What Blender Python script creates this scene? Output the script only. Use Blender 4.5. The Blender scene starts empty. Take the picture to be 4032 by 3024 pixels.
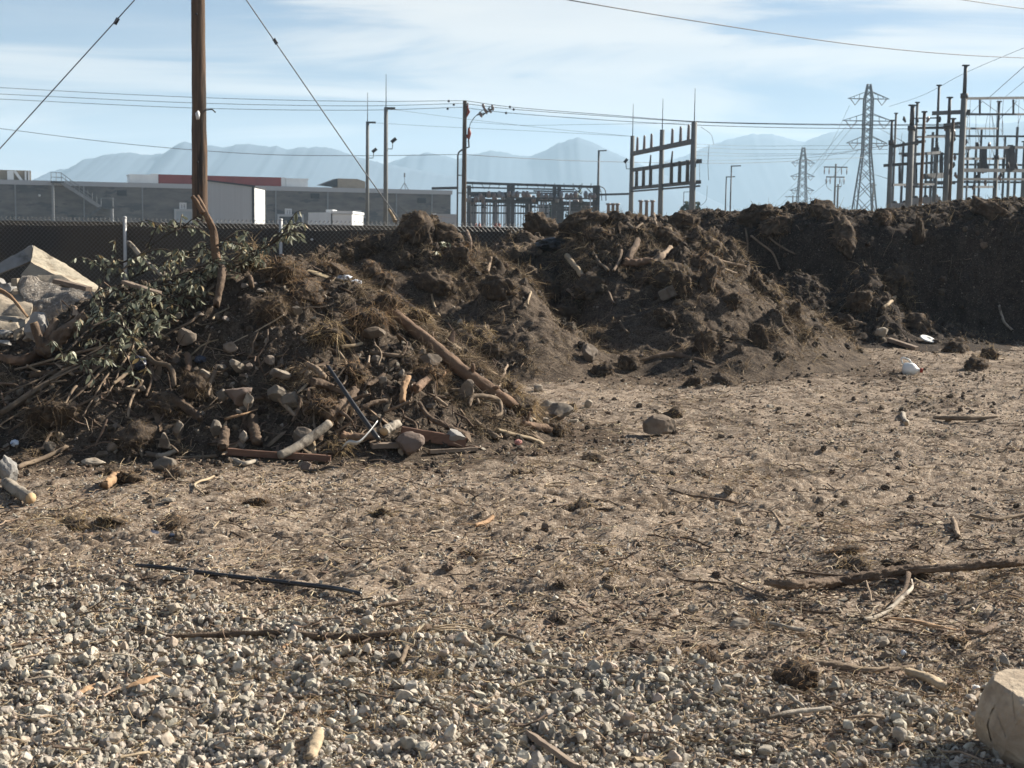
import bpy, math, random
import numpy as np
from mathutils import Vector, Matrix
rng = np.random.default_rng(7); random.seed(7)
S = bpy.context.scene; COL = S.collection
PI = math.pi

# ---------------------------------------------------------------- camera
F = 5590.0; PITCH = math.atan(592 / F); ROLL = 0.0138; CZ = 1.6
_f = np.array([0, math.cos(PITCH), -math.sin(PITCH)])
_r0 = np.array([1.0, 0, 0]); _u0 = np.array([0, math.sin(PITCH), math.cos(PITCH)])
_r = math.cos(ROLL) * _r0 + math.sin(ROLL) * _u0
_u = -math.sin(ROLL) * _r0 + math.cos(ROLL) * _u0
CAM = np.array([0, 0, CZ])
def ray(px, py):
    return _f + _r * ((px - 2016) / F) - _u * ((py - 1512) / F)
def P(px, py, Y):
    """point on the sight line of a photo pixel at distance Y ahead"""
    d = ray(px, py)
    return CAM + d * (Y / d[1])
def proj(X, Y, Z):
    v = np.stack([X, Y, Z - CZ], -1)
    w = v @ _f
    return 2016 + F * (v @ _r) / w, 1512 - F * (v @ _u) / w

# ---------------------------------------------------------------- noise
_perm = np.random.default_rng(3).permutation(256).astype(np.int64); _perm = np.concatenate([_perm, _perm, _perm])
_g = np.random.default_rng(4).normal(size=(256, 3)); _g /= np.linalg.norm(_g, axis=1)[:, None]
def perlin(x, y, z=0.0):
    x, y, z = np.broadcast_arrays(np.asarray(x, float), np.asarray(y, float), np.asarray(z, float))
    xi = np.floor(x).astype(np.int64); yi = np.floor(y).astype(np.int64); zi = np.floor(z).astype(np.int64)
    xf = x - xi; yf = y - yi; zf = z - zi
    xi &= 255; yi &= 255; zi &= 255
    u = xf * xf * xf * (xf * (xf * 6 - 15) + 10); v = yf * yf * yf * (yf * (yf * 6 - 15) + 10); w = zf * zf * zf * (zf * (zf * 6 - 15) + 10)
    out = 0
    for a in (0, 1):
        for b in (0, 1):
            for c in (0, 1):
                h = _perm[_perm[_perm[xi + a] + yi + b] + zi + c]
                gr = _g[h]
                d = gr[..., 0] * (xf - a) + gr[..., 1] * (yf - b) + gr[..., 2] * (zf - c)
                out = out + d * (u if a else 1 - u) * (v if b else 1 - v) * (w if c else 1 - w)
    return out * 1.6
def fbm(x, y, z=0.0, o=4, g=0.5, l=2.03):
    s = 0; a = 1.0
    for i in range(o):
        s = s + a * perlin(x, y, np.asarray(z) + i * 17.3); x = x * l; y = y * l; z = np.asarray(z) * l; a *= g
    return s
def billow(x, y, z=0.0, o=3, g=0.5):
    s = 0; a = 1.0
    for i in range(o):
        s = s + a * (1 - np.abs(perlin(x, y, np.asarray(z) + i * 11.7)) * 2); x = x * 2.1; y = y * 2.1; a *= g
    return s
def sstep(a, b, x):
    t = np.clip((x - a) / (b - a), 0, 1); return t * t * (3 - 2 * t)

# ---------------------------------------------------------------- mesh building
def mesh_np(name, parts, smooth=True, col=None):
    """parts: list of (V (n,3), F list/array with 3 or 4 columns). col: per-vertex RGB array or None"""
    Vs = []; li = []; ls = []; off = 0
    for V, Fc in parts:
        V = np.asarray(V, float).reshape(-1, 3); Vs.append(V)
        blocks = [Fc] if isinstance(Fc, np.ndarray) else None
        if blocks is None:
            by = {}
            for f in Fc: by.setdefault(len(f), []).append(f)
            blocks = [np.array(b, dtype=np.int64) for b in by.values()]
        for b in blocks:
            li.append((b + off).ravel()); ls.append(np.full(len(b), b.shape[1], dtype=np.int64))
        off += len(V)
    V = np.concatenate(Vs); L = np.concatenate(li); N = np.concatenate(ls)
    m = bpy.data.meshes.new(name)
    m.vertices.add(len(V)); m.vertices.foreach_set('co', V.astype(np.float32).ravel())
    m.loops.add(len(L)); m.loops.foreach_set('vertex_index', L.astype(np.int32))
    m.polygons.add(len(N)); m.polygons.foreach_set('loop_start', np.concatenate([[0], np.cumsum(N)[:-1]]).astype(np.int32))
    m.update(calc_edges=True); m.validate()
    if smooth is not None: m.polygons.foreach_set('use_smooth', np.full(len(m.polygons), bool(smooth)))
    if smooth is not True and smooth: m.set_sharp_from_angle(angle=math.radians(smooth))
    if col is not None:
        a = m.color_attributes.new('Col', 'FLOAT_COLOR', 'POINT')
        a.data.foreach_set('color', np.concatenate([col, np.ones((len(col), 1))], 1).astype(np.float32).ravel())
    return m
def link(name, mesh, mat, parent=None, loc=None):
    o = bpy.data.objects.new(name, mesh); COL.objects.link(o)
    if mat is not None: mesh.materials.append(mat)
    if loc is not None: o.location = loc
    if parent is not None: o.parent = parent
    return o
def tag(o, label=None, cat=None, group=None, kind=None):
    if label: o['label'] = label
    if cat: o['category'] = cat
    if group: o['group'] = group
    if kind: o['kind'] = kind
    return o
def thing(name, parts, mat, label, cat, group=None, base=None, smooth=True, col=None):
    """one mesh as a top-level thing; vertices come in world space, origin goes to the base"""
    V = np.concatenate([np.asarray(p[0]).reshape(-1, 3) for p in parts])
    if base is None: base = np.array([V[:, 0].mean(), V[:, 1].mean(), V[:, 2].min()])
    base = np.asarray(base, float)
    o = link(name, mesh_np(name, [(np.asarray(p[0]).reshape(-1, 3) - base, p[1]) for p in parts], smooth, col), mat, loc=base)
    return tag(o, label, cat, group)
def empty(name, loc, label, cat, group=None):
    o = bpy.data.objects.new(name, None); COL.objects.link(o); o.location = loc; o.empty_display_size = .2
    return tag(o, label, cat, group)
def part(name, parts, mat, parent, smooth=True, label=None, col=None):
    """child mesh; vertices in world space. parent must be unrotated"""
    b = np.array(parent.location, float); q = parent.parent
    while q is not None: b = b + np.array(q.location, float); q = q.parent
    o = link(name, mesh_np(name, [(np.asarray(p[0]).reshape(-1, 3) - b, p[1]) for p in parts], smooth, col), mat, parent)
    if label: o['label'] = label
    return o
_BF = np.array([[0, 3, 2, 1], [4, 5, 6, 7], [0, 1, 5, 4], [1, 2, 6, 5], [2, 3, 7, 6], [3, 0, 4, 7]])
def box(x0, x1, y0, y1, z0, z1):
    return np.array([[x0, y0, z0], [x1, y0, z0], [x1, y1, z0], [x0, y1, z0], [x0, y0, z1], [x1, y0, z1], [x1, y1, z1], [x0, y1, z1]], float), _BF
def nrm(v): v = np.asarray(v, float); return v / (np.linalg.norm(v) + 1e-12)
def beam(p0, p1, w, h, up=(0, 0, 1)):
    """bar from p0 to p1, w across, h along up"""
    p0 = np.asarray(p0, float); p1 = np.asarray(p1, float); d = nrm(p1 - p0); up = np.asarray(up, float)
    if abs(d @ up) > .98: up = np.array([0, 1.0, 0])
    s = nrm(np.cross(d, up)); t = np.cross(s, d)
    V = [];
    for p in (p0, p1):
        for a, b in ((-1, -1), (1, -1), (1, 1), (-1, 1)): V.append(p + s * a * w / 2 + t * b * h / 2)
    return np.array(V), np.array([[3, 2, 1, 0], [4, 5, 6, 7], [0, 1, 5, 4], [1, 2, 6, 5], [2, 3, 7, 6], [3, 0, 4, 7]])
def spline(pts, n):
    pts = np.asarray(pts, float)
    if len(pts) == 2: return pts[0] + (pts[1] - pts[0]) * np.linspace(0, 1, n)[:, None]
    t = np.concatenate([[0], np.cumsum(np.linalg.norm(np.diff(pts, axis=0), axis=1) ** .5)]); t /= t[-1]
    ext = np.vstack([2 * pts[0] - pts[1], pts, 2 * pts[-1] - pts[-2]]); te = np.concatenate([[-t[1]], t, [2 - t[-2]]])
    u = np.linspace(0, 1, n); out = []
    for x in u:
        i = min(max(np.searchsorted(te, x, side='right') - 1, 1), len(te) - 3)
        a, b = te[i], te[i + 1]; s = (x - a) / (b - a)
        m0 = (ext[i + 1] - ext[i - 1]) / (te[i + 1] - te[i - 1]) * (b - a); m1 = (ext[i + 2] - ext[i]) / (te[i + 2] - te[i]) * (b - a)
        out.append((2 * s**3 - 3 * s**2 + 1) * ext[i] + (s**3 - 2 * s**2 + s) * m0 + (-2 * s**3 + 3 * s**2) * ext[i + 1] + (s**3 - s**2) * m1)
    return np.array(out)
def tube(pts, rad, n=8, rough=0.0, seed=0, caps=True, flat=1.0, jag=0.0):
    pts = np.asarray(pts, float); m = len(pts); rad = np.broadcast_to(np.asarray(rad, float), (m,))
    T = np.gradient(pts, axis=0); T /= np.linalg.norm(T, axis=1)[:, None] + 1e-12
    ref = np.array([0, 0, 1.0]) if abs(T[0][2]) < .9 else np.array([1.0, 0, 0])
    a = nrm(np.cross(T[0], ref)); V = []
    for i in range(m):
        a = nrm(a - T[i] * (a @ T[i])); b = np.cross(T[i], a)
        th = np.arange(n) * 2 * PI / n
        r = rad[i]
        if rough:
            r = r * (1 + rough * perlin(np.cos(th) * 1.6 + seed * 3.1, np.sin(th) * 1.6 + i * .01, i * .45 + seed * 7.7) + rough * .6 * perlin(np.cos(th) * 4 + seed, np.sin(th) * 4, i * .35) + rough * .35 * perlin(np.cos(th) * 8 + seed, np.sin(th) * 8, i * 1.3))
        ring = pts[i] + (np.cos(th) * r)[:, None] * a + (np.sin(th) * r * flat)[:, None] * b
        if jag and i in (0, m - 1): ring = ring + T[i] * (rad[i] * jag * perlin(np.cos(th) * 2.5 + seed, np.sin(th) * 2.5, i + .5))[:, None]
        V.append(ring)
    V = np.concatenate(V); i, j = np.meshgrid(np.arange(m - 1), np.arange(n), indexing='ij'); i = i.ravel(); j = j.ravel(); k = (j + 1) % n
    Fq = np.stack([i * n + j, i * n + k, (i + 1) * n + k, (i + 1) * n + j], 1)[:, ::-1]
    Fl = [list(q) for q in Fq]
    if caps: Fl += [list(range(n)), list(range((m - 1) * n, m * n))[::-1]]
    return V, Fl
def disc_cap(p, d, r, n=12, th=.004):
    """thin sawn end face set proud of a log's end"""
    d = nrm(d); p = np.asarray(p, float)
    return tube([p, p + d * th], [r, r], n)
_ico = {}
def ico(sub):
    if sub in _ico: return _ico[sub]
    import bmesh
    bm = bmesh.new(); bmesh.ops.create_icosphere(bm, subdivisions=sub, radius=1)
    V = np.array([v.co for v in bm.verts]); Fc = np.array([[v.index for v in f.verts] for f in bm.faces]); bm.free()
    _ico[sub] = (V, Fc); return _ico[sub]
def rock(size, seed, sub=3, cuts=9, dmin=.55, dmax=.92, rough=.05, rot=None, detail=2.2):
    """faceted stone: a ball cut by random planes, then roughened"""
    r = np.random.default_rng(seed); V, Fc = ico(sub); V = V.copy()
    for _ in range(cuts):
        n = nrm(r.normal(size=3)); d = r.uniform(dmin, dmax); s = V @ n - d
        V = V - np.where(s > 0, s, 0)[:, None] * n * .93
    V = V / np.abs(V).max(0)
    nv = nrm_rows(V)
    V = V + nv * (rough * fbm(V[:, 0] * detail + seed, V[:, 1] * detail, V[:, 2] * detail + seed * 1.7, o=4))[:, None]
    V = V * (np.asarray(size) / 2)
    R = rotm(*(r.uniform(-.25, .25, 2)), r.uniform(0, 6.28)) if rot is None else rotm(*rot)
    return V @ R.T, Fc
def nrm_rows(V): return V / (np.linalg.norm(V, axis=1)[:, None] + 1e-12)
def rotm(rx, ry, rz):
    return np.array(Matrix.Rotation(rz, 3, 'Z') @ Matrix.Rotation(ry, 3, 'Y') @ Matrix.Rotation(rx, 3, 'X'))
def grid_faces(nr, nc):
    i, j = np.meshgrid(np.arange(nr - 1), np.arange(nc - 1), indexing='ij'); a = (i * nc + j).ravel()
    return np.stack([a, a + 1, a + nc + 1, a + nc], 1)

# ---------------------------------------------------------------- materials
def M(name, c1, c2=None, scale=6, rough=.9, bump=0.0, bscale=40, stretch=(1, 1, 1), c3=None, s3=1.5, spec=.2, detail=6, metallic=0, obj_rand=0.0, colattr=None, fac=(.35, .65), dist=.01, f3=(.5, .62), translucent=0, bump2=0, b2scale=8):
    m = bpy.data.materials.new(name); m.use_nodes = True; nt = m.node_tree; N = nt.nodes; Lk = nt.links
    b = N['Principled BSDF']; b.inputs['Roughness'].default_value = rough; b.inputs['Specular IOR Level'].default_value = spec; b.inputs['Metallic'].default_value = metallic
    tc = N.new('ShaderNodeTexCoord'); mp = N.new('ShaderNodeMapping'); mp.inputs['Scale'].default_value = stretch
    Lk.new(tc.outputs['Object'], mp.inputs['Vector'])
    oi = N.new('ShaderNodeObjectInfo'); ad = N.new('ShaderNodeVectorMath'); ad.operation = 'ADD'
    sc = N.new('ShaderNodeMath'); sc.operation = 'MULTIPLY'; sc.inputs[1].default_value = 37.0; Lk.new(oi.outputs['Random'], sc.inputs[0])
    Lk.new(mp.outputs[0], ad.inputs[0]); Lk.new(sc.outputs[0], ad.inputs[1]); vec = ad.outputs[0]
    def noise(s, d=detail):
        n = N.new('ShaderNodeTexNoise'); n.inputs['Scale'].default_value = s; n.inputs['Detail'].default_value = d; n.inputs['Roughness'].default_value = .62
        Lk.new(vec, n.inputs['Vector']); return n.outputs['Fac']
    def ramp(src, a, bb):
        r = N.new('ShaderNodeMapRange'); r.inputs['From Min'].default_value = a; r.inputs['From Max'].default_value = bb; Lk.new(src, r.inputs['Value']); return r.outputs[0]
    def mix(f, A, B, mode='MIX'):
        x = N.new('ShaderNodeMix'); x.data_type = 'RGBA'; x.blend_type = mode
        if isinstance(f, float): x.inputs['Factor'].default_value = f
        else: Lk.new(f, x.inputs['Factor'])
        for v, k in ((A, 'A'), (B, 'B')):
            s = [q for q in x.inputs if q.name == k and q.type == 'RGBA'][0]
            if isinstance(v, tuple): s.default_value = (*v, 1)
            else: Lk.new(v, s)
        return [q for q in x.outputs if q.type == 'RGBA'][0]
    col = None
    if c2 is not None: col = mix(ramp(noise(scale), *fac), c1, c2)
    if c3 is not None: col = mix(ramp(noise(s3, 4), *f3), col if col is not None else c1, c3)
    if colattr:
        a = N.new('ShaderNodeAttribute'); a.attribute_name = 'Col'; a.attribute_type = colattr
        base = col if col is not None else c1
        col = mix(1.0, base, a.outputs['Color'], 'MULTIPLY')
    if obj_rand:
        r = N.new('ShaderNodeMapRange'); r.inputs['To Min'].default_value = 1 - obj_rand; r.inputs['To Max'].default_value = 1 + obj_rand; Lk.new(oi.outputs['Random'], r.inputs['Value'])
        hs = N.new('ShaderNodeHueSaturation'); Lk.new(r.outputs[0], hs.inputs['Value'])
        if col is None: hs.inputs['Color'].default_value = (*c1, 1)
        else: Lk.new(col, hs.inputs['Color'])
        col = hs.outputs[0]
    if col is None: b.inputs['Base Color'].default_value = (*c1, 1)
    else: Lk.new(col, b.inputs['Base Color'])
    last = None
    for bb, bs, dd in ((bump2, b2scale, dist * 4), (bump, bscale, dist)):
        if bb:
            bp = N.new('ShaderNodeBump'); bp.inputs['Strength'].default_value = bb; bp.inputs['Distance'].default_value = dd
            Lk.new(noise(bs, 5), bp.inputs['Height'])
            if last is not None: Lk.new(last, bp.inputs['Normal'])
            last = bp.outputs[0]
    if last is not None: Lk.new(last, b.inputs['Normal'])
    if translucent:
        t = N.new('ShaderNodeBsdfTranslucent'); ms = N.new('ShaderNodeMixShader'); ms.inputs[0].default_value = translucent
        if col is None: t.inputs['Color'].default_value = (*c1, 1)
        else: Lk.new(col, t.inputs['Color'])
        Lk.new(b.outputs[0], ms.inputs[1]); Lk.new(t.outputs[0], ms.inputs[2]); Lk.new(ms.outputs[0], N['Material Output'].inputs['Surface'])
    return m
# ---------------------------------------------------------------- heights of the ground and the piles
def Gp(px, py):
    d = ray(px, py); t = -CZ / d[2]; return CAM + d * t
def seg_track(X, Y, p0, p1, half, pitch, depth):
    d = np.array([p1[0] - p0[0], p1[1] - p0[1]]); L = np.hypot(*d); d = d / L
    s = (X - p0[0]) * d[0] + (Y - p0[1]) * d[1]; c = -(X - p0[0]) * d[1] + (Y - p0[1]) * d[0]
    m = (1 - sstep(half * .8, half, np.abs(c))) * sstep(0, .5, s) * (1 - sstep(L - .5, L, s)) * (.55 + .45 * sstep(-.2, .2, perlin(s * .9, c * 3, 4.1)))
    lug = np.sin(2 * PI * (s + np.abs(c) * .7) / pitch); row = np.cos(2 * PI * c / (half * .58))
    return m * depth * (-.45 + .95 * sstep(-.4, .4, row) * (.72 + .28 * sstep(-.3, .5, lug)))
def track_mask(X, Y):
    o = 0
    for p0, p1, half in _tr:
        d = np.array([p1[0] - p0[0], p1[1] - p0[1]]); L = np.hypot(*d); d = d / L; s = (X - p0[0]) * d[0] + (Y - p0[1]) * d[1]; c = -(X - p0[0]) * d[1] + (Y - p0[1]) * d[0]
        o = np.maximum(o, (np.abs(c) < half * 1.05) * (s > 0) * (s < L))
    return o
_tr = []
for a, b, h in (((2300, 2010), (4250, 1775), .17), ((2450, 2075), (4250, 1850), .17), ((-300, 2165), (2500, 2085), .15), ((-300, 2300), (1900, 2270), .14), ((700, 1985), (3000, 1930), .17), ((1400, 2345), (2900, 2270), .15), ((1000, 2070), (2700, 2010), .15), ((2500, 1830), (4200, 1720), .2)):
    A = Gp(*a); B = Gp(*b); _tr.append(((A[0], A[1]), (B[0], B[1]), h))
def hG(X, Y, fine=True):
    far = sstep(26, 60, Y)
    z = .035 * perlin(X * .35, Y * .35, 1.1) + .045 * np.maximum(0, fbm(X * 1.1 + 5, Y * 1.5, 12.2, o=2)) * (1 - sstep(6.5, 9, Y)) + .030 * fbm(X * 1.3, Y * 1.3, 2.2, o=3)
    if fine:
        near = 1 - sstep(24, 40, Y)
        z = z + near * ((.020) * fbm(X * 5, Y * 5, 3.3, o=2) + .013 * np.maximum(perlin(X * 14, Y * 14, 5.5), -.2) + .005 * np.abs(perlin(X * 29, Y * 29, 6.5)))
        for a, b, h in _tr: z = z + near * seg_track(X, Y, a, b, h, .10, .044)
    return z * (1 - .5 * far)
def skirt(h, s=.085): return s * np.logaddexp(0, h / s) - .032
def cone(X, Y, cx, cy, H, rl, rr, rf, rb, e=.16):
    dx = (X - cx) / np.where(X < cx, rl, rr); dy = (Y - cy) / np.where(Y < cy, rf, rb)
    d = np.sqrt(dx * dx + dy * dy); return H * (1 - (np.sqrt(d * d + e * e) - e) / (math.sqrt(1 + e * e) - e))
def smax(k, *hs):
    m = np.maximum.reduce(hs); return m + np.log(sum(np.exp(k * (h - m)) for h in hs)) / k
def hF(X, Y):
    h = smax(9, cone(X, Y, -1.95, 11.7, 1.36, 3.6, 2.35, 2.0, 2.2), cone(X, Y, -1.45, 11.5, 1.16, 2, 1.75, 1.75, 2), cone(X, Y, -2.75, 11.5, 1.13, 2.6, 2.2, 1.75, 2), cone(X, Y, -3.75, 11.1, .72, 3, 2.0, 1.55, 2.2))
    h = skirt(h); a = sstep(-.0, .45, h)
    return h + a * (.11 * fbm(X * 1.5, Y * 1.5, 10.2, o=2) + .055 * billow(X * 4.2, Y * 4.2, 8.1, o=2) - .05 + .022 * fbm(X * 13, Y * 13, 9.1, o=3)) - (1 - a) * .03
def clod_mask(X, Y, h): return sstep(-.05, .4, fbm(X * .75, Y * .75, 31., o=2) + (h - .95) * .55)
def hM(X, Y):
    h = smax(8, cone(X, Y, -1.36, 19.4, 1.66, 3.6, 2.6, 2.8, 2.4, e=.3), cone(X, Y, .15, 21.4, 1.52, 2.6, 3.0, 3.0, 3, e=.3), cone(X, Y, -.05, 17.3, 1.05, 1.6, 1.5, 2.3, 2.5), cone(X, Y, 1.0, 20.9, 1.72, 2.2, 3, 3.2, 3), cone(X, Y, 1.9, 20.6, 1.78, 3, 3.2, 4.3, 3, e=.22), cone(X, Y, 2.4, 18.5, 1.2, 2.2, 1.85, 2.5, 2.8, e=.2), cone(X, Y, 2.8, 19.6, 1.0, 2.2, 1.35, 2.3, 2.6, e=.2))
    h = h - .40 * np.exp(-(((X - .66) / .30) ** 2 + ((Y - 18.0) / 1.0) ** 2)) - .25 * np.exp(-(((X - .4) / .3) ** 2 + ((Y - 19.1) / .7) ** 2))
    h = skirt(h); a = sstep(.0, .5, h)
    mk = clod_mask(X, Y, h)
    return h + a * (.16 * fbm(X * 1.2, Y * 1.2, 30.2, o=2) + (.05 + .11 * mk) * billow(X * 2.7, Y * 2.7, 28.1, o=3) - .08 + (.4 + .6 * mk) * .04 * fbm(X * 9, Y * 9, 29.1, o=3)) - (1 - a) * .04
_rx = [P(px, py, 23.9) for px, py in ((2500, 850), (2749, 846), (2840, 820), (2961, 836), (3040, 832), (3216, 803), (3374, 828), (3508, 839), (3630, 829), (3751, 811), (3873, 798), (4025, 787), (4300, 775), (4800, 760))]
_rX = np.array([p[0] for p in _rx]); _rZ = np.array([p[2] for p in _rx])
def hR(X, Y):
    T = np.interp(X, _rX, _rZ) * (1 - sstep(14, 17, X))
    Yb = 22.75 + .25 * perlin(X * .5, 3.3, 1.0) - .12 * (X - 5) + 1.0 * sstep(5.2, 3, X) + .10 * perlin(X * 1.7, Y * 1.3, 6.0) + .05 * fbm(X * 4, Y * 4, 7.0, o=2)
    s = (Y - Yb) / .95
    prof = .80 * sstep(-.05, .95, s) + .14 * sstep(.3, 1.5, s) + .06 * sstep(1.0, 3.0, s)
    h = T * prof * (1 - sstep(3.2, 6.0, Y - Yb)) - .04
    t1 = cone(X, Y, 5.5, 22.2, 1.12, 1.0, .75, 1.2, 1.5, e=.12); t2 = cone(X, Y, 4.5, 22.3, 1.0, 1.7, 1.1, 1.5, 1.5); t3 = cone(X, Y, 6.5, 22.3, .28, 1.3, 1.2, 1.1, 1.5); t4 = cone(X, Y, 4.4, 21.3, .16, 1.3, 1.6, .5, .9)
    tt = smax(9, t1, t2, t3, t4, np.full_like(h, -.1)); a = sstep(0, .3, tt); bump = a * (.10 * billow(X * 3.1, Y * 3.1, 41.0, o=3) - .06 + .04 * fbm(X * 8, Y * 8, 44., o=2))
    b = sstep(.1, .5, h)
    crown = sstep(.8, 1.4, s)
    h = h + b * (.035 * fbm(X * 3.5, Y * 3.5, 50.1, o=4) + crown * (.10 * billow(X * 2.6, Y * 2.6, 51., o=3) - .05) + .05 * np.maximum(0, billow(X * 2.1, Y * 2.1, 52., o=2) - .6) * (1 - sstep(.2, 1.1, s)))
    return np.maximum(h, tt + bump)
def hL(X, Y):
    h = smax(8, cone(X, Y, -5.3, 14.8, .75, 3, 1.4, 1.6, 3), cone(X, Y, -4.6, 13.6, .35, 2, 1.2, 1.1, 2))
    a = sstep(-.1, .3, h)
    return h + a * (.10 * fbm(X * 1.9, Y * 1.9, 60., o=3) + .05 * billow(X * 5, Y * 5, 61., o=2) - .03) - (1 - a) * .03
def hAll(X, Y): return np.maximum.reduce([hG(X, Y, False), hF(X, Y), hM(X, Y), hR(X, Y), hL(X, Y)])
def hit(px, py, y0=3.3, y1=34.0):
    """where the sight line of a photo pixel meets the ground or a pile"""
    Ys = np.linspace(y0, y1, 2600); d = ray(px, py); Q = CAM + d * (Ys / d[1])[:, None]
    k = np.argmax(Q[:, 2] < hAll(Q[:, 0], Q[:, 1]))
    if k == 0: return P(px, py, 23.0)
    A, B = Ys[k - 1], Ys[k]
    Y2 = np.linspace(A, B, 12); Q = CAM + d * (Y2 / d[1])[:, None]; k = np.argmax(Q[:, 2] < hAll(Q[:, 0], Q[:, 1]))
    q = Q[k].copy(); q[2] = float(hAll(q[0:1], q[1:2])[0]); return q
def hz(x, y): return float(hAll(np.array([x]), np.array([y]))[0])

# gravel density over the ground (0..1): the near left is covered, thinning to the right and back
_gx = [-600, 0, 500, 900, 1300, 1700, 2100, 2500, 2900, 3300, 3700, 4300]; _gy = [2240, 2250, 2260, 2330, 2390, 2420, 2500, 2580, 2640, 2680, 2640, 2560]
def gravel(X, Y):
    px, py = proj(X, Y, np.zeros_like(X)); yb = np.interp(px, _gx, _gy)
    n = fbm(X * 1.6, Y * 1.6, 70., o=3)
    d = sstep(-70, 150, py - yb + n * 95)
    hole = sstep(2500, 3300, px + n * 500) * (.42 + .3 * sstep(-.25, .25, fbm(X * 2.3, Y * 2.3, 71., o=2)))
    return d * (1 - hole)

# ---------------------------------------------------------------- soil materials
def soil(name, dark, mid, pale, gravelly=0.0, bump=.8, streak=False, fscale=60, spill=None):
    m = bpy.data.materials.new(name); m.use_nodes = True; nt = m.node_tree; N = nt.nodes; Lk = nt.links; b = N['Principled BSDF']
    b.inputs['Roughness'].default_value = .95; b.inputs['Specular IOR Level'].default_value = .08
    tc = N.new('ShaderNodeTexCoord'); vec = tc.outputs['Object']
    def noise(s, d=6, r=.6):
        n = N.new('ShaderNodeTexNoise'); n.inputs['Scale'].default_value = s; n.inputs['Detail'].default_value = d; n.inputs['Roughness'].default_value = r; Lk.new(vec, n.inputs['Vector']); return n.outputs['Fac']
    def rmp(src, a, c):
        r = N.new('ShaderNodeMapRange'); r.inputs['From Min'].default_value = a; r.inputs['From Max'].default_value = c; Lk.new(src, r.inputs['Value']); return r.outputs[0]
    def mix(f, A, B):
        x = N.new('ShaderNodeMix'); x.data_type = 'RGBA'
        if isinstance(f, float): x.inputs[0].default_value = f
        else: Lk.new(f, x.inputs[0])
        for v, k in ((A, 6), (B, 7)):
            if isinstance(v, tuple): x.inputs[k].default_value = (*v, 1)
            else: Lk.new(v, x.inputs[k])
        return x.outputs[2]
    c = mix(rmp(noise(1.1, 8, .65), .38, .62), dark, mid)
    c = mix(rmp(noise(7, 8, .7), .42, .66), c, pale)
    fine = noise(fscale, 6, .7)
    dk = tuple(v * .55 for v in dark)
    c = mix(rmp(fine, .52, .36), c, dk)
    v = N.new('ShaderNodeTexVoronoi'); v.inputs['Scale'].default_value = 75; Lk.new(vec, v.inputs['Vector'])
    sel = N.new('ShaderNodeSeparateColor'); Lk.new(v.outputs['Color'], sel.inputs[0])
    pk = N.new('ShaderNodeMath'); pk.operation = 'LESS_THAN'; pk.inputs[1].default_value = .10 + .25 * gravelly; Lk.new(sel.outputs[0], pk.inputs[0])
    ds = N.new('ShaderNodeMath'); ds.operation = 'LESS_THAN'; ds.inputs[1].default_value = .42; Lk.new(v.outputs['Distance'], ds.inputs[0])
    pm = N.new('ShaderNodeMath'); pm.operation = 'MULTIPLY'; Lk.new(pk.outputs[0], pm.inputs[0]); Lk.new(ds.outputs[0], pm.inputs[1])
    stone = mix(sel.outputs[1], tuple(v_ * 1.1 for v_ in pale), (.40, .36, .30) if gravelly > .5 else (.19, .16, .13))
    c = mix(pm.outputs[0], c, stone)
    if spill:   # dark soil spilled from the piles and carried over the yard by the loader
        at = N.new('ShaderNodeAttribute'); at.attribute_name = 'Spill'; sm = N.new('ShaderNodeMath'); sm.operation = 'ADD'; Lk.new(at.outputs['Fac'], sm.inputs[0])
        Lk.new(rmp(noise(9, 8, .75), .38, .62), sm.inputs[1]); c = mix(rmp(sm.outputs[0], .55, 1.25), c, spill)
    Lk.new(c, b.inputs['Base Color'])
    b1 = N.new('ShaderNodeBump'); b1.inputs['Strength'].default_value = bump; b1.inputs['Distance'].default_value = .02; Lk.new(noise(28, 6, .65), b1.inputs['Height'])
    b2 = N.new('ShaderNodeBump'); b2.inputs['Strength'].default_value = bump; b2.inputs['Distance'].default_value = .006; Lk.new(fine, b2.inputs['Height']); Lk.new(b1.outputs[0], b2.inputs['Normal'])
    Lk.new(b2.outputs[0], b.inputs['Normal'])
    return m
mGround = soil('ground_dirt', (.140, .107, .080), (.240, .188, .142), (.330, .266, .203), gravelly=1.0, bump=.6, spill=(.082, .061, .044))
mPile = soil('pile_soil', (.042, .033, .026), (.074, .057, .042), (.122, .096, .072), gravelly=.2)
mMound = soil('mound_soil', (.035, .027, .021), (.074, .056, .042), (.135, .105, .077), gravelly=.1, fscale=45)
mBank = soil('bank_soil', (.030, .024, .020), (.044, .035, .029), (.068, .054, .043), gravelly=.2, fscale=45)
mRubSoil = soil('rubble_soil', (.13, .10, .075), (.20, .16, .12), (.28, .24, .18), gravelly=.8)

# ---------------------------------------------------------------- terrain meshes
rows = [3.35]
while rows[-1] < 25: rows.append(rows[-1] * 1.0023)
rows = np.array(rows); nfan = 560
u = np.linspace(-1, 1, nfan)
side = np.array([1.3, 2, 4, 12, 50, 250, 1200, 4500])
def ground_rows(Ys):
    hw = (.44 * Ys + 1.4)[:, None]
    xin = u[None] * hw
    xl = -hw - side[::-1][None]; xr = hw + side[None]
    return np.concatenate([xl, xin, xr], 1)
back = np.array([-3000, -600, -120, -30, -8, 0, 2, 3.0]); fwd = np.concatenate([np.linspace(25.4, 34, 24), [38, 45, 60, 90, 140, 240, 420, 800, 1500, 3000, 4600]])
Yall = np.concatenate([back, rows, fwd])
Xg = ground_rows(np.clip(Yall, 3.35, 60)); Yg = np.broadcast_to(Yall[:, None], Xg.shape)
inner = (np.abs(Xg) < 40) & (Yg > 2) & (Yg < 60)
Zg = np.zeros_like(Xg); Zg[inner] = hG(Xg[inner], Yg[inner])
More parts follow.
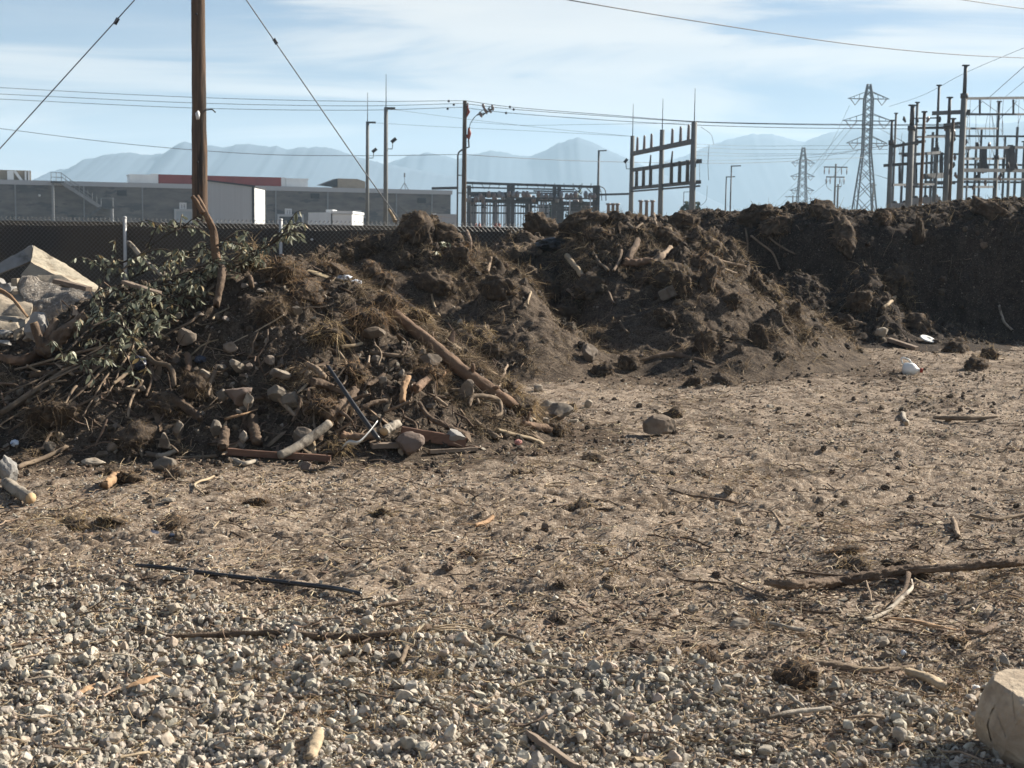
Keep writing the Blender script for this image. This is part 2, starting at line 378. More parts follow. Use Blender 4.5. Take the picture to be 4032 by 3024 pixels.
gm = mesh_np('ground', [(np.stack([Xg, Yg, Zg], -1).reshape(-1, 3), grid_faces(*Xg.shape))])
def spill_at(X, Y):
    n = fbm(X * .8, Y * .8, 120., o=3)
    near = np.maximum.reduce([sstep(-.75, .1, cone(X, Y, .9, 18.6, 1.0, 4.2, 3.0, 2.7, 4)) , sstep(-.5, .1, cone(X, Y, -2.6, 11.3, 1.0, 4.5, 2.9, 1.75, 3)) * .85, sstep(-.6, .2, cone(X, Y, 5.5, 23, 1.0, 3, 6, 1.6, 3)) * .8])
    return np.clip(near * .95 + .55 * sstep(.0, .6, n) * sstep(6, 10, Y), 0, 1)
sa = gm.attributes.new('Spill', 'FLOAT', 'POINT'); sp_ = np.zeros(Xg.shape); sp_[inner] = spill_at(Xg[inner], Yg[inner]); sa.data.foreach_set('value', sp_.astype(np.float32).ravel())
tag(link('ground', gm, mGround), kind='structure')

def field(name, fn, x0, x1, y0, y1, dx, dy, mat, label, cat, cut=-.06):
    X, Y = np.meshgrid(np.arange(x0, x1, dx), np.arange(y0, y1, dy)); Z = fn(X, Y)
    keep = Z > cut - .02
    Fc = grid_faces(*X.shape); k = keep.ravel()[Fc].all(1); Fc = Fc[k]
    V = np.stack([X, Y, np.maximum(Z, -.25)], -1).reshape(-1, 3)
    # overhanging, crumbly look: push vertices sideways with 3-D noise
    amp = .025 * sstep(.05, .35, V[:, 2])
    V = V + np.stack([amp * perlin(V[:, 0] * 7, V[:, 1] * 7, V[:, 2] * 7 + 3), amp * perlin(V[:, 0] * 7 + 9, V[:, 1] * 7, V[:, 2] * 7), 0 * amp], 1)
    used = np.unique(Fc); mp = np.full(len(V), -1); mp[used] = np.arange(len(used))
    V = V[used]; Fc = mp[Fc]; base = np.array([V[:, 0].mean(), V[:, 1].mean(), 0])
    o = link(name, mesh_np(name, [(V - base, Fc)]), mat, loc=base)
    return tag(o, label, cat)
field('debris_pile', hF, -7.6, 1.6, 8.6, 14.2, .016, .016, mPile, 'dark soil heap stuck with roots and stones in front of the fence, nearest pile', 'dirt pile')
field('dirt_mound', hM, -4.9, 5.8, 14.2, 24.6, .022, .022, mMound, 'lumpy brown earth mound of sods behind the debris pile, middle of the yard', 'dirt mound')
field('earth_bank', hR, 1.6, 17, 20.4, 29.5, .03, .02, mBank, 'long dark earth bank with a steep cut face on the right', 'earth bank')
field('rubble_heap', hL, -9, -2.9, 11.9, 18.2, .03, .03, mRubSoil, 'low pale heap of soil under the broken concrete at left', 'rubble heap')
# ---------------------------------------------------------------- camera, sun, sky
cam = bpy.data.cameras.new('camera'); co = bpy.data.objects.new('camera', cam); COL.objects.link(co)
cam.sensor_width = 36; cam.lens = F / 4032 * 36; cam.clip_end = 30000; cam.clip_start = .05
co.matrix_world = Matrix(((_r[0], _u[0], -_f[0], 0), (_r[1], _u[1], -_f[1], 0), (_r[2], _u[2], -_f[2], CZ), (0, 0, 0, 1)))
cam.dof.use_dof = True; cam.dof.focus_distance = 8.3; cam.dof.aperture_fstop = 50 / 5.8
S.camera = co
AZ = math.radians(30); EL = math.radians(31)
sd = Vector((math.cos(EL) * math.cos(AZ), math.cos(EL) * math.sin(AZ), math.sin(EL)))
sl = bpy.data.lights.new('sun', 'SUN'); sl.energy = 5.0; sl.angle = math.radians(.55); sl.color = (1, .915, .795)
so = bpy.data.objects.new('sun', sl); COL.objects.link(so); so.location = (20, 10, 30); so.rotation_euler = sd.to_track_quat('Z', 'Y').to_euler()
w = bpy.data.worlds.new('World'); S.world = w; w.use_nodes = True; nt = w.node_tree; N = nt.nodes; Lk = nt.links
bg = N['Background']; bg.inputs['Strength'].default_value = .05
sky = N.new('ShaderNodeTexSky'); sky.sky_type = 'NISHITA'; sky.sun_disc = False; sky.sun_elevation = EL; sky.sun_rotation = PI / 2 - AZ; sky.dust_density = .8; sky.air_density = 1.0; sky.ozone_density = 3.0
tc = N.new('ShaderNodeTexCoord')
def wn(scale, seed, rot, sc, det=6, rough=.5, dist=0.0):
    mp = N.new('ShaderNodeMapping'); mp.inputs['Scale'].default_value = sc; mp.inputs['Location'].default_value = seed; mp.inputs['Rotation'].default_value = rot
    n = N.new('ShaderNodeTexNoise'); n.inputs['Scale'].default_value = scale; n.inputs['Detail'].default_value = det; n.inputs['Roughness'].default_value = rough; n.inputs['Distortion'].default_value = dist
    Lk.new(tc.outputs['Generated'], mp.inputs['Vector']); Lk.new(mp.outputs[0], n.inputs['Vector']); return n.outputs['Fac']
def wr(src, a, b, lo=0, hi=1):
    r = N.new('ShaderNodeMapRange'); r.interpolation_type = 'SMOOTHSTEP'
    for k, v in (('From Min', a), ('From Max', b), ('To Min', lo), ('To Max', hi)): r.inputs[k].default_value = v
    Lk.new(src, r.inputs['Value']); return r.outputs[0]
def wm(op, a, b):
    x = N.new('ShaderNodeMath'); x.operation = op
    for i, v in enumerate((a, b)):
        if isinstance(v, (int, float)): x.inputs[i].default_value = v
        else: Lk.new(v, x.inputs[i])
    return x.outputs[0]
c1 = wr(wn(1.6, (1.7, .4, .95), (0, .045, 0), (1.6, 1.6, 15), 8, .55, .8), .41, .58, .10, 1.0)
c2 = wr(wn(3.5, (7.7, 2.0, .1), (0, -.04, 0), (1.4, 1.4, 15), 5, .5, .3), .36, .72)
sp = N.new('ShaderNodeSeparateXYZ'); Lk.new(tc.outputs['Generated'], sp.inputs[0])
veil = wr(sp.outputs['Z'], .115, .03, 0, .35)
cl = wm('MINIMUM', wm('ADD', veil, wm('ADD', wm('MULTIPLY', c1, .80), wm('MULTIPLY', c2, .18))), 1.0)
mixc = N.new('ShaderNodeMix'); mixc.data_type = 'RGBA'
Lk.new(wm('MULTIPLY', cl, wr(sp.outputs['Z'], .22, .50, .85, .10)), mixc.inputs[0]); sb = N.new('ShaderNodeVectorMath'); sb.operation = 'MULTIPLY'; sb.inputs[1].default_value = (.28, .37, .52); Lk.new(sky.outputs[0], sb.inputs[0]); Lk.new(sb.outputs[0], mixc.inputs[6]); mixc.inputs[7].default_value = (7.6, 6.7, 5.75, 1)
Lk.new(mixc.outputs[2], bg.inputs['Color'])
S.view_settings.view_transform = 'Standard'; S.view_settings.look = 'None'; S.view_settings.exposure = 1.52; S.view_settings.gamma = 1
S.render.engine = 'CYCLES'; S.cycles.max_bounces = 5; S.cycles.diffuse_bounces = 2; S.cycles.transparent_max_bounces = 8; S.cycles.volume_bounces = 1
S.cycles.use_denoising = True
try: S.cycles.denoiser = 'OPENIMAGEDENOISE'
except Exception: pass
# ---------------------------------------------------------------- countless small stuff: gravel, chips, straw, clods (instanced on points)
def shapes(name, meshes):
    c = bpy.data.collections.new(name)
    for i, m in enumerate(meshes): c.objects.link(bpy.data.objects.new(f'{name}_shape', m))
    return c
def scatter(name, coll, pos, rot, scl, idx, col, mat, parent=None):
    m = bpy.data.meshes.new(name); m.vertices.add(len(pos)); m.vertices.foreach_set('co', np.asarray(pos, np.float32).ravel())
    for nm, ty, v in (('rot', 'FLOAT_VECTOR', rot), ('scl', 'FLOAT_VECTOR', scl), ('Tint', 'FLOAT_VECTOR', col)):
        a = m.attributes.new(nm, ty, 'POINT'); a.data.foreach_set('vector', np.asarray(v, np.float32).ravel())
    a = m.attributes.new('idx', 'INT', 'POINT'); a.data.foreach_set('value', np.asarray(idx, np.int32))
    g = bpy.data.node_groups.new(name, 'GeometryNodeTree')
    g.interface.new_socket('Geometry', in_out='INPUT', socket_type='NodeSocketGeometry'); g.interface.new_socket('Geometry', in_out='OUTPUT', socket_type='NodeSocketGeometry')
    n = g.nodes; i = n.new('NodeGroupInput'); o = n.new('NodeGroupOutput'); ip = n.new('GeometryNodeInstanceOnPoints'); ci = n.new('GeometryNodeCollectionInfo')
    ci.inputs['Collection'].default_value = coll; ci.inputs['Separate Children'].default_value = True; ci.inputs['Reset Children'].default_value = True
    ip.inputs['Pick Instance'].default_value = True
    def at(nm, ty):
        q = n.new('GeometryNodeInputNamedAttribute'); q.data_type = ty; q.inputs['Name'].default_value = nm; return q.outputs['Attribute']
    e2r = n.new('FunctionNodeEulerToRotation'); g.links.new(at('rot', 'FLOAT_VECTOR'), e2r.inputs[0])
    g.links.new(i.outputs[0], ip.inputs['Points']); g.links.new(ci.outputs[0], ip.inputs['Instance']); g.links.new(at('idx', 'INT'), ip.inputs['Instance Index'])
    g.links.new(e2r.outputs[0], ip.inputs['Rotation']); g.links.new(at('scl', 'FLOAT_VECTOR'), ip.inputs['Scale']); g.links.new(ip.outputs[0], o.inputs[0])
    ob = bpy.data.objects.new(name, m); COL.objects.link(ob); md = ob.modifiers.new('scatter', 'NODES'); md.node_group = g
    if parent: ob.parent = parent
    ob['kind'] = 'stuff'
    return ob
def tinted(name, base, rough=.9, bump=.5, bscale=60, spec=.15, var=.25, dist=.004, scale=25):
    """stone or wood material whose colour comes from each piece's own tint"""
    m = bpy.data.materials.new(name); m.use_nodes = True; nt = m.node_tree; N = nt.nodes; Lk = nt.links; b = N['Principled BSDF']
    b.inputs['Roughness'].default_value = rough; b.inputs['Specular IOR Level'].default_value = spec
    a = N.new('ShaderNodeAttribute'); a.attribute_type = 'INSTANCER'; a.attribute_name = 'Tint'
    g = N.new('ShaderNodeNewGeometry')
    n = N.new('ShaderNodeTexNoise'); n.inputs['Scale'].default_value = scale; n.inputs['Detail'].default_value = 6; Lk.new(g.outputs['Position'], n.inputs['Vector'])
    r = N.new('ShaderNodeMapRange'); r.inputs['From Min'].default_value = .3; r.inputs['From Max'].default_value = .7; r.inputs['To Min'].default_value = 1 - var; r.inputs['To Max'].default_value = 1 + var; Lk.new(n.outputs['Fac'], r.inputs['Value'])
    x = N.new('ShaderNodeVectorMath'); x.operation = 'MULTIPLY'; x.inputs[1].default_value = base; Lk.new(a.outputs['Vector'], x.inputs[0])
    y = N.new('ShaderNodeVectorMath'); y.operation = 'SCALE'; Lk.new(x.outputs[0], y.inputs[0]); Lk.new(r.outputs[0], y.inputs['Scale']); Lk.new(y.outputs[0], b.inputs['Base Color'])
    bp = N.new('ShaderNodeBump'); bp.inputs['Strength'].default_value = bump; bp.inputs['Distance'].default_value = dist
    n2 = N.new('ShaderNodeTexNoise'); n2.inputs['Scale'].default_value = bscale; n2.inputs['Detail'].default_value = 5; Lk.new(g.outputs['Position'], n2.inputs['Vector']); Lk.new(n2.outputs['Fac'], bp.inputs['Height']); Lk.new(bp.outputs[0], b.inputs['Normal'])
    return m
def proto(V, Fc, mat, smooth=False):
    m = mesh_np('shape', [(V, Fc)], smooth); m.materials.append(mat); return m
mGravel = tinted('gravel_stone', (1, 1, 1), bump=.5, bscale=110, var=.25, scale=45)
mChip = tinted('bark_chip', (1, 1, 1), bump=.4, bscale=120, var=.3)
mClod = tinted('soil_clod', (1, 1, 1), bump=.9, bscale=70, var=.3, dist=.01)
mStraw = tinted('dry_straw', (1, 1, 1), bump=0, var=.15)
stones = shapes('gravel', [proto(*rock((1, r1, r2), 100 + i, sub=3, cuts=c, dmin=.42, dmax=.82, rough=.07, detail=1.8), mGravel) for i, (r1, r2, c) in enumerate(((.8, .7, 9), (.75, .8, 11), (.9, .6, 8), (.65, .55, 9), (.8, .8, 14), (.95, .75, 7), (.7, .6, 10), (.85, .65, 12), (.6, .45, 8), (.9, .85, 10)))])
def stick_mesh(seed, bend=.15, n=5, sides=4, th=.012):
    r = np.random.default_rng(seed); x = np.linspace(-.5, .5, n); p = np.stack([x, np.cumsum(r.normal(size=n) * bend / n * 2), np.cumsum(r.normal(size=n) * bend / n)], 1); p -= p.mean(0)
    return tube(p, th * np.linspace(1, .6, n), sides, caps=True)
def chip_mesh(seed):
    V, Fc = rock((1, .45, .14), seed, sub=2, cuts=8, dmin=.4, dmax=.8, rough=.12, rot=(0, 0, 0)); return V, Fc
sticks = shapes('straw', [proto(*stick_mesh(200 + i, .25 + .1 * (i % 3), 6, 4, .011 + .004 * (i % 2)), mStraw) for i in range(8)])
twigs = shapes('twig', [proto(*stick_mesh(220 + i, .35, 7, 5, .022), mChip) for i in range(7)])
chips = shapes('chip', [proto(*chip_mesh(240 + i), mChip) for i in range(8)])
def clod_mesh(seed, amp=.35):
    V, Fc = ico(3); V = V * (1 + amp * fbm(V[:, 0] * 1.5 + seed, V[:, 1] * 1.5, V[:, 2] * 1.5, o=4) + .12 * fbm(V[:, 0] * 5 + seed, V[:, 1] * 5, V[:, 2] * 5, o=2))[:, None] * np.array([.5, .45, .38]); return V, Fc
clods = shapes('clod', [proto(*clod_mesh(260 + i * 3.7), mClod) for i in range(8)])

def fan_points(n, y0, y1, pw=1.0):
    """random ground points over the seen area, denser near"""
    q = rng.random(n); Y = (y0 ** (1 - pw) + q * (y1 ** (1 - pw) - y0 ** (1 - pw))) ** (1 / (1 - pw)) if pw != 1 else y0 * (y1 / y0) ** q
    return (rng.random(n) * 2 - 1) * (.40 * Y + .7), Y
def tints(n, cols, wts, var=.15):
    c = np.array(cols)[rng.choice(len(cols), n, p=np.array(wts) / sum(wts))]; return np.clip(c * (1 + var * rng.normal(size=(n, 1))) * (1 + .014 * rng.normal(size=(n, 3))), .01, .9)
def eul(n, tilt=.5): return np.stack([rng.normal(size=n) * tilt, rng.normal(size=n) * tilt, rng.random(n) * 6.28], 1)
G_COL = [(.365, .33, .272), (.29, .265, .222), (.425, .385, .32), (.22, .203, .172), (.335, .278, .222), (.47, .43, .36)]; G_W = [5, 4, 3, 3, 2, .5]
# gravel layer: two passes (bed, then stones lying on it)
pos = []; sc = []
for (n, s0, s1, lift, y1) in ((60000, .010, .026, .22, 8.4), (26000, .018, .036, .42, 8.0), (3000, .030, .058, .52, 7.6)):
    X, Y = fan_points(n, 3.75, y1, 1.6); k = rng.random(n) < gravel(X, Y) ** (1.0 if s0 < .02 else 1.25) * .98 + (.02 if s0 < .02 else 0); X = X[k]; Y = Y[k]
    s = s0 + (s1 - s0) * rng.random(len(X)) ** 1.5; Z = hG(X, Y) + s * lift * (.35 + .65 * rng.random(len(X)))
    pos.append(np.stack([X, Y, Z], 1)); sc.append(s)
pos = np.concatenate(pos); sc = np.concatenate(sc); n = len(pos)
# little gravel ridges: heap the stones where the photo shows them piled
tag(scatter('gravel', stones, pos, np.stack([rng.random(n) * 6.28, rng.random(n) * 6.28, rng.random(n) * 6.28], 1), sc[:, None] * (1 + .15 * rng.normal(size=(n, 3))), rng.integers(0, 10, n), tints(n, G_COL, G_W), mGravel), 'pale grey crushed gravel covering the near left of the yard', 'gravel')
# pebbles and chips trodden into the dirt further back
X, Y = fan_points(95000, 3.8, 24.5, 1.25); patch = sstep(-.35, .45, fbm(X * .7, Y * .7, 80., o=3)); k = (rng.random(len(X)) < (.25 + .75 * patch) * (1 - .8 * track_mask(X, Y))) & (hAll(X, Y) < .08); X = X[k]; Y = Y[k]; n = len(X)
s = (.006 + .018 * rng.random(n) ** 2.6) * (1 + .02 * Y)
tag(scatter('pebbles', stones, np.stack([X, Y, hG(X, Y) + s * .12], 1), np.stack([rng.random(n) * 6.28, rng.random(n) * 6.28, rng.random(n) * 6.28], 1), s[:, None] * (1 + .2 * rng.normal(size=(n, 3))), rng.integers(0, 10, n), tints(n, G_COL + [(.22, .18, .14), (.16, .125, .095)], G_W + [4, 2]), mGravel), 'small pebbles trodden into the bare dirt of the yard', 'pebbles')
X, Y = fan_points(44000, 3.8, 24, 1.25); k = (hAll(X, Y) < .08) & (rng.random(len(X)) < (.3 + .7 * sstep(-.3, .4, fbm(X * .9, Y * .9, 90., o=3))) * (1 - .75 * track_mask(X, Y))); X = X[k]; Y = Y[k]; n = len(X)
s = (.018 + .035 * rng.random(n) ** 2) * (1 + .025 * Y)
tag(scatter('bark_chips', chips, np.stack([X, Y, hG(X, Y) + .004], 1), eul(n, .28), s[:, None] * np.array([1, .8, .8]), rng.integers(0, 8, n), tints(n, [(.26, .20, .14), (.17, .12, .085), (.36, .29, .20), (.11, .08, .06), (.42, .36, .27)], [4, 4, 2, 3, 1]), mChip), 'brown bark and wood chips strewn over the dirt', 'wood chips')
X, Y = fan_points(21000, 3.8, 24, 1.25); k = (hAll(X, Y) < .08) & (rng.random(len(X)) < 1 - .7 * track_mask(X, Y)); X = X[k]; Y = Y[k]; n = len(X)
s = (.05 + .11 * rng.random(n) ** 2) * (1 + .02 * Y)
tag(scatter('straw_litter', sticks, np.stack([X, Y, hG(X, Y) + .009], 1), eul(n, .16), s[:, None] * np.array([1, 1, 1]), rng.integers(0, 8, n), tints(n, [(.40, .31, .19), (.30, .225, .145), (.20, .14, .10), (.50, .42, .28)], [4, 4, 4, 1]), mStraw), 'thin dry straw and roots littering the yard', 'straw')
X, Y = fan_points(4200, 4.2, 22, 1.2); k = (hAll(X, Y) < .1); X = X[k]; Y = Y[k]; n = len(X); s = .07 + .20 * rng.random(n) ** 2.2
tag(scatter('twig_litter', twigs, np.stack([X, Y, hG(X, Y) + .012], 1), eul(n, .10), s[:, None] * np.array([1, .9, .9]), rng.integers(0, 7, n), tints(n, [(.17, .125, .09), (.25, .19, .135), (.09, .066, .05), (.36, .30, .22)], [4, 4, 3, 2]), mChip), 'small broken twigs littering the yard', 'twigs')
X, Y = fan_points(26000, 5, 25, .7); k = (hAll(X, Y) < .1) & (rng.random(len(X)) < sstep(-.1, .5, fbm(X * .6, Y * .6, 95., o=3)) * sstep(5, 15, Y) * .5 + .05 + .9 * sstep(.35, .8, spill_at(X, Y))); X = X[k]; Y = Y[k]; n = len(X); s = .012 + .05 * rng.random(n) ** 3
tag(scatter('ground_clods', clods, np.stack([X, Y, hG(X, Y) + s * .12], 1), eul(n, .5), s[:, None] * np.ones((1, 3)), rng.integers(0, 8, n), tints(n, [(.11, .084, .062), (.16, .125, .092), (.075, .057, .042)], [4, 3, 3]), mClod), 'crumbs of dark soil dropped over the yard floor', 'soil crumbs')

# clods, stones and roots all over the piles
def on_field(fn, n, x0, x1, y0, y1, zmin=.08):
    X = rng.uniform(x0, x1, n); Y = rng.uniform(y0, y1, n); Z = fn(X, Y); k = Z > zmin; X = X[k]; Y = Y[k]; Z = Z[k]
    e = .04; gx = (fn(X + e, Y) - fn(X - e, Y)) / (2 * e); gy = (fn(X, Y + e) - fn(X, Y - e)) / (2 * e)
    keep = rng.random(len(X)) < np.sqrt(1 + gx**2 + gy**2) / 3.2
    return X[keep], Y[keep], Z[keep], gx[keep], gy[keep]
SOILC = [(.058, .045, .034), (.088, .068, .051), (.038, .030, .023), (.13, .102, .076)]
for nm, fn, num, bx, smin, smax_, lab in (
        ('pile_clods', hF, 15000, (-7.4, 1, 9.2, 12.6), .015, .075, 'crumbly soil clods over the nearest debris pile'),
        ('mound_clods', hM, 22000, (-4.6, 5.4, 15, 21.8), .015, .13, 'crumbly sods and clods over the brown mound'),
        ('bank_clods', hR, 15000, (2.2, 14, 20.8, 25.6), .02, .12, 'crumbled soil over the cut face of the earth bank')):
    X, Y, Z, gx, gy = on_field(fn, num, *bx, zmin=.05); n = len(X); s = smin + (smax_ - smin) * rng.random(n) ** 3.2
    if nm == 'mound_clods': k = rng.random(n) < .12 + .88 * clod_mask(X, Y, Z); X, Y, Z, s = X[k], Y[k], Z[k], s[k]; n = len(X)
    if nm == 'bank_clods': k = rng.random(n) < np.where(Z > 1.75, 1, np.where(Y < 22.6, .9, .12)); X, Y, Z, s = X[k], Y[k], Z[k], s[k]; n = len(X)
    tag(scatter(nm, clods, np.stack([X, Y, Z + s * .08], 1), eul(n, .8), s[:, None] * (1 + .2 * rng.normal(size=(n, 3))), rng.integers(0, 8, n), tints(n, SOILC, [4, 4, 3, 2]), mClod), lab, 'soil clods')
for nm, fn, num, bx, s0, s1, lab in (('pile_stones', hF, 6500, (-7.4, 1, 9.2, 12.4), .012, .085, 'small stones stuck in the nearest debris pile'), ('mound_stones', hM, 3600, (-4.6, 5.4, 15, 21), .012, .05, 'small stones stuck in the brown mound'), ('bank_stones', hR, 2600, (2.2, 14, 20.8, 25), .014, .05, 'small pale stones stuck in the earth bank'), ('rubble_stones', hL, 2600, (-8.5, -3, 12, 17), .02, .13, 'broken concrete bits on the rubble heap at left')):
    X, Y, Z, gx, gy = on_field(fn, num, *bx, zmin=.03); n = len(X); s = s0 + (s1 - s0) * rng.random(n) ** 3
    tag(scatter(nm, stones, np.stack([X, Y, Z + s * .1], 1), np.stack([rng.random(n) * 6.28] * 3, 1) * rng.random((n, 3)), s[:, None] * (1 + .2 * rng.normal(size=(n, 3))), rng.integers(0, 10, n), tints(n, [(.22, .19, .155), (.16, .135, .11), (.27, .235, .19)], [4, 4, .8]) * (1.35 if nm == 'rubble_stones' else 1), mGravel), lab, 'stones')
def tilt_eul(gx, gy, n, j=.25):
    """lie along the slope: rotate a stick so its length follows a random direction in the tangent plane"""
    a = rng.random(n) * 6.28; dz = gx * np.cos(a) + gy * np.sin(a)
    return np.stack([rng.normal(size=n) * .4, -np.arctan(dz) + rng.normal(size=n) * j, a], 1)
for nm, coll, fn, num, bx, s0, s1, cols, wts, th, lab, cat in (
        ('pile_roots', twigs, hF, 9500, (-7.4, 1, 9.2, 12.6), .08, .5, [(.13, .095, .070), (.19, .145, .105), (.075, .055, .042), (.30, .24, .175)], [4, 4, 4, 1.5], .55, 'tangled thin roots over the nearest debris pile', 'roots'),
        ('pile_wood', chips, hF, 2600, (-7.4, 1, 9.2, 11.9), .06, .34, [(.17, .125, .088), (.24, .18, .125), (.10, .072, .052), (.33, .25, .165)], [4, 4, 3, 1.5], .55, 'splintered wood bits over the nearest debris pile', 'wood bits'),
        ('pile_sticks', twigs, hF, 1500, (-7.4, 1, 9.2, 11.7), .12, .5, [(.14, .10, .072), (.20, .15, .108), (.28, .22, .155)], [4, 4, 2], 1.0, 'broken sticks tangled over the foot of the nearest debris pile', 'sticks'),
        ('mound_roots', twigs, hM, 2600, (-4.6, 5.4, 15, 21.4), .08, .45, [(.15, .11, .08), (.22, .165, .115), (.09, .066, .05)], [4, 3, 3], .5, 'thin roots poking out of the brown mound', 'roots'),
        ('bank_roots', twigs, hR, 520, (2.2, 13, 21, 25), .10, .6, [(.13, .10, .075), (.2, .15, .11)], [4, 2], .35, 'stray roots hanging from the earth bank', 'roots'),
        ('rubble_sticks', twigs, hL, 700, (-8.5, -3, 12, 16), .08, .5, [(.26, .19, .13), (.36, .29, .20), (.15, .11, .08)], [4, 3, 3], .6, 'dry sticks between the rubble at left', 'sticks')):
    X, Y, Z, gx, gy = on_field(fn, num, *bx, zmin=.04)
    if nm.startswith('pile'): k = rng.random(len(X)) < .12 + .88 * ((Z < .60 + .3 * fbm(X * 1.1, Y * 1.1, 130., o=2)) | (Y + .9 * X > 10.6)); X, Y, Z, gx, gy = X[k], Y[k], Z[k], gx[k], gy[k]
    n = len(X); s = s0 + (s1 - s0) * rng.random(n) ** 2
    tag(scatter(nm, coll, np.stack([X, Y, Z + .015], 1), tilt_eul(gx, gy, n), s[:, None] * np.array([1, th, th]) , rng.integers(0, 7, n), tints(n, cols, wts), mChip), lab, cat)
# fibrous dry grass and root hair: thin bent ribbons
def fibres(name, base, num, length, cols, wts, mat, lab=None, cat=None, parent=None, up=.6, width=.0022, dirs=None):
    """base: (k,3) points with optional dirs (k,3); num ribbons spread over them"""
    i = rng.integers(0, len(base), num); p = base[i] + rng.normal(size=(num, 3)) * .012
    d = rng.normal(size=(num, 3)) * .8 + (np.array([0, 0, up]) if dirs is None else dirs[i] * up); d /= np.linalg.norm(d, axis=1)[:, None]
    L = length * (.4 + rng.random(num) * .9); side = nrm_rows(np.cross(d, rng.normal(size=(num, 3)))); drop = np.array([0, 0, -1.0]); wob = rng.normal(size=(num, 3)) * .35
    K = 5; V = []
    wd = width * (.6 + .8 * rng.random(num))
    for q in range(K):
        t = q / (K - 1); c = p + d * (L * t)[:, None] + (drop * .55 + wob) * (L * t * t)[:, None]
        ww = (wd * (1 - .7 * t))[:, None] * side
        V += [c - ww, c + ww]
    V = np.stack(V, 1).reshape(-1, 3); b = (np.arange(num) * 2 * K)[:, None]
    Fq = np.concatenate([np.stack([b[:, 0] + 2 * q, b[:, 0] + 2 * q + 1, b[:, 0] + 2 * q + 3, b[:, 0] + 2 * q + 2], 1) for q in range(K - 1)])
    c = np.repeat(tints(num, cols, wts, .2), 2 * K, axis=0)
    if parent is not None: return part(name, [(V, Fq)], mat, parent, col=c)
    o = link(name, mesh_np(name, [(V, Fq)], True, c), mat); return tag(o, lab, cat, kind='stuff')
mFib = M('dry_fibre', (1, 1, 1), rough=.8, spec=.1, colattr='GEOMETRY', translucent=.25)
FIBC = [(.25, .19, .125), (.16, .12, .08), (.40, .315, .205), (.08, .062, .046)]
X, Y, Z, gx, gy = on_field(hM, 60000, -4.6, 5.4, 15, 21.6); msk = (fbm(X * 1.4, Y * 1.4, 99., o=3) > -.05) & (rng.random(len(X)) < .15 + .85 * clod_mask(X, Y, Z)); k = msk
nv = nrm_rows(np.stack([-gx, -gy, np.ones_like(gx)], 1))
fibres('sod_fibres', np.stack([X, Y, Z], 1)[k], 42000, .13, FIBC, [3, 4, 2, 4], mFib, 'dry matted grass fibres on the sods of the brown mound', 'dry grass', width=.003, dirs=nv[k], up=.9)
X, Y, Z, gx, gy = on_field(hF, 30000, -7.4, 1, 9.3, 12.3); msk = ((Y + .9 * X > 10.2) & (fbm(X * 2.5, Y * 2.5, 96., o=3) > -.1)) | (fbm(X * 1.8, Y * 1.8, 98., o=3) > .5); nv = nrm_rows(np.stack([-gx, -gy, np.ones_like(gx)], 1))
fibres('root_fibres', np.stack([X, Y, Z], 1)[msk], 26000, .12, FIBC, [3, 4, 2, 4], mFib, 'fine dry root hair and grass on the nearest debris pile', 'dry grass', width=.0017, dirs=nv[msk], up=.7)
X, Y, Z, gx, gy = on_field(hR, 30000, 2.2, 13, 21, 26, zmin=.05); msk = (Z > 1.8) | (Y < 22.5); nv = nrm_rows(np.stack([-gx, -gy, np.ones_like(gx)], 1))
fibres('bank_fibres', np.stack([X, Y, Z], 1)[msk], 11000, .16, FIBC, [3, 4, 2, 4], mFib, 'dry grass hanging over the rim of the earth bank', 'dry grass', width=.003, dirs=nv[msk], up=.6)
X, Y = fan_points(40000, 4, 22, 1.15); k = (hAll(X, Y) < .06) & (fbm(X * 1.1, Y * 1.1, 97., o=4) > .38); X, Y = X[k], Y[k]
fibres('grass_litter', np.stack([X, Y, hG(X, Y)], 1), 20000, .06, [(.40, .30, .17), (.28, .20, .12), (.22, .14, .085), (.17, .13, .08)], [3, 4, 3, 3], mFib, 'dry matted grass trodden into the yard', 'dry grass', width=.0013, up=.25)
# ---------------------------------------------------------------- far things: hills, warehouse, substation, towers, wires
mGalv = M('galvanised_steel', (.17, .18, .19), (.22, .23, .24), 3, rough=.6, spec=.3, metallic=.2)
mGalvD = M('dull_steel', (.055, .06, .064), (.08, .085, .09), 3, rough=.65, spec=.3)
mConcPole = M('weathered_steel_post', (.115, .122, .12), (.16, .165, .16), .6, rough=.75)
mInsul = M('porcelain_insulator', (.16, .13, .12), rough=.35, spec=.5)
mRedIns = M('red_insulator', (.22, .05, .03), rough=.5)
mWire = M('wire', (.13, .14, .15), rough=.6)
mPoleWood = M('pole_timber', (.125, .082, .054), (.070, .047, .033), 3.0, rough=.9, bump=.5, bscale=14, stretch=(6, 6, .5), c3=(.035, .026, .02), s3=1.1, f3=(.54, .64), dist=.02)
mPoleDark = M('old_pole_timber', (.060, .047, .038), (.10, .078, .06), 3, rough=.9, stretch=(4, 4, .4))
mWallStone = M('block_wall', (.15, .142, .134), (.09, .09, .09), .42, rough=.95, stretch=(1, 1, 3.2), c3=(.07, .072, .075), s3=.30, f3=(.56, .62), detail=5)
mBand = M('parapet_cap', (.34, .36, .38), rough=.6)
mWhite = M('white_metal', (.62, .63, .62), (.55, .56, .56), 1, rough=.5)
mGreyMetal = M('grey_cladding', (.36, .375, .39), (.33, .345, .36), 1.0, rough=.6, stretch=(8, 8, .1))
mDarkTrim = M('dark_trim', (.03, .03, .035), rough=.6)
mRed = M('red_cladding', (.20, .035, .030), (.16, .03, .027), .5, rough=.7)
mTan = M('tan_sheet', (.26, .215, .16), (.22, .18, .14), 2, rough=.8)
mDoor = M('dock_door', (.27, .31, .34), rough=.6)
mSign = M('number_plate', (.50, .52, .53), rough=.6)
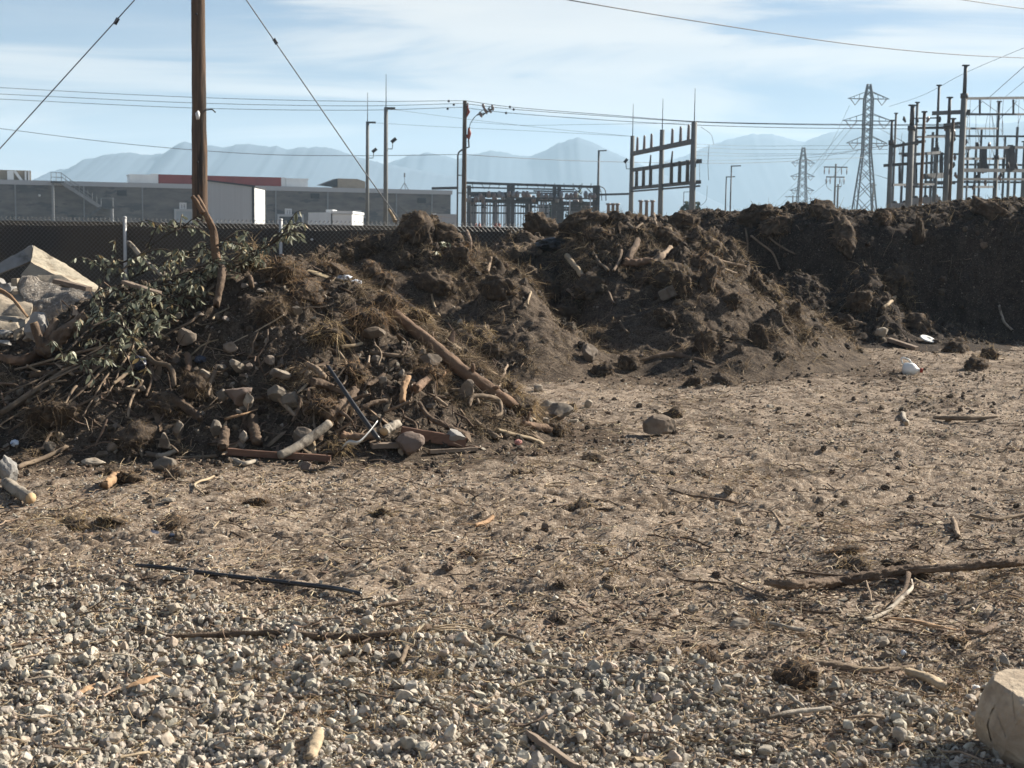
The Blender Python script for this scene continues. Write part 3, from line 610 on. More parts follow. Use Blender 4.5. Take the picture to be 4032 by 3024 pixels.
mSignInk = M('number_ink', (.16, .17, .18), rough=.7)
mLeafFar = M('far_foliage', (.07, .085, .05), (.045, .06, .035), 2, rough=.9, colattr='GEOMETRY')
mHill = M('hazed_hill_rock', (.075, .10, .135), (.06, .085, .115), .004, rough=1.0, detail=5)  # bluish tint of distant haze mixed into the rock colour
mBushLeaf = mLeafFar

# hills: ridges with slopes and gullies, real depth
def hill(name, D, prof, depth, seed, kz=1.0):
    px = np.arange(prof[0][0], prof[-1][0], 9.0); py = np.interp(px, [p[0] for p in prof], [p[1] for p in prof]) + 3.5 * perlin(px * .02, seed, 1.) + 6.0 * np.abs(perlin(px * .03, seed, 2.)) + 3.0 * np.abs(perlin(px * .09, seed, 5.))
    Q = np.array([P(a, b, D) for a, b in zip(px, py)]); t = np.concatenate([np.linspace(-1, 0, 26), np.linspace(.06, 1, 12)])
    X = np.repeat(Q[None, :, 0], len(t), 0) * (1 + .0 * t[:, None]); Yy = D + depth * t[:, None] + 0 * X
    h = np.maximum(Q[None, :, 2] + 6, 2) * (1 - np.abs(t[:, None]) ** .85)
    g = np.abs(perlin(X * .012 + seed, Yy * .004, seed)) + .5 * np.abs(perlin(X * .03 + seed, Yy * .01, seed + 2))
    h = h - g * .02 * h.max() * np.minimum(np.abs(t[:, None]) * 3, 1) * (1 - np.abs(t[:, None])) - 6
    V = np.stack([X, Yy, h], -1).reshape(-1, 3)
    return tag(link(name, mesh_np(name, [(V, grid_faces(len(t), len(px)))]), mHill), kind='structure')
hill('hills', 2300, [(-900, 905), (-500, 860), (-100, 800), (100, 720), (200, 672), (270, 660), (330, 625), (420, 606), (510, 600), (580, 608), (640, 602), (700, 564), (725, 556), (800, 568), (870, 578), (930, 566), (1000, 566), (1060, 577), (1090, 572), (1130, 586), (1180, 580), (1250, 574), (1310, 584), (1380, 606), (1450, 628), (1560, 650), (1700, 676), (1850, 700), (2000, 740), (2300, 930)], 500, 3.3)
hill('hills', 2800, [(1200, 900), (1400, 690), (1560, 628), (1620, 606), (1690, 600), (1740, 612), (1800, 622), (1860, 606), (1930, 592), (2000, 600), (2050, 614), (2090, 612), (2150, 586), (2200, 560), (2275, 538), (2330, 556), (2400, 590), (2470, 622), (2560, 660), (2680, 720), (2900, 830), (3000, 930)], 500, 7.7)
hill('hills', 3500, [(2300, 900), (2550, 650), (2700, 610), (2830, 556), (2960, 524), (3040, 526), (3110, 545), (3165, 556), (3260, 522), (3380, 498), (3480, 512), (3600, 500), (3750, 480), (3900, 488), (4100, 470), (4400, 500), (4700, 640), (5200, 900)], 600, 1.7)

# --- warehouse
wl = P(-700, 720, 178); wrt = P(1775, 748, 206); dW = nrm(wrt - wl); dW[2] = 0; dW = nrm(dW); nW = np.array([dW[1], -dW[0], 0])   # nW faces the camera
Lw = float((wrt - wl) @ dW); zroof = P(900, 724, 190)[2]
def W(s, d, z): return np.array([wl[0], wl[1], 0]) + dW * s + nW * d + np.array([0, 0, z])
def wbox(s0, s1, d0, d1, z0, z1):
    V = np.array([W(s, d, z) for z in (z0, z1) for s, d in ((s0, d0), (s1, d0), (s1, d1), (s0, d1))]); return V, _BF
def sW(px, py=760):
    d = ray(px, py); A = np.array([[d[0], -dW[0]], [d[1], -dW[1]]]); t, s = np.linalg.solve(A, [wl[0] - CAM[0], wl[1] - CAM[1]]); return s, CAM[2] + d[2] * t
wh = empty('warehouse', W(Lw / 2, 0, 0), 'long low grey block warehouse with pale roof edge behind the fence at left', 'warehouse')
part('wall', [wbox(0, Lw, -60, 0, 0, zroof - .6)], mWallStone, wh, smooth=False)
part('parapet', [wbox(-.2, Lw + .2, -60, .15, zroof - .6, zroof)], mBand, wh, smooth=False)
for px, w_, y0, y1 in ((723, 30, 832, 875), (1142, 46, 853, 885), (1410, 34, 858, 890)):
    s, z = sW(px, y0); sc_ = 190 / F; fr = part('dock_door', [wbox(s - w_ * sc_, s + w_ * sc_, .02, .25, -.05, z)], mDoor if px == 723 else mDarkTrim, wh, smooth=False)
    part('door_frame', [wbox(s - w_ * sc_ - .25, s - w_ * sc_, .01, .4, -.05, z + .3), wbox(s + w_ * sc_, s + w_ * sc_ + .25, .01, .4, -.05, z + .3), wbox(s - w_ * sc_, s + w_ * sc_, .01, .4, z, z + .3)], mBand, fr, smooth=False)
for px, py in ((720, 812), (1135, 835), (1409, 843)):
    s, z = sW(px, py); k = .5; g = part('number_plate', [wbox(s - .48, s + .48, .02, .1, z - .48, z + .48)], mSign, wh, smooth=False)
    part('digit', [wbox(s - .20, s - .10, .1, .115, z - .28, z + .24), wbox(s + .06, s + .26, .1, .115, z - .28, z - .2), wbox(s + .06, s + .26, .1, .115, z + .16, z + .24), wbox(s + .18, s + .26, .1, .115, z - .2, z + .16), wbox(s + .06, s + .18, .1, .115, z - .06, z + .02)], mSignInk, g, smooth=False)
s, z = sW(155, 770); part('wall_lamp', [(ico(2)[0] * .17 + W(s, .2, z), ico(2)[1])], mWhite, wh)
for px in (60, 330, 560, 1085, 1290, 1560, 1700): s, _ = sW(px); part('downspout', [wbox(s - .09, s + .09, .02, .2, 0, zroof - .6)], mGalv, wh, smooth=False)
for px, py in ((480, 760), (1240, 772), (1660, 790)): s, z = sW(px, py); part('wall_vent', [wbox(s - .6, s + .6, .02, .14, z - .35, z + .35)], mDarkTrim, wh, smooth=False)
def on_roof(name, px0, px1, ytop, mat, label, cat, d0=-9, d1=-5, extra=None):
    s0, _ = sW(px0, 700); s1, _ = sW(px1, 700); zt = sW((px0 + px1) / 2, ytop)[1] * 1.0 + (sW((px0 + px1) / 2, ytop)[1] - CZ) * .035
    return thing(name, [wbox(s0, s1, d0, d1, zroof, zt)] + (extra(s0, s1, zt) if extra else []), mat, label, cat, smooth=False), s0, s1, zt
lip = lambda s0, s1, zt: [wbox(s0 - .1, s1 + .1, -9.1, -4.9, zt - .12, zt + .03)]
on_roof('rooftop_unit', 524, 622, 690, mWhite, 'pale box unit on the warehouse roof left of the long red screen', 'rooftop unit', extra=lip)
on_roof('rooftop_unit', 1154, 1241, 706, mWhite, 'pale box unit on the warehouse roof right of the long red screen', 'rooftop unit', extra=lip)
o, s0, s1, zt = on_roof('roof_screen', 640, 1134, 695, mRed, 'long dark red metal screen on the warehouse roof', 'roof screen', extra=lambda a, b, c: [wbox(a + q * (b - a) / 5 - .06, a + q * (b - a) / 5 + .06, -4.98, -4.9, zroof, c) for q in range(1, 5)])
part('end_cap', [wbox(s0 - .9, s0 - .02, -8.8, -5.1, zroof, zt + .05)], mWhite, o, smooth=False); part('end_cap', [wbox(s1 + .02, s1 + .7, -8.8, -5.1, zroof, zt + .02)], mWhite, o, smooth=False)
s0, _ = sW(1365, 700); s1, _ = sW(1476, 700); zt = sW(1420, 699)[1]
hood = np.array([W(s, d, z) for d in (-9, -5.5) for s, z in ((s0, zroof), (s1, zroof), (s1, zt - .35), (s1 - 1.2, zt), (s0, zt), (s0, zroof + .05))])
o = thing('rooftop_cooler', [(hood, [[0, 1, 2, 3, 4, 5], [6, 11, 10, 9, 8, 7]] + [[i, i + 6, (i + 1) % 6 + 6, (i + 1) % 6] for i in range(6)])], mTan, 'tan rooftop cooler with a sloping hood on the warehouse roof', 'rooftop unit', smooth=False)
part('hood', [(np.array([W(s, d, z) for d in (-8.8, -5.7) for s, z in ((s0 - 2.4, zroof + .55), (s0 - .02, zroof + .35), (s0 - .02, zt - .03))]), [[0, 1, 2], [3, 5, 4], [0, 3, 4, 1], [1, 4, 5, 2], [2, 5, 3, 0]])], mDarkTrim, o, smooth=False)
s0, _ = sW(-60, 690); s1, _ = sW(126, 690); zt = sW(40, 664)[1]
o = thing('rooftop_unit', [wbox(s0, s1, -8, -5, zroof, zt)], mTan, 'tan and white boxed unit on the far left end of the warehouse roof', 'rooftop unit', smooth=False)
for a, b in ((.48, .62), (.86, .90), (.93, .97)): part('duct', [wbox(s0 + a * (s1 - s0), s0 + b * (s1 - s0), -4.98, -4.5, zroof, zt - .1)], mWhite, o, smooth=False)
part('brace', [beam(W(s0 + .64 * (s1 - s0), -4.7, zt - .1), W(s0 + .8 * (s1 - s0), -4.7, zroof), .3, .35)], mWhite, o, smooth=False)
s, z = sW(1623, 677); zb = zroof
o = thing('roof_antenna', [beam(W(s, -4, zb + 1.0), W(s, -4, z), .07, .07)] + [beam(W(s + a, -4 + b, zb), W(s, -4, zb + 1.1), .08, .08) for a, b in ((-.65, 0), (.65, 0), (0, .6))] + [beam(W(s, -4, z - .6), W(s, -4, z), .22, .22)], mGalv, 'thin tripod antenna standing on the warehouse roof', 'antenna', smooth=False)
# outside stair
s0, zt = sW(198, 663); s1, _ = sW(238, 663); s2, z2 = sW(393, 790); s3, z3 = sW(440, 815)
zl = zroof - .1
st = empty('outside_stair', W((s0 + s2) / 2, 1.5, 0), 'steel outside stair climbing the warehouse wall to the roof', 'stair')
part('landing', [wbox(s0, s1 + .3, .3, 2.2, zl - .2, zl)], mGalvD, st, smooth=False); part('landing', [wbox(s2, s3, .3, 2.2, z3 - .25, z3)], mGalvD, st, smooth=False)
for d in (.5, 2.1): part('stringer', [beam(W(s1, d, zl - .15), W(s2, d, z3 - .1), .12, .42)], mGalv, st, smooth=False)
part('stringer', [beam(W(s2, 2.1, z3 - .1), W(s2 - 4, 2.1, z3 - 3.0), .12, .35)], mGalvD, st, smooth=False)
for q in range(1, 18): part('tread', [wbox(s1 + (s2 - s1) * q / 18, s1 + (s2 - s1) * (q + .8) / 18, .55, 2.05, zl - .1 + (z3 - zl) * q / 18 - .05, zl - .1 + (z3 - zl) * q / 18)], mGalvD, st, smooth=False)
part('handrail', [beam(W(s1, 2.15, zl + 1.05 - q * .45), W(s2 - 1, 2.15, z3 + 1.3 - q * .45), .06, .07) for q in (0, 1)] + [beam(W(s1 + (s2 - s1) * q / 9, 2.15, zl + (z3 - zl) * q / 9), W(s1 + (s2 - s1) * q / 9, 2.15, zl + (z3 - zl) * q / 9 + 1.1), .05, .05) for q in range(9)], mGalv, st, smooth=False)
part('handrail', [beam(W(a, 2.15, zl + z_), W(b, 2.15, zl + z_), .06, .07) for z_ in (.5, 1.1) for a, b in ((s0, s1),)] + [beam(W(a, 2.15, zl), W(a, 2.15, zl + 1.15), .06, .06) for a in (s0, (s0 + s1) / 2, s1)] + [], mGalv, st, smooth=False); part('handrail', [beam(W(s2, 2.15, z3 + 1.1), W(s3, 2.15, z3 + 1.1), .06, .06), beam(W(s3, 2.15, z3), W(s3, 2.15, z3 + 1.2), .09, .09), beam(W(s2, 2.15, z3), W(s2, 2.15, z3 + 1.1), .06, .06)], mGalv, st, smooth=False)
for s in (s0 + .2, s3 - .1): part('post', [beam(W(s, 1.9, 0), W(s, 1.9, (zl if s < s1 else z3) - .25), .28, .28)], mGalv, st, smooth=False)

# --- metal shed
Ys = 150; a0 = P(760, 712, Ys); a1 = P(1000, 737, Ys); a2 = P(1043, 752, Ys + 9)
zs0, zs1 = a0[2] + .15, a1[2]
sh = empty('metal_shed', ((a0[0] + a1[0]) / 2, Ys, 0), 'pale grey metal shed with a low sloping roof, right of the wooden power pole', 'shed')
part('front_wall', [(np.array([[a0[0], Ys, 0], [a1[0], Ys, 0], [a1[0], Ys, zs1], [a0[0], Ys, zs0], [a0[0], Ys + .2, 0], [a1[0], Ys + .2, 0], [a1[0], Ys + .2, zs1], [a0[0], Ys + .2, zs0]]), _BF)], mGreyMetal, sh, smooth=False)
part('side_wall', [(np.array([[a1[0], Ys + .21, 0], [a2[0], Ys + 9, 0], [a2[0], Ys + 9, zs1 - .05], [a1[0], Ys + .21, zs1 - .05], [a1[0] - .2, Ys + .21, 0], [a2[0] - .2, Ys + 9.2, 0], [a2[0] - .2, Ys + 9.2, zs1 - .05], [a1[0] - .2, Ys + .21, zs1 - .05]]), _BF)], mWhite, sh, smooth=False)  # whiter than the grey front: this side's sunlight is put into the colour
part('roof', [(np.array([[a0[0] - .2, Ys - .2, zs0 + .02], [a1[0] + .15, Ys - .2, zs1 + .02], [a2[0] + .1, Ys + 9.3, zs1 + .02], [a0[0] - .2, Ys + 9.3, zs0 + .02], [a0[0] - .2, Ys - .2, zs0 + .17], [a1[0] + .15, Ys - .2, zs1 + .17], [a2[0] + .1, Ys + 9.3, zs1 + .17], [a0[0] - .2, Ys + 9.3, zs0 + .17]]), _BF)], mDarkTrim, sh, smooth=False)
part('corner_trim', [box(a1[0] - .22, a1[0] + .06, Ys - .06, Ys - .01, 0, zs1)], mDarkTrim, sh, smooth=False)

# --- white box trailer and a grey cabinet behind the fence
Yt = 120; b0 = P(1180, 845, Yt); b1 = P(1303, 835, Yt); b2 = P(1386, 832, Yt)
tr = empty('box_trailer', ((b0[0] + b2[0]) / 2, Yt, 0), 'white box trailer parked behind the fence in front of the warehouse', 'trailer')
part('box_body', [(np.array([[b0[0], Yt + 5, .95], [b1[0], Yt, .95], [b1[0] + .1, Yt + 9, .95], [b0[0], Yt + 9, .95], [b0[0], Yt + 5, b1[2]], [b1[0], Yt, b1[2] - .02], [b1[0] + .1, Yt + 9, b1[2] - .02], [b0[0], Yt + 9, b1[2]]]), _BF)], mWhite, tr, smooth=False)
part('rear_door', [box(b1[0] + .12, b2[0], Yt - .02, Yt + 9, .95, b1[2] - .15)], mWhite, tr, smooth=False)
part('top_rail', [box(b1[0], b2[0] + .08, Yt - .15, Yt + 9, b1[2] - .12, b1[2] + .10)], mWhite, tr, smooth=False)
part('reefer_unit', [box(P(1258, 825, Yt)[0], P(1286, 825, Yt)[0], Yt + 4, Yt + 7, b1[2], P(1270, 822, Yt)[2])], mWhite, tr, smooth=False)
for x in (b0[0] + .8, b2[0] - .5):
    for y in (Yt + 1.2, Yt + 8): part('wheel', [tube([[x - .15, y, .48], [x + .15, y, .48]], [.48, .48], 16)], mDarkTrim, tr)
part('chassis', [box(b0[0] + .3, b2[0] - .2, Yt + 1, Yt + 8.5, .6, .9)], mDarkTrim, tr, smooth=False)
Yc = 110; c0 = P(1697, 842, Yc); c1 = P(1797, 845, Yc)
cb = thing('metal_cabinet', [box(c0[0] + .35, c1[0], Yc, Yc + 2.5, 0, c0[2])], mGreyMetal, 'pale grey equipment cabinet left of the cable pole base', 'cabinet', smooth=False)
part('side_panel', [box(c0[0], c0[0] + .34, Yc - .03, Yc + 2.5, 0, c0[2] + .03)], mWhite, cb, smooth=False)

# --- poles
def zt(px, py, Y): return P(px, py, Y)[2]
def xat(px, py, Y): return P(px, py, Y)[0]
def shaft(x, Y, z0, z1, r0, r1, n=12, rough=0, seed=1): 
    k = max(3, int((z1 - z0) / .25)) if rough else 2
    z = np.linspace(z0, z1, k); return tube(np.stack([np.full(k, x), np.full(k, Y), z], 1), np.linspace(r0, r1, k), n, rough, seed)
Yp = 30.5; xp = xat(788, 860, Yp); zpt = zt(778, -290, Yp)
pp = empty('power_pole', (xp, Yp, 0), 'tall brown wooden power pole rising behind the fence at left', 'power pole')
part('pole_shaft', [shaft(xp, Yp, -.2, zpt, .178, .135, 16, .07, 5)], mPoleWood, pp)
zi = zt(785, 462, Yp); part('spool_insulator', [tube([[xp + .02, Yp - .17, zi + .11], [xp + .02, Yp - .24, zi + .06], [xp + .03, Yp - .25, zi - .06]], [.02, .05, .035], 8)], mWhite, pp)
zi = zt(785, 434, Yp); part('step_bolt', [tube([[xp + .13, Yp - .05, zi], [xp + .30, Yp - .10, zi + .015], [xp + .37, Yp - .1, zi - .05]], .016, 6)], mGalvD, pp)
for z in (zt(785, 60, Yp), zt(787, 640, Yp)): part('through_bolt', [tube([[xp, Yp - .19, z], [xp, Yp - .145, z]], .022, 8)], mDarkTrim, pp)
tag(thing('guy_wire', [tube([[xp - .1, Yp, zpt - .1], P(530, 0, Yp - .6), P(0, 585, Yp - 2.2), P(-120, 717, Yp - 2.6)], .013, 6)], mWire, 'left guy wire slanting down from the wooden power pole', 'guy wire', 'guy wires of the wooden power pole'))
part('strain_insulator', [tube([P(452, 95, Yp - .78), P(465, 72, Yp - .76)], [.04, .04], 8)], mDarkTrim, bpy.data.objects['guy_wire'])
o = thing('guy_wire', [tube([[xp + .1, Yp, zpt - .1], P(970, 0, Yp + .5), P(1432, 672, Yp + 2), P(1600, 905, Yp + 2.6)], .013, 6)], mWire, 'right guy wire slanting down from the wooden power pole', 'guy wire', 'guy wires of the wooden power pole')
part('strain_insulator', [tube([P(1078, 153, Yp + .86), P(1090, 173, Yp + .90)], [.04, .04], 8)], mDarkTrim, o)

# distribution pole with cable risers
Yd = 93; xd = xat(1826, 860, Yd); zd = zt(1832, 397, Yd)
dp = empty('cable_pole', (xd, Yd, 0), 'dark wooden pole with cable risers and a slanted switch rack at its top', 'power pole')
part('pole_shaft', [shaft(xd, Yd, 0, zd, .19, .13, 10, .04, 3)], mPoleDark, dp)
xr = xat(1801, 800, Yd); z1 = zt(1802, 600, Yd)
part('riser_pipe', [tube([[xr, Yd, 0], [xr, Yd, z1 - .2], [xr + .06, Yd, z1], [xr + .25, Yd, z1 + .16], [xd, Yd - .1, z1 + .26], [xd + .3, Yd - .1, z1 + .35], P(1845, 555, Yd), P(1849, 500, Yd)], .055, 8)], mGalvD, dp)
for y in (690, 760): part('standoff', [beam([xr, Yd, zt(1805, y, Yd)], [xd, Yd, zt(1805, y, Yd)], .05, .06)], mGalvD, dp, smooth=False)
part('cable_head', [tube([P(1846, 505, Yd), P(1848, 525, Yd), P(1846, 548, Yd)], [.07, .13, .06], 8), tube([P(1838, 530, Yd), P(1842, 545, Yd)], [.09, .05], 8)], mRedIns, dp)
part('jumper', [tube(spline([P(1848, 503, Yd), P(1853, 485, Yd), P(1875, 455, Yd), P(1905, 430 + q, Yd)], 10), .022, 5) for q in (0, 14, 24)], mWire, dp)
part('upper_hardware', [tube([P(1838, 415, Yd), P(1845, 440, Yd), P(1835, 460, Yd)], [.06, .12, .08], 6), tube([P(1842, 405, Yd), P(1842, 430, Yd)], .05, 6)], mRedIns, dp)
rk = part('switch_rack', [beam(P(1890, 458, Yd), P(1945, 425, Yd), .07, .09), beam(P(1903, 413, Yd), P(1918, 450, Yd), .06, .06), beam(P(1920, 432, Yd), P(1930, 418, Yd), .06, .06)], mGalvD, dp, smooth=False)
for a, b in (((1889, 440), (1898, 462)), ((1901, 408), (1906, 428)), ((1906, 425), (1918, 446)), ((1937, 412), (1942, 436)), ((1925, 428), (1935, 445)), ((1938, 425), (1944, 430))):
    part('insulator', [tube([P(*a, Yd), (P(*a, Yd) + P(*b, Yd)) / 2, P(*b, Yd)], [.06, .11, .05], 7)], mInsul, rk)
# lightning masts with floodlights
def mast(px, py, ytop, yspike, Y, r, lamp, label):
    x = xat(px, py, Y); z = zt(px, ytop, Y); o = empty('lightning_mast', (x, Y, 0), label, 'mast', 'slim masts before the warehouse')
    part('mast_pole', [shaft(x, Y, 0, z, r * 1.15, r * .9)], mConcPole, o); part('spike', [shaft(x, Y, z, zt(px, yspike, Y), .03, .018, 6)], mGalvD, o)
    part('cap_arm', [beam([x - .1, Y, z], [x + .55, Y, z], .12, .12)], mGalvD, o, smooth=False)
    zl_ = zt(px, lamp, Y); a = part('lamp_arm', [tube([[x, Y, zl_], [x + .38, Y, zl_], [x + .42, Y, zl_ + .35]], .03, 6)], mGalvD, o)
    part('floodlight', [beam([x + .34, Y - .1, zl_ + .38], [x + .62, Y - .1, zl_ + .62], .3, .18)], mDarkTrim, a, smooth=False)
mast(1446, 860, 482, 365, 96, .115, 622, 'left and shorter of the two slim masts in front of the warehouse')
mast(1518, 860, 426, 292, 86, .13, 586, 'right and taller of the two slim masts in front of the warehouse')
def street(px, py, ytop, Y, arm, label, r=.09):
    x = xat(px, py, Y); z = zt(px, ytop, Y); o = empty('street_lamp', (x, Y, 0), label, 'street lamp', 'far street lamps')
    part('lamp_post', [shaft(x, Y, 0, z, r, r * .7, 8)], mGalvD, o); part('lamp_head', [beam([x, Y, z - .05], [x + arm, Y, z], .25, .1)], mGalvD, o, smooth=False)
street(2354, 800, 592, 130, .7, 'lone grey street lamp at the right end of the low switchyard', .13)
street(2857, 800, 695, 150, .9, 'shorter left street lamp of the close pair right of the steel switch frame', .09)
street(2876, 800, 652, 140, .9, 'taller right street lamp of the close pair right of the steel switch frame', .09)
street(2692, 800, 755, 260, 1.1, 'tiny street lamp seen between the posts of the steel switch frame', .1)

# --- steel switch frame (three posts)
ps = [(2490, 535, 408, 93, .15), (2607, 511, 388, 86.5, .155), (2733, 480, 347, 80, .175)]
fr = empty('switch_frame', (xat(2607, 850, 86.5), 86.5, 0), 'grey steel switch frame of three posts joined by sloping beams', 'switch frame')
xs = []
for px, yt_, sp, Y, r in ps:
    x = xat(px - (px - 2016) * .012, 830, Y); xs.append(x); part('post', [shaft(x, Y, 0, zt(px, yt_, Y), r * 1.1, r * .9, 12)], mConcPole, fr)
    part('spike', [shaft(x, Y, zt(px, yt_, Y), zt(px, sp, Y), .03, .016, 6)], mGalvD, fr)
def fpt(t, h):
    """t 0..2 along the posts, h height"""
    i = min(int(t), 1); f_ = t - i; return np.array([xs[i] + f_ * (xs[i + 1] - xs[i]), ps[i][3] + f_ * (ps[i + 1][3] - ps[i][3]), h])
for yA, yC, hh, w_ in ((606, 556, .26, .22), (670, 634, .22, .2), (742, 716, .2, .18), (754, 732, .1, .1)):
    zA = zt(2495, yA, 93); zC = zt(2733, yC, 80); part('beam', [beam(fpt(0, zA), fpt(2, zC) + np.array([(xs[2] - xs[1]) * (.35 if yA > 650 else 0), 0, 0]), w_, hh)], mGalvD, fr, smooth=False)
zA, zC = zt(2495, 606, 93), zt(2733, 556, 80); mA, mC = zt(2495, 670, 93), zt(2733, 634, 80); lA, lC = zt(2495, 742, 93), zt(2733, 716, 80)
for t in (.18, .42, .66, 1.34, 1.6, 1.84):
    b = fpt(t, zA + (zC - zA) * t / 2); part('insulator', [tube([b, b + [0, 0, .15], b + [0, 0, .9], b + [0, 0, 1.0]], [.16, .10, .07, .06], 8)], mInsul, fr)
    b = fpt(t, mA + (mC - mA) * t / 2); e = fpt(t, lA + (lC - lA) * t / 2); part('switch_rod', [tube([e, b, b + [0, 0, .1]], [.11, .10, .13], 8)], mGalvD, fr)
for t in (.5, 1.2): b = fpt(t, mA + (mC - mA) * t / 2); part('lightning_arrester', [tube([b + [.2, -.3, .1], b + [.25, -.35, .8]], [.07, .05], 6)], mGalvD, fr)
zl_ = zt(2480, 665, 93); a = part('lamp_arm', [tube([[xs[0], 93, zl_], [xs[0] - .35, 93, zl_], [xs[0] - .4, 93, zl_ + .4]], .03, 6)], mGalvD, fr); part('floodlight', [beam([xs[0] - .5, 92.9, zl_ + .4], [xs[0] - .32, 92.9, zl_ + .62], .3, .18)], mDarkTrim, a, smooth=False)
part('jumper', [tube(spline([P(2760, 500, 80), P(2800, 530, 80), P(2810, 568, 80)], 8), .012, 4), tube(spline([P(2792, 570, 80), P(2788, 640, 80), P(2790, 710, 80)], 8), .015, 4), tube(spline([P(2785, 730, 80), P(2780, 790, 80), P(2758, 810, 80)], 8), .012, 4), tube([P(2755, 640, 80), P(2755, 712, 80)], .012, 4)], mWire, fr)

# --- low switchyard
def bus(name, pts, label, cat): ...
sy = empty('bus_structure', (xat(2090, 850, 115), 115, 0), 'low steel bus structure with a long top rail in the switchyard behind the mounds', 'bus structure')
Yb = 115
def bar(p, q, w_=.16, h_=.16, dy=0.0): return beam(P(*p, Yb + dy), P(*q, Yb + dy), w_, h_)
part('top_rail', [bar((1822, 718), (2352, 735), .16, .14), bar((1822, 722), (2352, 739), .1, .1, 5)], mGalvD, sy, smooth=False)
part('lower_rail', [bar((1830, 738), (2260, 747), .14, .12)], mGalvD, sy, smooth=False)
for px in (1846, 2002, 2018, 2182, 2200, 2340, 2352): x = xat(px, 850, Yb); part('post', [box(x - .16, x + .16, Yb - .16, Yb + .16, 0, zt(px, 730, Yb))], mGalvD, sy, smooth=False)
for a, b, c, d, hh in ((1846, 767, 2012, 771, .34), (1836, 788, 2120, 797, .30), (2030, 785, 2190, 789, .25), (2190, 800, 2345, 803, .32), (2180, 826, 2345, 826, .22), (2345, 767, 2490, 763, .16), (1700, 742, 1800, 740, .2)): part('cross_beam', [bar((a, b), (c, d), .3, hh)], mGalvD, sy, smooth=False)
r3 = random.Random(5)
for px in range(1850, 2345, 19):
    a = r3.choice((752, 760, 770)); x = px + r3.uniform(-5, 5); part('insulator', [tube([P(x, a, Yb - .3), P(x, a + 12, Yb - .3), P(x, a + 27, Yb - .3)], [.10, .20, .14], 7)], r3.choice((mInsul, mGalv)), sy)
for q in [bar((px, 722), (px + r3.uniform(-12, 12), 745), .05, .05) for px in range(1860, 2340, 36)] + [bar((2255, 740), (2290, 765), .06, .06), bar((2290, 740), (2262, 768), .06, .06), bar((2310, 740), (2340, 770), .06, .06)]: part('hanger', [q], mGalvD, sy, smooth=False)
part('guard_bar', [tube(spline([P(2352, 735, Yb), P(2372, 737, Yb), P(2384, 752, Yb), P(2386, 790, Yb)], 8), .04, 5), tube(spline([P(2352, 742, Yb), P(2364, 745, Yb), P(2370, 790, Yb)], 8), .03, 5)], mGalvD, sy)
for px in list(range(1842, 2190, 11)) + [2230, 2244, 2290, 2325, 2337]:
    a = r3.uniform(768, 800); w_ = r3.choice((.05, .07, .1)); d = r3.uniform(-1.5, 6); part('column', [beam(P(px, 884, Yb + d) * np.array([1, 1, 0]), P(px, a, Yb + d), w_, w_)], r3.choice((mGalv, mGalv, mGalvD, mGreyMetal)), sy, smooth=False)
for y_, a, b, d in ((758, 1836, 2195, 3), (779, 1990, 2350, -1), (808, 1840, 2110, 2), (815, 2050, 2345, 4), (838, 1835, 2180, 1), (752, 2100, 2260, 5)): part('cross_beam', [bar((a, y_), (b, y_ + 3), .12, .12, d)], mGalvD, sy, smooth=False)
for i, (px, w_, yt_, mt) in enumerate(((1862, 22, 812, mGalv), (1905, 18, 820, mGreyMetal), (1950, 20, 812, mGalv), (1995, 12, 806, mGreyMetal), (2080, 26, 798, mGalvD), (2140, 38, 810, mGreyMetal), (2205, 28, 806, mGalvD), (2265, 30, 818, mGalv), (2310, 30, 830, mWhite))):
    Y = Yb + 4 + i % 3; x = xat(px, 850, Y); h = zt(px, yt_, Y); w2 = w_ / F * Y / 2
    o = thing('switchgear_box', [box(x - w2, x + w2, Y - .6, Y + .6, 0, h)], mt, ('grey', 'light grey', 'dull grey')[i % 3] + f' switchgear cabinet in the low switchyard, ' + ('leftmost of its row', 'second from the left end', 'third from the left end', 'narrowest of its row', 'dark one left of the widest', 'widest of its row', 'dark one right of the widest', 'second from the right end', 'whitish at the right end of its row')[i], 'switchgear', 'switchgear cabinets in the low switchyard', smooth=False)
    part('lid', [box(x - w2 - .05, x + w2 + .05, Y - .65, Y + .65, h, h + .08)], mGalvD, o, smooth=False)
    for q in (-.5, 0, .5): part('bushing', [tube([[x + q * w2, Y, h + .08], [x + q * w2, Y, h + .45], [x + q * w2, Y, h + .7]], [.06, .12, .06], 7)], mInsul, o)
for i, px in enumerate((1874, 1888, 1952, 1966)):
    x = xat(px, 850, 108); o = thing('breaker_bushing', [tube([[x, 108, 0], [x, 108, 1.9], [x, 108, 2.05], [x, 108, 2.35]], [.16, .16, .13, .09], 8)], mRedIns, 'brownish red breaker bushing above the fence line, ' + ('leftmost of four', 'second of four from left', 'third of four from left', 'rightmost of four')[i], 'bushing', 'red breaker bushings')
    part('terminal', [tube([[x, 108, 2.35], [x, 108, 2.5]], [.04, .03], 6)], mGalv, o)
for i, px in enumerate((2395, 2413, 2430, 2522, 2545, 2568)):
    Y = 104; x = xat(px, 850, Y); h = zt(px, 800 if i < 3 else 788, Y)
    o = empty('post_insulator', (x, Y, 0), 'slim post insulator behind the mound crest, ' + ('leftmost of the left trio', 'middle of the left trio', 'rightmost of the left trio', 'leftmost of the trio by the switch frame', 'middle of the trio by the switch frame', 'rightmost of the trio by the switch frame')[i], 'post insulator', 'post insulators behind the mound crest')
    part('support', [beam([x, Y, 0], [x, Y, h - 1.2], .14, .14)], mGalv, o, smooth=False); part('insulator', [tube([[x, Y, h - 1.2], [x, Y, h - .15], [x, Y, h - .1], [x, Y, h]], [.13, .11, .2, .18], 8)], mInsul, o)

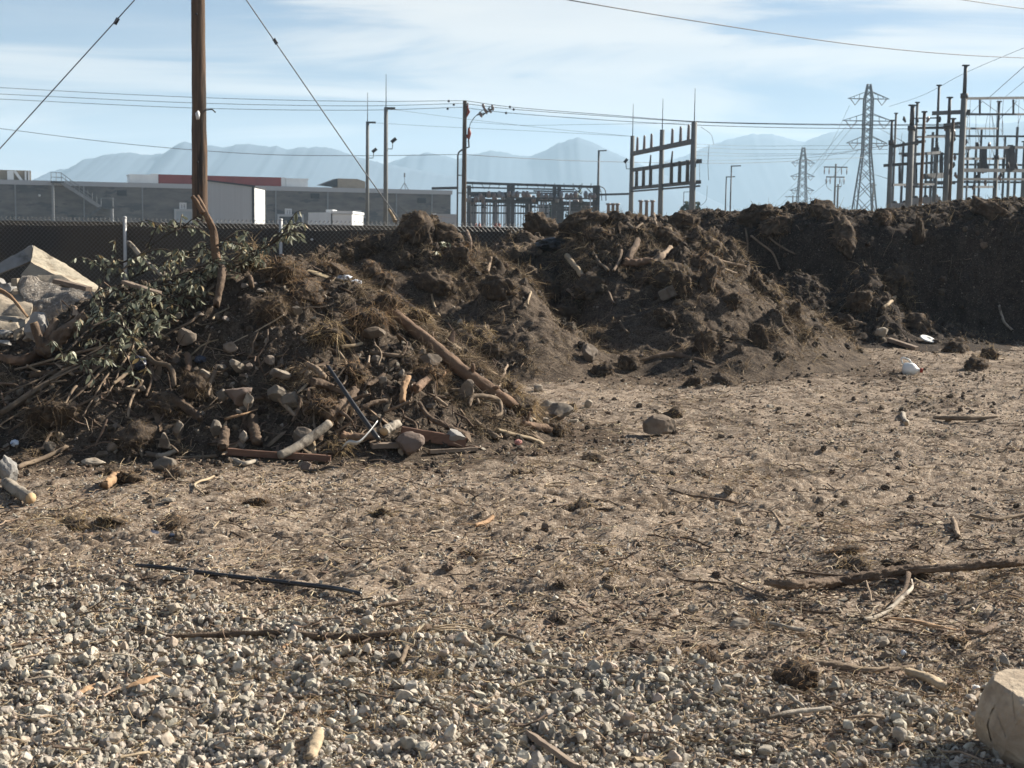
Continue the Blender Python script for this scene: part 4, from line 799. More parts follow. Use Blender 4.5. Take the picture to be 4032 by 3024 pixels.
# --- lattice towers
def lattice(px, py, ytop, ybase, Y, wb, ww, wt, arms, label, r):
    """arms: list of (photo y, half-span px, root rise px)"""
    k = Y / F; cx = xat(px, py, Y); o = empty('lattice_tower', (cx, Y, 0), label, 'lattice tower', 'lattice pylons'); z0 = 0; ztop = zt(px, ytop, Y); zw = zt(px, wb[1], Y)
    def hw(z): return np.interp(z, [z0, zw, zt(px, wt[1], Y), ztop], [wb[0] * k, ww * k, wt[0] * k, .35 * wt[0] * k])
    legs = []
    for sx in (-1, 1):
        for sy_ in (-1, 1):
            zz = [z0, zw, zt(px, wt[1], Y), ztop]; part('leg', [tube([[cx + sx * hw(z), Y + sy_ * hw(z), z] for z in zz], r * 1.5, 5)], mGalvD, o)
    br = []; z = z0
    while z < ztop - .5:
        st_ = max(2.0 * hw(z) * .95, .8); z2 = min(z + st_, ztop)
        for sy_ in (-1, 1):
            br += [beam([cx - hw(z), Y + sy_ * hw(z), z], [cx + hw(z2), Y + sy_ * hw(z2), z2], r, r), beam([cx + hw(z), Y + sy_ * hw(z), z], [cx - hw(z2), Y + sy_ * hw(z2), z2], r, r)]
            br += [beam([cx + sy_ * hw(z), Y - hw(z), z], [cx + sy_ * hw(z2), Y + hw(z2), z2], r, r)]
        z = z2
    part('bracing', br, mGalvD, o, smooth=False)
    for ya, span, rise in arms:
        za = zt(px, ya, Y); zr = zt(px, ya - rise, Y); bb = []
        for s_ in (-1, 1):
            tip = np.array([cx + s_ * span * k, Y, za])
            for sy_ in (-1, 1):
                bb += [beam([cx + s_ * hw(za), Y + sy_ * hw(za), za], tip, r, r), beam([cx + s_ * hw(zr), Y + sy_ * hw(zr), zr], tip, r, r)]
            for f_ in (.35, .65):
                a = np.array([cx + s_ * hw(za), Y, za]); b = np.array([cx + s_ * hw(zr), Y, zr]); bb += [beam(a + (tip - a) * f_, b + (tip - b) * f_, r * .8, r * .8)]
        A = part('cross_arm', bb, mGalvD, o, smooth=False)
        for s_ in (-1, 1):
            x1 = cx + s_ * span * k * .88; x2 = cx + s_ * span * k * .42; xm = (x1 + x2) / 2; d = span * k * .30
            part('insulator_string', [tube([[x1, Y, za], [xm, Y, za - d], [x2, Y, za]], r * .9, 5)], mInsul, A)
    return o
lattice(3402, 850, 331, 850, 350, (53, 598), 15, (15, 392), ((389, 80, 28), (476, 98, 28), (564, 80, 28)), 'tall dark lattice pylon with three pairs of wide arms', .15)
lattice(3155, 840, 580, 850, 560, (26, 690), 12, (12, 640), ((642, 46, 18), (695, 48, 14), (750, 48, 14)), 'smaller pale lattice pylon farther off, left of the tall dark one', .17)
# H-arm pole
Yh = 300; xh = xat(3284, 840, Yh); kk = Yh / F
hp = empty('crossarm_pole', (xh, Yh, 0), 'wooden line pole with two crossarms between the two lattice pylons', 'power pole')
part('pole_shaft', [shaft(xh, Yh, 0, zt(3286, 645, Yh), .24, .18, 8)], mPoleDark, hp)
for y_, sp in ((658, 46), (697, 36)):
    z = zt(3286, y_, Yh); ca = part('crossarm', [beam([xh - sp * kk, Yh, z], [xh + sp * kk, Yh, z], .2, .24)], mPoleDark, hp, smooth=False)
    for q in (-.95, -.55, .5, .95): part('insulator', [tube([[xh + q * sp * kk, Yh, z - .1], [xh + q * sp * kk, Yh, z - .9], [xh + q * sp * kk, Yh, z - 1.5]], [.08, .14, .06], 6)], mInsul, ca)
part('jumper', [tube(spline([P(3250, 705, Yh), P(3256, 735, Yh), P(3275, 752, Yh)], 7), .05, 4), tube(spline([P(3317, 705, Yh), P(3312, 735, Yh), P(3294, 752, Yh)], 7), .05, 4)], mWire, hp)
for px, yt_, Y, lb in ((3434, 720, 330, 'slim dark pole just right of the tall lattice pylon'), (3120, 768, 420, 'short pole with small crossarms left of the pale lattice pylon'), (3296, 725, 310, 'pale slim pole right behind the crossarm pole')):
    x = xat(px, 840, Y); z = zt(px, yt_, Y); o = thing('line_pole', [shaft(x, Y, 0, z, .24, .18, 8)], mPoleDark, lb, 'power pole')
    part('crossarm', [beam([x - (2.3 if px == 3120 else .7), Y, z - .5], [x + (2.3 if px == 3120 else .7), Y, z - .5], .18, .2)], mPoleDark, o, smooth=False)

# --- right switchyard: thick posts and beams
def post(px, py, yt_, Y, r0, r1, label, step=None, mat=None, cap=True, name='switchyard_post'):
    r0 *= .82; r1 *= .85; x = xat(px, py, Y); z = zt(px, yt_, Y); o = empty(name, (x, Y, 0), label, 'steel post', 'tall posts of the right switchyard')
    if step:
        zs = zt(px, step, Y); part('shaft', [shaft(x, Y, 0, zs, r0, r0 * .92, 14)], mat or mConcPole, o); part('collar', [shaft(x, Y, zs - .1, zs + .12, r0 * 1.15, r0 * 1.15, 14)], mGalvD, o); part('upper_shaft', [shaft(x, Y, zs + .12, z, r1, r1 * .9, 12)], mGalvD, o)
    else: part('shaft', [shaft(x, Y, 0, z, r0, r1, 14)], mat or mConcPole, o)
    if cap: part('cap', [box(x - r1 * 1.6, x + r1 * 1.6, Y - .1, Y + .1, z, z + .06)], mGalvD, o, smooth=False)
    return o
k_ = 1 / F
PST = [(3498, 830, 477, 66, .135, .075, 'leftmost thick grey post of the right switchyard, stepped at mid height', 563), (3518, 700, 448, 82, .10, .07, 'thin tall post close behind the leftmost thick switchyard post', None),
       (3576, 830, 417, 66, .195, .13, 'thickest grey post, second group from the left in the right switchyard', 505), (3600, 700, 405, 84, .12, .09, 'slim post with a flat cap behind the thickest grey post', None),
       (3623, 830, 443, 62, .105, .075, 'brown timber post in the middle of the right switchyard', None), (3676, 830, 338, 74, .15, .085, 'tall post with flat cap left of the tallest switchyard post', 590),
       (3720, 830, 386, 70, .18, .10, 'thick post under the joined collar beam, with a pale bulge', 500), (3737, 830, 470, 63, .09, .075, 'dark brown timber post hard against the tallest switchyard post', None),
       (3776, 830, 260, 68, .19, .11, 'tallest post of the right switchyard', 378), (3802, 830, 590, 80, .07, .06, 'thin rod post right of the tallest switchyard post', None),
       (3914, 820, 402, 76, .15, .085, 'grey post standing alone right of the tallest switchyard post', 620), (3966, 810, 575, 80, .10, .10, 'pale post under the chunky beam head near the right edge', None), (4026, 800, 560, 74, .16, .13, 'last switchyard post at the right edge of the view', None)]
for px, py, yt_, Y, r0, r1, lb, stp in PST: post(px, py, yt_, Y, r0, r1, lb, stp, mat=mPoleWood if px == 3623 else mPoleDark if px == 3737 else None)
rb = empty('beam_rack', (xat(3900, 850, 72), 72, 0), 'rows of dark steel beams spanning the right switchyard posts', 'beam rack')
for a, b, Ya, Yb2, hh in (((3790, 388), (4100, 384), 68, 74, .12), ((3790, 450), (4120, 450), 69, 76, .10), ((3675, 446), (3815, 440), 74, 68, .20), ((3795, 506), (3925, 506), 69, 76, .10), ((3790, 582), (4100, 580), 69, 74, .13), ((3795, 625), (3970, 625), 70, 80, .12), ((3790, 670), (4100, 672), 69, 74, .17), ((3780, 706), (4090, 706), 69, 74, .12), ((3780, 736), (3910, 736), 69, 76, .12), ((3480, 652), (3575, 645), 66, 66, .13), ((3515, 577), (3640, 556), 66, 64, .11), ((3510, 728), (3680, 726), 66, 74, .11), ((3560, 612), (3700, 600), 66, 72, .13), ((3590, 540), (3720, 538), 70, 74, .10), ((3580, 505), (3780, 500), 70, 70, .10), ((3640, 695), (3720, 690), 70, 72, .26), ((3600, 466), (3700, 464), 80, 74, .07), ((3580, 648), (3680, 640), 84, 82, .12), ((3560, 735), (3720, 738), 80, 80, .1), ((3600, 725), (3760, 722), 80, 80, .1), ((3720, 492), (3780, 485), 70, 68, .13)):
    part('beam', [beam(P(*a, Ya), P(*b, Yb2), .14, hh)], mGalvD, rb, smooth=False)
for px, y0, y1, w_ in ((3873, 582, 680, .26), (3978, 575, 670, .34), (3542, 652, 728, .10), (3608, 640, 735, .08), (3852, 640, 720, .09), (3950, 625, 700, .09), (3810, 600, 740, .06), (3858, 392, 450, .08), (3990, 392, 450, .08), (3706, 600, 690, .15), (3690, 560, 640, .1), (3920, 700, 740, .08)):
    part('hanger_post', [beam(P(px, y0, 72), P(px, y1, 72), w_, w_)], mGalvD, rb, smooth=False)
for px, yt_, Y, w_ in ((3546, 560, 100, .14), (3660, 520, 98, .14), (3850, 510, 104, .12), (3944, 540, 106, .12), (3990, 500, 100, .13), (3832, 560, 96, .12), (3640, 610, 96, .10)):
    x = xat(px, 830, Y); part('rear_post', [box(x - w_ / 2, x + w_ / 2, Y - .08, Y + .08, 0, zt(px, yt_, Y))], mGalvD, rb, smooth=False)
for y_, a, b, Y in ((535, 3650, 4060, 100), (605, 3540, 3800, 100), (648, 3790, 4070, 103), (716, 3640, 4060, 97)): part('rear_beam', [beam(P(a, y_, Y), P(b, y_ + 2, Y + 1), .12, .13)], mGalvD, rb, smooth=False)
for i, (px, py) in enumerate(((3890, 663), (3870, 672), (4000, 655), (3835, 735), (3845, 700), (3935, 700), (3942, 690), (3880, 720), (3610, 470), (3655, 470), (3700, 470), (3755, 520), (3758, 548), (3722, 505), (3560, 470), (3640, 520), (3612, 560), (3762, 690), (3756, 650), (3760, 620), (3968, 650), (3805, 560), (3850, 572), (3895, 572))):
    part('insulator', [tube([P(px, py - 12, 71), P(px, py, 71), P(px + (i % 3 - 1) * 6, py + 12, 71)], [.04, .085, .04], 7)], mInsul if i % 2 else mGalvD, rb)
r4 = random.Random(11); drops = []
for i in range(34):
    px = r4.uniform(3795, 4040); y0 = r4.choice((388, 450, 506, 582)); y1 = y0 + r4.uniform(60, 180); dx = r4.uniform(-18, 18); drops.append(tube(spline([P(px, y0, 72), P(px + dx * .9, (y0 + y1) / 2, 72), P(px + dx, y1, 72)], 6), .011, 4))
for i in range(16):
    px = r4.uniform(3500, 3760); y0 = r4.uniform(520, 640); drops.append(tube(spline([P(px, y0, 70), P(px + r4.uniform(-14, 14), y0 + 50, 70), P(px + r4.uniform(-8, 8), y0 + 110, 70)], 6), .010, 4))
for a in ((3800, 470), (3870, 400), (3935, 470), (3985, 400)): drops.append(tube([P(*a, 71), P(a[0] + 70, a[1] - 72 if a[1] > 440 else a[1] + 50, 71)], .012, 4))
for q in drops: part('dropper', [q], mWire, rb)
for i, (px, py) in enumerate(((3522, 800), (3560, 798), (3604, 780), (3642, 776), (3682, 774))):
    Y = 78; x = xat(px, 850, Y); z = zt(px, py, Y); o = thing('current_transformer', [tube([[x, Y, 0], [x, Y, z - .35]], .09, 8), box(x - .2, x + .2, Y - .2, Y + .2, z - .35, z)], mGalv, 'small boxy grey transformer on a stalk between switchyard posts, ' + ('leftmost of five', 'second of five from left', 'third of five from left', 'fourth of five from left', 'rightmost of five')[i], 'transformer', 'boxy transformers on stalks', smooth=False)
    part('head', [tube([[x, Y, z], [x, Y, z + .12]], [.14, .1], 8)], mGalvD, o)

# --- overhead wires
def wire(pts, r, label, group=None, n=24, knots=()):
    """pts: (px, py, Y) through which the wire hangs"""
    r *= .8; q = spline([P(*p) for p in pts], n); o = thing('overhead_wire', [tube(q, r, 5)], mWire, label, 'wire', group)
    for k in knots: part('spacer', [(ico(1)[0] * .09 + P(*k), ico(1)[1])], mDarkTrim, o)
G1 = 'line wires from the cable pole'
wire([(-200, 330, 96), (0, 345, 96), (760, 383, 95), (1400, 399, 94), (1832, 396, Yd)], .022, 'topmost of the three line wires left of the cable pole', G1, knots=[(1767, 398, 93.2)])
wire([(-200, 358, 96), (0, 370, 96), (760, 405, 95), (1400, 417, 94), (1832, 407, Yd)], .022, 'middle of the three line wires left of the cable pole', G1, knots=[(1787, 412, 93.2)])
wire([(-200, 380, 96), (0, 390, 96), (760, 425, 95), (1400, 434, 94), (1832, 422, Yd)], .022, 'lowest of the three line wires left of the cable pole', G1, knots=[(1763, 428, 93.2)])
wire([(1832, 396, Yd), (2010, 421, 91), (2400, 453, 88), (2733, 478, 84), (3100, 487, 80), (3500, 490, 76), (3780, 489, 73)], .022, 'topmost of the three line wires right of the cable pole', G1, knots=[(2008, 421, 91)])
wire([(1832, 408, Yd), (2020, 430, 91.5), (2400, 458, 88.5), (2733, 480, 84), (3100, 490, 80), (3500, 494, 76), (3780, 494, 73)], .022, 'middle of the three line wires right of the cable pole', G1, knots=[(2023, 431, 91.5)])
wire([(1832, 424, Yd), (1994, 444, 91), (2400, 474, 88), (2733, 492, 84), (3100, 503, 80), (3500, 507, 76), (3780, 507, 73)], .022, 'lowest of the three line wires right of the cable pole', G1, knots=[(1993, 445, 91)])
wire([(-200, 480, 100), (0, 506, 100), (500, 567, 98), (1000, 606, 96), (1400, 613, 94), (1828, 608, Yd)], .024, 'single low wire left of the cable pole, crossing before the hills', None)
wire([(1828, 608, Yd), (2000, 620, 96), (2300, 634, 104), (2700, 642, 115), (3000, 640, 130), (3400, 620, 140)], .024, 'single low wire right of the cable pole, crossing before the hills', None)
wire([(1450, 482, 96), (1700, 497, 96), (2100, 516, 95), (2490, 537, 93)], .012, 'thin shield wire from the shorter mast to the switch frame', None)
wire([(1522, 428, 86), (1830, 468, 90), (2200, 510, 92), (2490, 537, 93)], .012, 'thin shield wire from the taller mast to the switch frame', None)
wire([(1850, 480, 100), (2050, 493, 99), (2300, 490, 96), (2600, 486, 90), (2733, 483, 80)], .012, 'faint sagging shield wire above the switch frame', None)
wire([(2200, -8, 40), (2240, 0, 40), (2700, 77, 44), (3300, 168, 50), (3700, 210, 55), (4032, 228, 60), (4400, 236, 66)], .022, 'dark wire sagging across the upper right sky', None)
wire([(3700, -14, 44), (3790, -1, 45), (4032, 34, 50), (4300, 65, 55)], .02, 'short wire crossing the top right corner of the sky', None)
wire([(3890, 388, 70), (4032, 262, 55), (4200, 110, 42)], .016, 'wire climbing steeply right from the switchyard top beam', None)
wire([(3960, 380, 70), (4032, 322, 62), (4200, 190, 50)], .012, 'fainter parallel wire climbing right beside the steep one', None)
for i, (ya, yb) in enumerate(((567, 573), (580, 588), (597, 606), (612, 600), (634, 596))):
    wire([(2735, ya, 80), (2950, (ya * .7 + yb * .3) + 6, 95), (3200, (ya + yb) / 2 + 4, 90), (3495, yb - (26 if i > 2 else 0), 66)], .011, ('topmost', 'second', 'third', 'fourth', 'lowest')[i] + ' of the bundle of five wires from switch frame to right switchyard', 'wires from the switch frame')
for i, (a, b) in enumerate((((3330, 500), (3060, 790)), ((3352, 505), (3080, 800)), ((3380, 590), (3140, 810)), ((3345, 415), (3200, 690)), ((3435, 490), (3560, 560)), ((3420, 680), (3500, 705)))):
    wire([(a[0], a[1], 350), ((a[0] + b[0]) / 2, (a[1] + b[1]) / 2 + 14, 420), (b[0], b[1], 540)] if b[0] < a[0] else [(a[0], a[1], 340), (b[0], b[1], 90)], .05 if b[0] < a[0] else .03, ('first', 'second', 'third', 'topmost', 'right upper', 'right lower')[i] + ' slack conductor running off the tall lattice pylon', 'conductors of the lattice pylon')
wire([(4100, 160, 60), (3805, 285, 68), (3640, 372, 74), (3500, 420, 80)], .012, 'faint wire linking the tops of the right switchyard posts', None)

# --- distant trees
def tree(px, yt_, Y, wpx, label, seed, dark=1.0):
    x = xat(px, 850, Y); h = zt(px, yt_, Y); w_ = wpx / F * Y / 2; r = np.random.default_rng(seed); o = empty('tree', (x, Y, 0), label, 'tree', 'trees behind the switchyard')
    part('trunk', [tube([[x, Y, 0], [x + .1, Y, h * .4], [x, Y, h * .8]], [.2, .14, .04], 6)], mPoleDark, o)
    n = 900; c = r.normal(size=(n, 3)); c /= np.linalg.norm(c, axis=1)[:, None]; c *= (r.random(n) ** .4)[:, None]; c *= (.75 + .45 * fbm(c[:, 0] * 1.6 + seed, c[:, 1] * 1.6, c[:, 2] * 1.6, o=2))[:, None]
    p = c * np.array([w_, w_, h * .42]) + np.array([x, Y, h * .6]); s = .16 * w_ * (0.6 + r.random(n)); a = nrm_rows(r.normal(size=(n, 3))); b = nrm_rows(np.cross(a, r.normal(size=(n, 3))))
    V = np.stack([p - a * s[:, None], p + b * s[:, None] * .7, p + a * s[:, None], p - b * s[:, None] * .7], 1).reshape(-1, 3); part('crown', [(V, np.arange(4 * n).reshape(-1, 4))], mLeafFar, o, col=np.repeat(np.clip(.9 + .25 * r.normal(size=(n, 1)), .4, 1.6) * np.ones((1, 3)) * dark, 4, axis=0))
tree(2718, 785, 150, 120, 'small grey green tree at the foot of the steel switch frame', 1)
tree(2275, 748, 170, 90, 'green tree behind the low bus structure, left of its right end', 2)
tree(2180, 758, 175, 60, 'thin green tree behind the middle of the low bus structure', 3)
tree(2430, 830, 160, 110, 'low olive bush behind the crest of the brown mound', 4)

# --- chain-link fence with privacy screen
mScreen = M('privacy_screen', (.070, .058, .047), (.085, .070, .056), .8, rough=.95, c3=(.052, .047, .044), s3=.5)
mChain = M('chain_link_wire', (.20, .20, .19), rough=.5, metallic=.4, spec=.4)
mFPost = M('fence_post_steel', (.42, .42, .41), (.34, .34, .34), 3, rough=.5, metallic=.3)
Yf = 28.2; fx0, fx1 = xat(-420, 870, Yf), xat(2350, 890, Yf + .4)
zf = zt(700, 866, Yf)
fe = empty('chain_link_fence', ((fx0 + fx1) / 2, Yf, 0), 'chain link fence backed with black privacy screen across the yard', 'fence')
nx = 60; X = np.linspace(fx0, fx1, nx * 6); Zs = np.linspace(.02, zf - .06, 14); XX, ZZ = np.meshgrid(X, Zs); torn = .0
YY = Yf + .06 + .035 * perlin(XX * .7, ZZ * 1.1, 3.) + .01 * perlin(XX * 4, ZZ * 2, 5.)
part('privacy_screen', [(np.stack([XX, YY, ZZ], -1).reshape(-1, 3), grid_faces(*XX.shape))], mScreen, fe)
# wires run diagonally; each is a thin three-sided rod
dm = .085; V = []; Fq = []; cnt = 0; rw = .0026
hgt = zf - .04 + .05
tri = np.array([[0, -1], [.87, .5], [-.87, .5]]) * rw
Vs = []; Fs = []
xs_ = np.arange(fx0 - hgt, fx1 + hgt, dm)
for sgn in (1, -1):
    x0 = xs_.copy(); x1 = xs_ + sgn * hgt; a0_ = np.clip(x0, fx0, fx1); a1_ = np.clip(x1, fx0, fx1); ok = np.abs(a1_ - a0_) > .02
    z0 = .0 + np.abs(a0_ - x0); z1 = hgt - np.abs(a1_ - x1)
    for t_ in range(3):
        pass
    A = np.stack([a0_, np.full_like(a0_, Yf + .012 * sgn), z0], 1)[ok]; B = np.stack([a1_, np.full_like(a0_, Yf + .012 * sgn), z1], 1)[ok]
    sd_ = np.array([sgn * .7071, 0, -.7071]); n_ = len(A)
    ring = [sd_ * tri[j, 0] + np.array([0, 1, 0]) * tri[j, 1] for j in range(3)]
    W_ = np.stack([A + ring[0], A + ring[1], A + ring[2], B + ring[0], B + ring[1], B + ring[2]], 1).reshape(-1, 3); b = (np.arange(n_) * 6)[:, None]
    Vs.append((W_, np.concatenate([b + np.array([[0, 1, 4, 3]]), b + np.array([[1, 2, 5, 4]]), b + np.array([[2, 0, 3, 5]])])))
part('wire_mesh', Vs, mChain, fe, smooth=False)
part('knuckles', [(lambda bb: (np.concatenate([bb[0]]), bb[1]))(tube([[x, Yf, hgt - .02], [x + .012, Yf, hgt + .018], [x + .03, Yf, hgt - .01]], .0055, 4, caps=False)) for x in np.arange(fx0, fx1, dm)], mChain, fe)
part('tension_wire', [tube([[fx0, Yf - .02, zf - .05], [fx1, Yf - .02, zf - .05]], .004, 5)], mChain, fe)
for px in (-230, 496, 1108, 1720, 2330): x = xat(px, 950, Yf); q = part('fence_post', [shaft(x, Yf - .07, 0, zf + .02, .036, .036, 12)], mFPost, fe); part('post_cap', [(ico(2)[0] * np.array([.042, .042, .03]) + np.array([x, Yf - .07, zf + .03]), ico(2)[1])], mFPost, q)
o = thing('paper_scrap', [(rock((.09, .02, .055), 5, sub=2)[0] + P(1228, 944, Yf - .1), ico(2)[1])], mWhite, 'pale scrap caught on the fence mesh left of the dark mound', 'scrap')

# ---------------------------------------------------------------- logs, branches, boards, rocks, sods, rubbish: each a thing of its own
mBark = M('brown_bark', (.135, .096, .066), (.070, .050, .036), 12, rough=.9, bump=1.0, bscale=34, stretch=(1, 1, 1), c3=(.19, .14, .10), s3=5, f3=(.52, .66), dist=.012, obj_rand=.2)
mBarkRed = M('reddish_bark', (.175, .118, .080), (.105, .070, .049), 8, rough=.9, bump=.9, bscale=30, c3=(.24, .155, .10), s3=4, f3=(.5, .64), dist=.012, obj_rand=.15)
mBarkPale = M('pale_grey_bark', (.34, .30, .245), (.22, .19, .15), 8, rough=.85, bump=.6, bscale=40, c3=(.10, .082, .065), s3=6, f3=(.56, .63), dist=.008, obj_rand=.12)
mStick = M('dry_stick', (.235, .18, .125), (.145, .108, .078), 12, rough=.9, bump=.5, bscale=60, dist=.005, obj_rand=.3)
mCut = M('sawn_wood', (.50, .36, .21), (.40, .27, .15), 14, rough=.8, bump=.3, bscale=60, dist=.003)
mSplit = M('split_wood', (.36, .235, .135), (.25, .155, .09), 9, rough=.85, bump=.7, bscale=40, stretch=(1, 1, 1), dist=.006, obj_rand=.2)
mSplitPale = M('pale_split_wood', (.38, .30, .20), (.27, .21, .14), 9, rough=.85, bump=.6, bscale=40, dist=.006, obj_rand=.12)
mBoard = M('reddish_board', (.165, .095, .066), (.12, .07, .05), 9, rough=.85, bump=.4, bscale=50, stretch=(.5, 5, 5), dist=.004, obj_rand=.15)
mBoardGrey = M('weathered_board', (.19, .15, .115), (.13, .10, .078), 9, rough=.9, bump=.5, bscale=50, dist=.004, obj_rand=.2)
mStone = M('brown_stone', (.20, .165, .13), (.14, .115, .092), 7, rough=.92, bump=.6, bscale=45, c3=(.10, .078, .058), s3=5, f3=(.48, .60), dist=.008, obj_rand=.2)
mStoneRed = M('reddish_stone', (.19, .145, .118), (.14, .107, .088), 6, rough=.92, bump=.6, bscale=45, dist=.008, obj_rand=.12)
mStoneGrey = M('grey_stone', (.20, .172, .138), (.14, .121, .098), 8, rough=.9, bump=.5, bscale=50, c3=(.115, .092, .07), s3=6, f3=(.48, .60), dist=.006, obj_rand=.2)
mStonePale = M('pale_stone', (.34, .295, .235), (.25, .215, .17), 8, rough=.9, bump=.5, bscale=50, c3=(.14, .112, .084), s3=7, f3=(.52, .62), dist=.006, obj_rand=.15)
mConc = M('broken_concrete', (.33, .28, .21), (.24, .205, .16), 5, rough=.95, bump=.7, bscale=30, c3=(.19, .16, .125), s3=4, f3=(.57, .66), dist=.012)
mConcGrey = M('grey_concrete', (.285, .275, .255), (.225, .215, .20), 6, rough=.95, bump=.7, bscale=30, c3=(.16, .15, .135), s3=4, f3=(.57, .66), dist=.012)
mAggr = M('exposed_aggregate', (.30, .265, .22), (.15, .13, .11), 26, rough=.95, bump=1.0, bscale=40, c3=(.40, .37, .32), s3=30, f3=(.55, .62), dist=.03)
mSod = M('sod_soil', (.075, .057, .042), (.042, .032, .024), 14, rough=1, bump=1.0, bscale=40, c3=(.105, .078, .054), s3=12, dist=.015, obj_rand=.15)
mPlasticBlk = M('black_plastic', (.018, .019, .021), (.028, .028, .030), 8, rough=.38, spec=.45, bump=.05, bscale=30)
mPlasticBlue = M('dark_blue_plastic', (.020, .026, .045), (.035, .042, .065), 6, rough=.4, spec=.45, bump=.5, bscale=12, dist=.02)
mWrap = M('pale_blue_plastic', (.50, .58, .70), (.62, .66, .70), 14, rough=.4, spec=.4, c3=(.20, .30, .48), s3=18, f3=(.56, .6))
mPlasticWhite = M('white_plastic', (.78, .78, .74), (.68, .68, .64), 6, rough=.35, spec=.4)
mStrap = M('bright_metal_strip', (.40, .40, .38), rough=.35, metallic=.7, spec=.5)
mRedRag = M('red_scrap', (.32, .05, .03), (.22, .04, .025), 12, rough=.8)
mPink = M('pink_scrap', (.48, .24, .20), rough=.7)
mLeaf = M('wilted_leaf', (.235, .245, .175), (.155, .17, .115), 30, rough=.55, spec=.35, colattr='GEOMETRY', translucent=.28)
mStem = M('leafy_stem', (.075, .058, .043), (.05, .04, .03), 12, rough=.85)

def H(p, near=.0, lift=0.0):
    q = hit(p[0], p[1]) if len(p) == 2 else P(*p)
    if near: q = q + nrm(CAM - q) * near
    return q + np.array([0, 0, lift])
def pth(pts, near, lift, n, wob=0.0, seed=0):
    Q = np.array([H(p, near, lift) for p in pts]); q = spline(Q, n)
    if wob:
        L = np.linalg.norm(np.diff(q, axis=0), axis=1).sum(); t = np.linspace(0, L, n) * 3.0; w_ = np.sin(np.linspace(0, PI, n)) ** .5
        q = q + np.stack([perlin(t, seed, .5), perlin(t, seed, 9.5), perlin(t, seed, 17.5)], 1) * (wob * w_)[:, None]
    return q
_sd = [100]
def log(name, pts, w, mat, label, cat, near=.02, lift=0.0, cut=None, group=None, rough=.22, wob=.016, n=None, sides=10, stubs=(), flat=1.0):
    """a limb through photo points; w = width in photo pixels at start (and end); cut: which ends are sawn"""
    _sd[0] += 1; sd_ = _sd[0]; w = w if isinstance(w, (tuple, list)) else (w, w * .75)
    if lift > 0: lift += .006
    n = n or max(9, 6 * len(pts) + 6); q = pth(pts, near, lift, n, wob, sd_ * 1.37)
    k = q[:, 1] / F / 2; r = np.interp(np.linspace(0, 1, n), np.linspace(0, 1, len(w)), w) * k
    parts_ = [tube(q, r, sides + 6 if sides > 6 else sides, rough * 1.35, sd_, flat=flat, jag=0 if (cut or not rough) else 1.5)]
    o = thing(name, parts_, mat, label, cat, group)
    if cut:
        if 'a' in cut: part('cut_face', [disc_cap(q[0] + (q[1] - q[0]) * .0, q[0] - q[1], r[0] * .93)], mCut, o)
        if 'b' in cut: part('cut_face', [disc_cap(q[-1], q[-1] - q[-2], r[-1] * .93)], mCut, o)
    for t, dp, L, rr in stubs:
        i = int(t * (n - 1)); d = nrm(dp); part('side_twig', [tube(spline([q[i], q[i] + d * L * .5 + np.array([.01, 0, .01]), q[i] + d * L], 6), np.linspace(r[i] * rr, r[i] * rr * .5, 6), 7, .15, sd_)], mat, o)
    return o
def rk(px, py, w, h, mat, label, cat='rock', name='rock', group=None, seed=None, near=0.0, cuts=11, dmin=.42, dmax=.84, rough=.085, rot=None, sink=.36, deep=.85, sub=4, rz=None):
    _sd[0] += 1; sd_ = seed or _sd[0]; q = H((px, py + h * .42), near); k = q[1] / F
    V, Fc = rock((w * k, w * k * deep, h * k * 1.15), sd_, sub=sub, cuts=cuts, dmin=dmin, dmax=dmax, rough=rough, rot=rot if rot is not None else (.12 * math.sin(sd_), .12 * math.cos(sd_ * 2), .3 * math.sin(sd_ * 3)))
    c = q + np.array([0, deep * w * k * .30, h * k * (.55 - sink * .3)]); return thing(name, [(V + c, Fc)], mat, label, cat, group, smooth=22)
def plank(p, q, w, t, mat, label, name='board', cat='board', near=.02, lift=0.0, roll=0.0, group=None, wear=.05):
    """sawn board between photo points; w, t in photo pixels"""
    a = H(p, near, lift); b = H(q, near, lift); k = (a[1] + b[1]) / 2 / F; _sd[0] += 1
    n = 14; up = rotm(0, 0, 0) @ np.array([0, 0, 1.0]); d = nrm(b - a); s = nrm(np.cross(d, up)); u_ = np.cross(s, d); c_, s_ = math.cos(roll), math.sin(roll); s, u_ = s * c_ + u_ * s_, u_ * c_ - s * s_
    pr = np.array([[-.5, -.5], [.5, -.5], [.5, .5], [-.5, .5]]); bev = .12; pr8 = []
    for i in range(4):
        x, y = pr[i]; pr8 += [[x * (1 - bev * (t / max(w, t)) * (i % 2)), y * (1 - bev * (1 - i % 2))], [x * (1 - bev * (t / max(w, t)) * (1 - i % 2)), y * (1 - bev * (i % 2))]]
    pr8 = np.array(pr8); V = []
    for i in range(n):
        c = a + (b - a) * i / (n - 1) + u_ * (.004 * perlin(i * .4, _sd[0], 1.))
        for x, y in pr8: V.append(c + s * (x * w * k) + u_ * (y * t * k) + np.array([1, 1, 1]) * (wear * .03 * perlin(i * 1.7, x * 9 + _sd[0], y * 9)))
    m = len(pr8); Fl = [[i * m + j, i * m + (j + 1) % m, (i + 1) * m + (j + 1) % m, (i + 1) * m + j] for i in range(n - 1) for j in range(m)] + [list(range(m))[::-1], list(range((n - 1) * m, n * m))]
    return thing(name, [(np.array(V), Fl)], mat, label, cat, group, smooth=False)
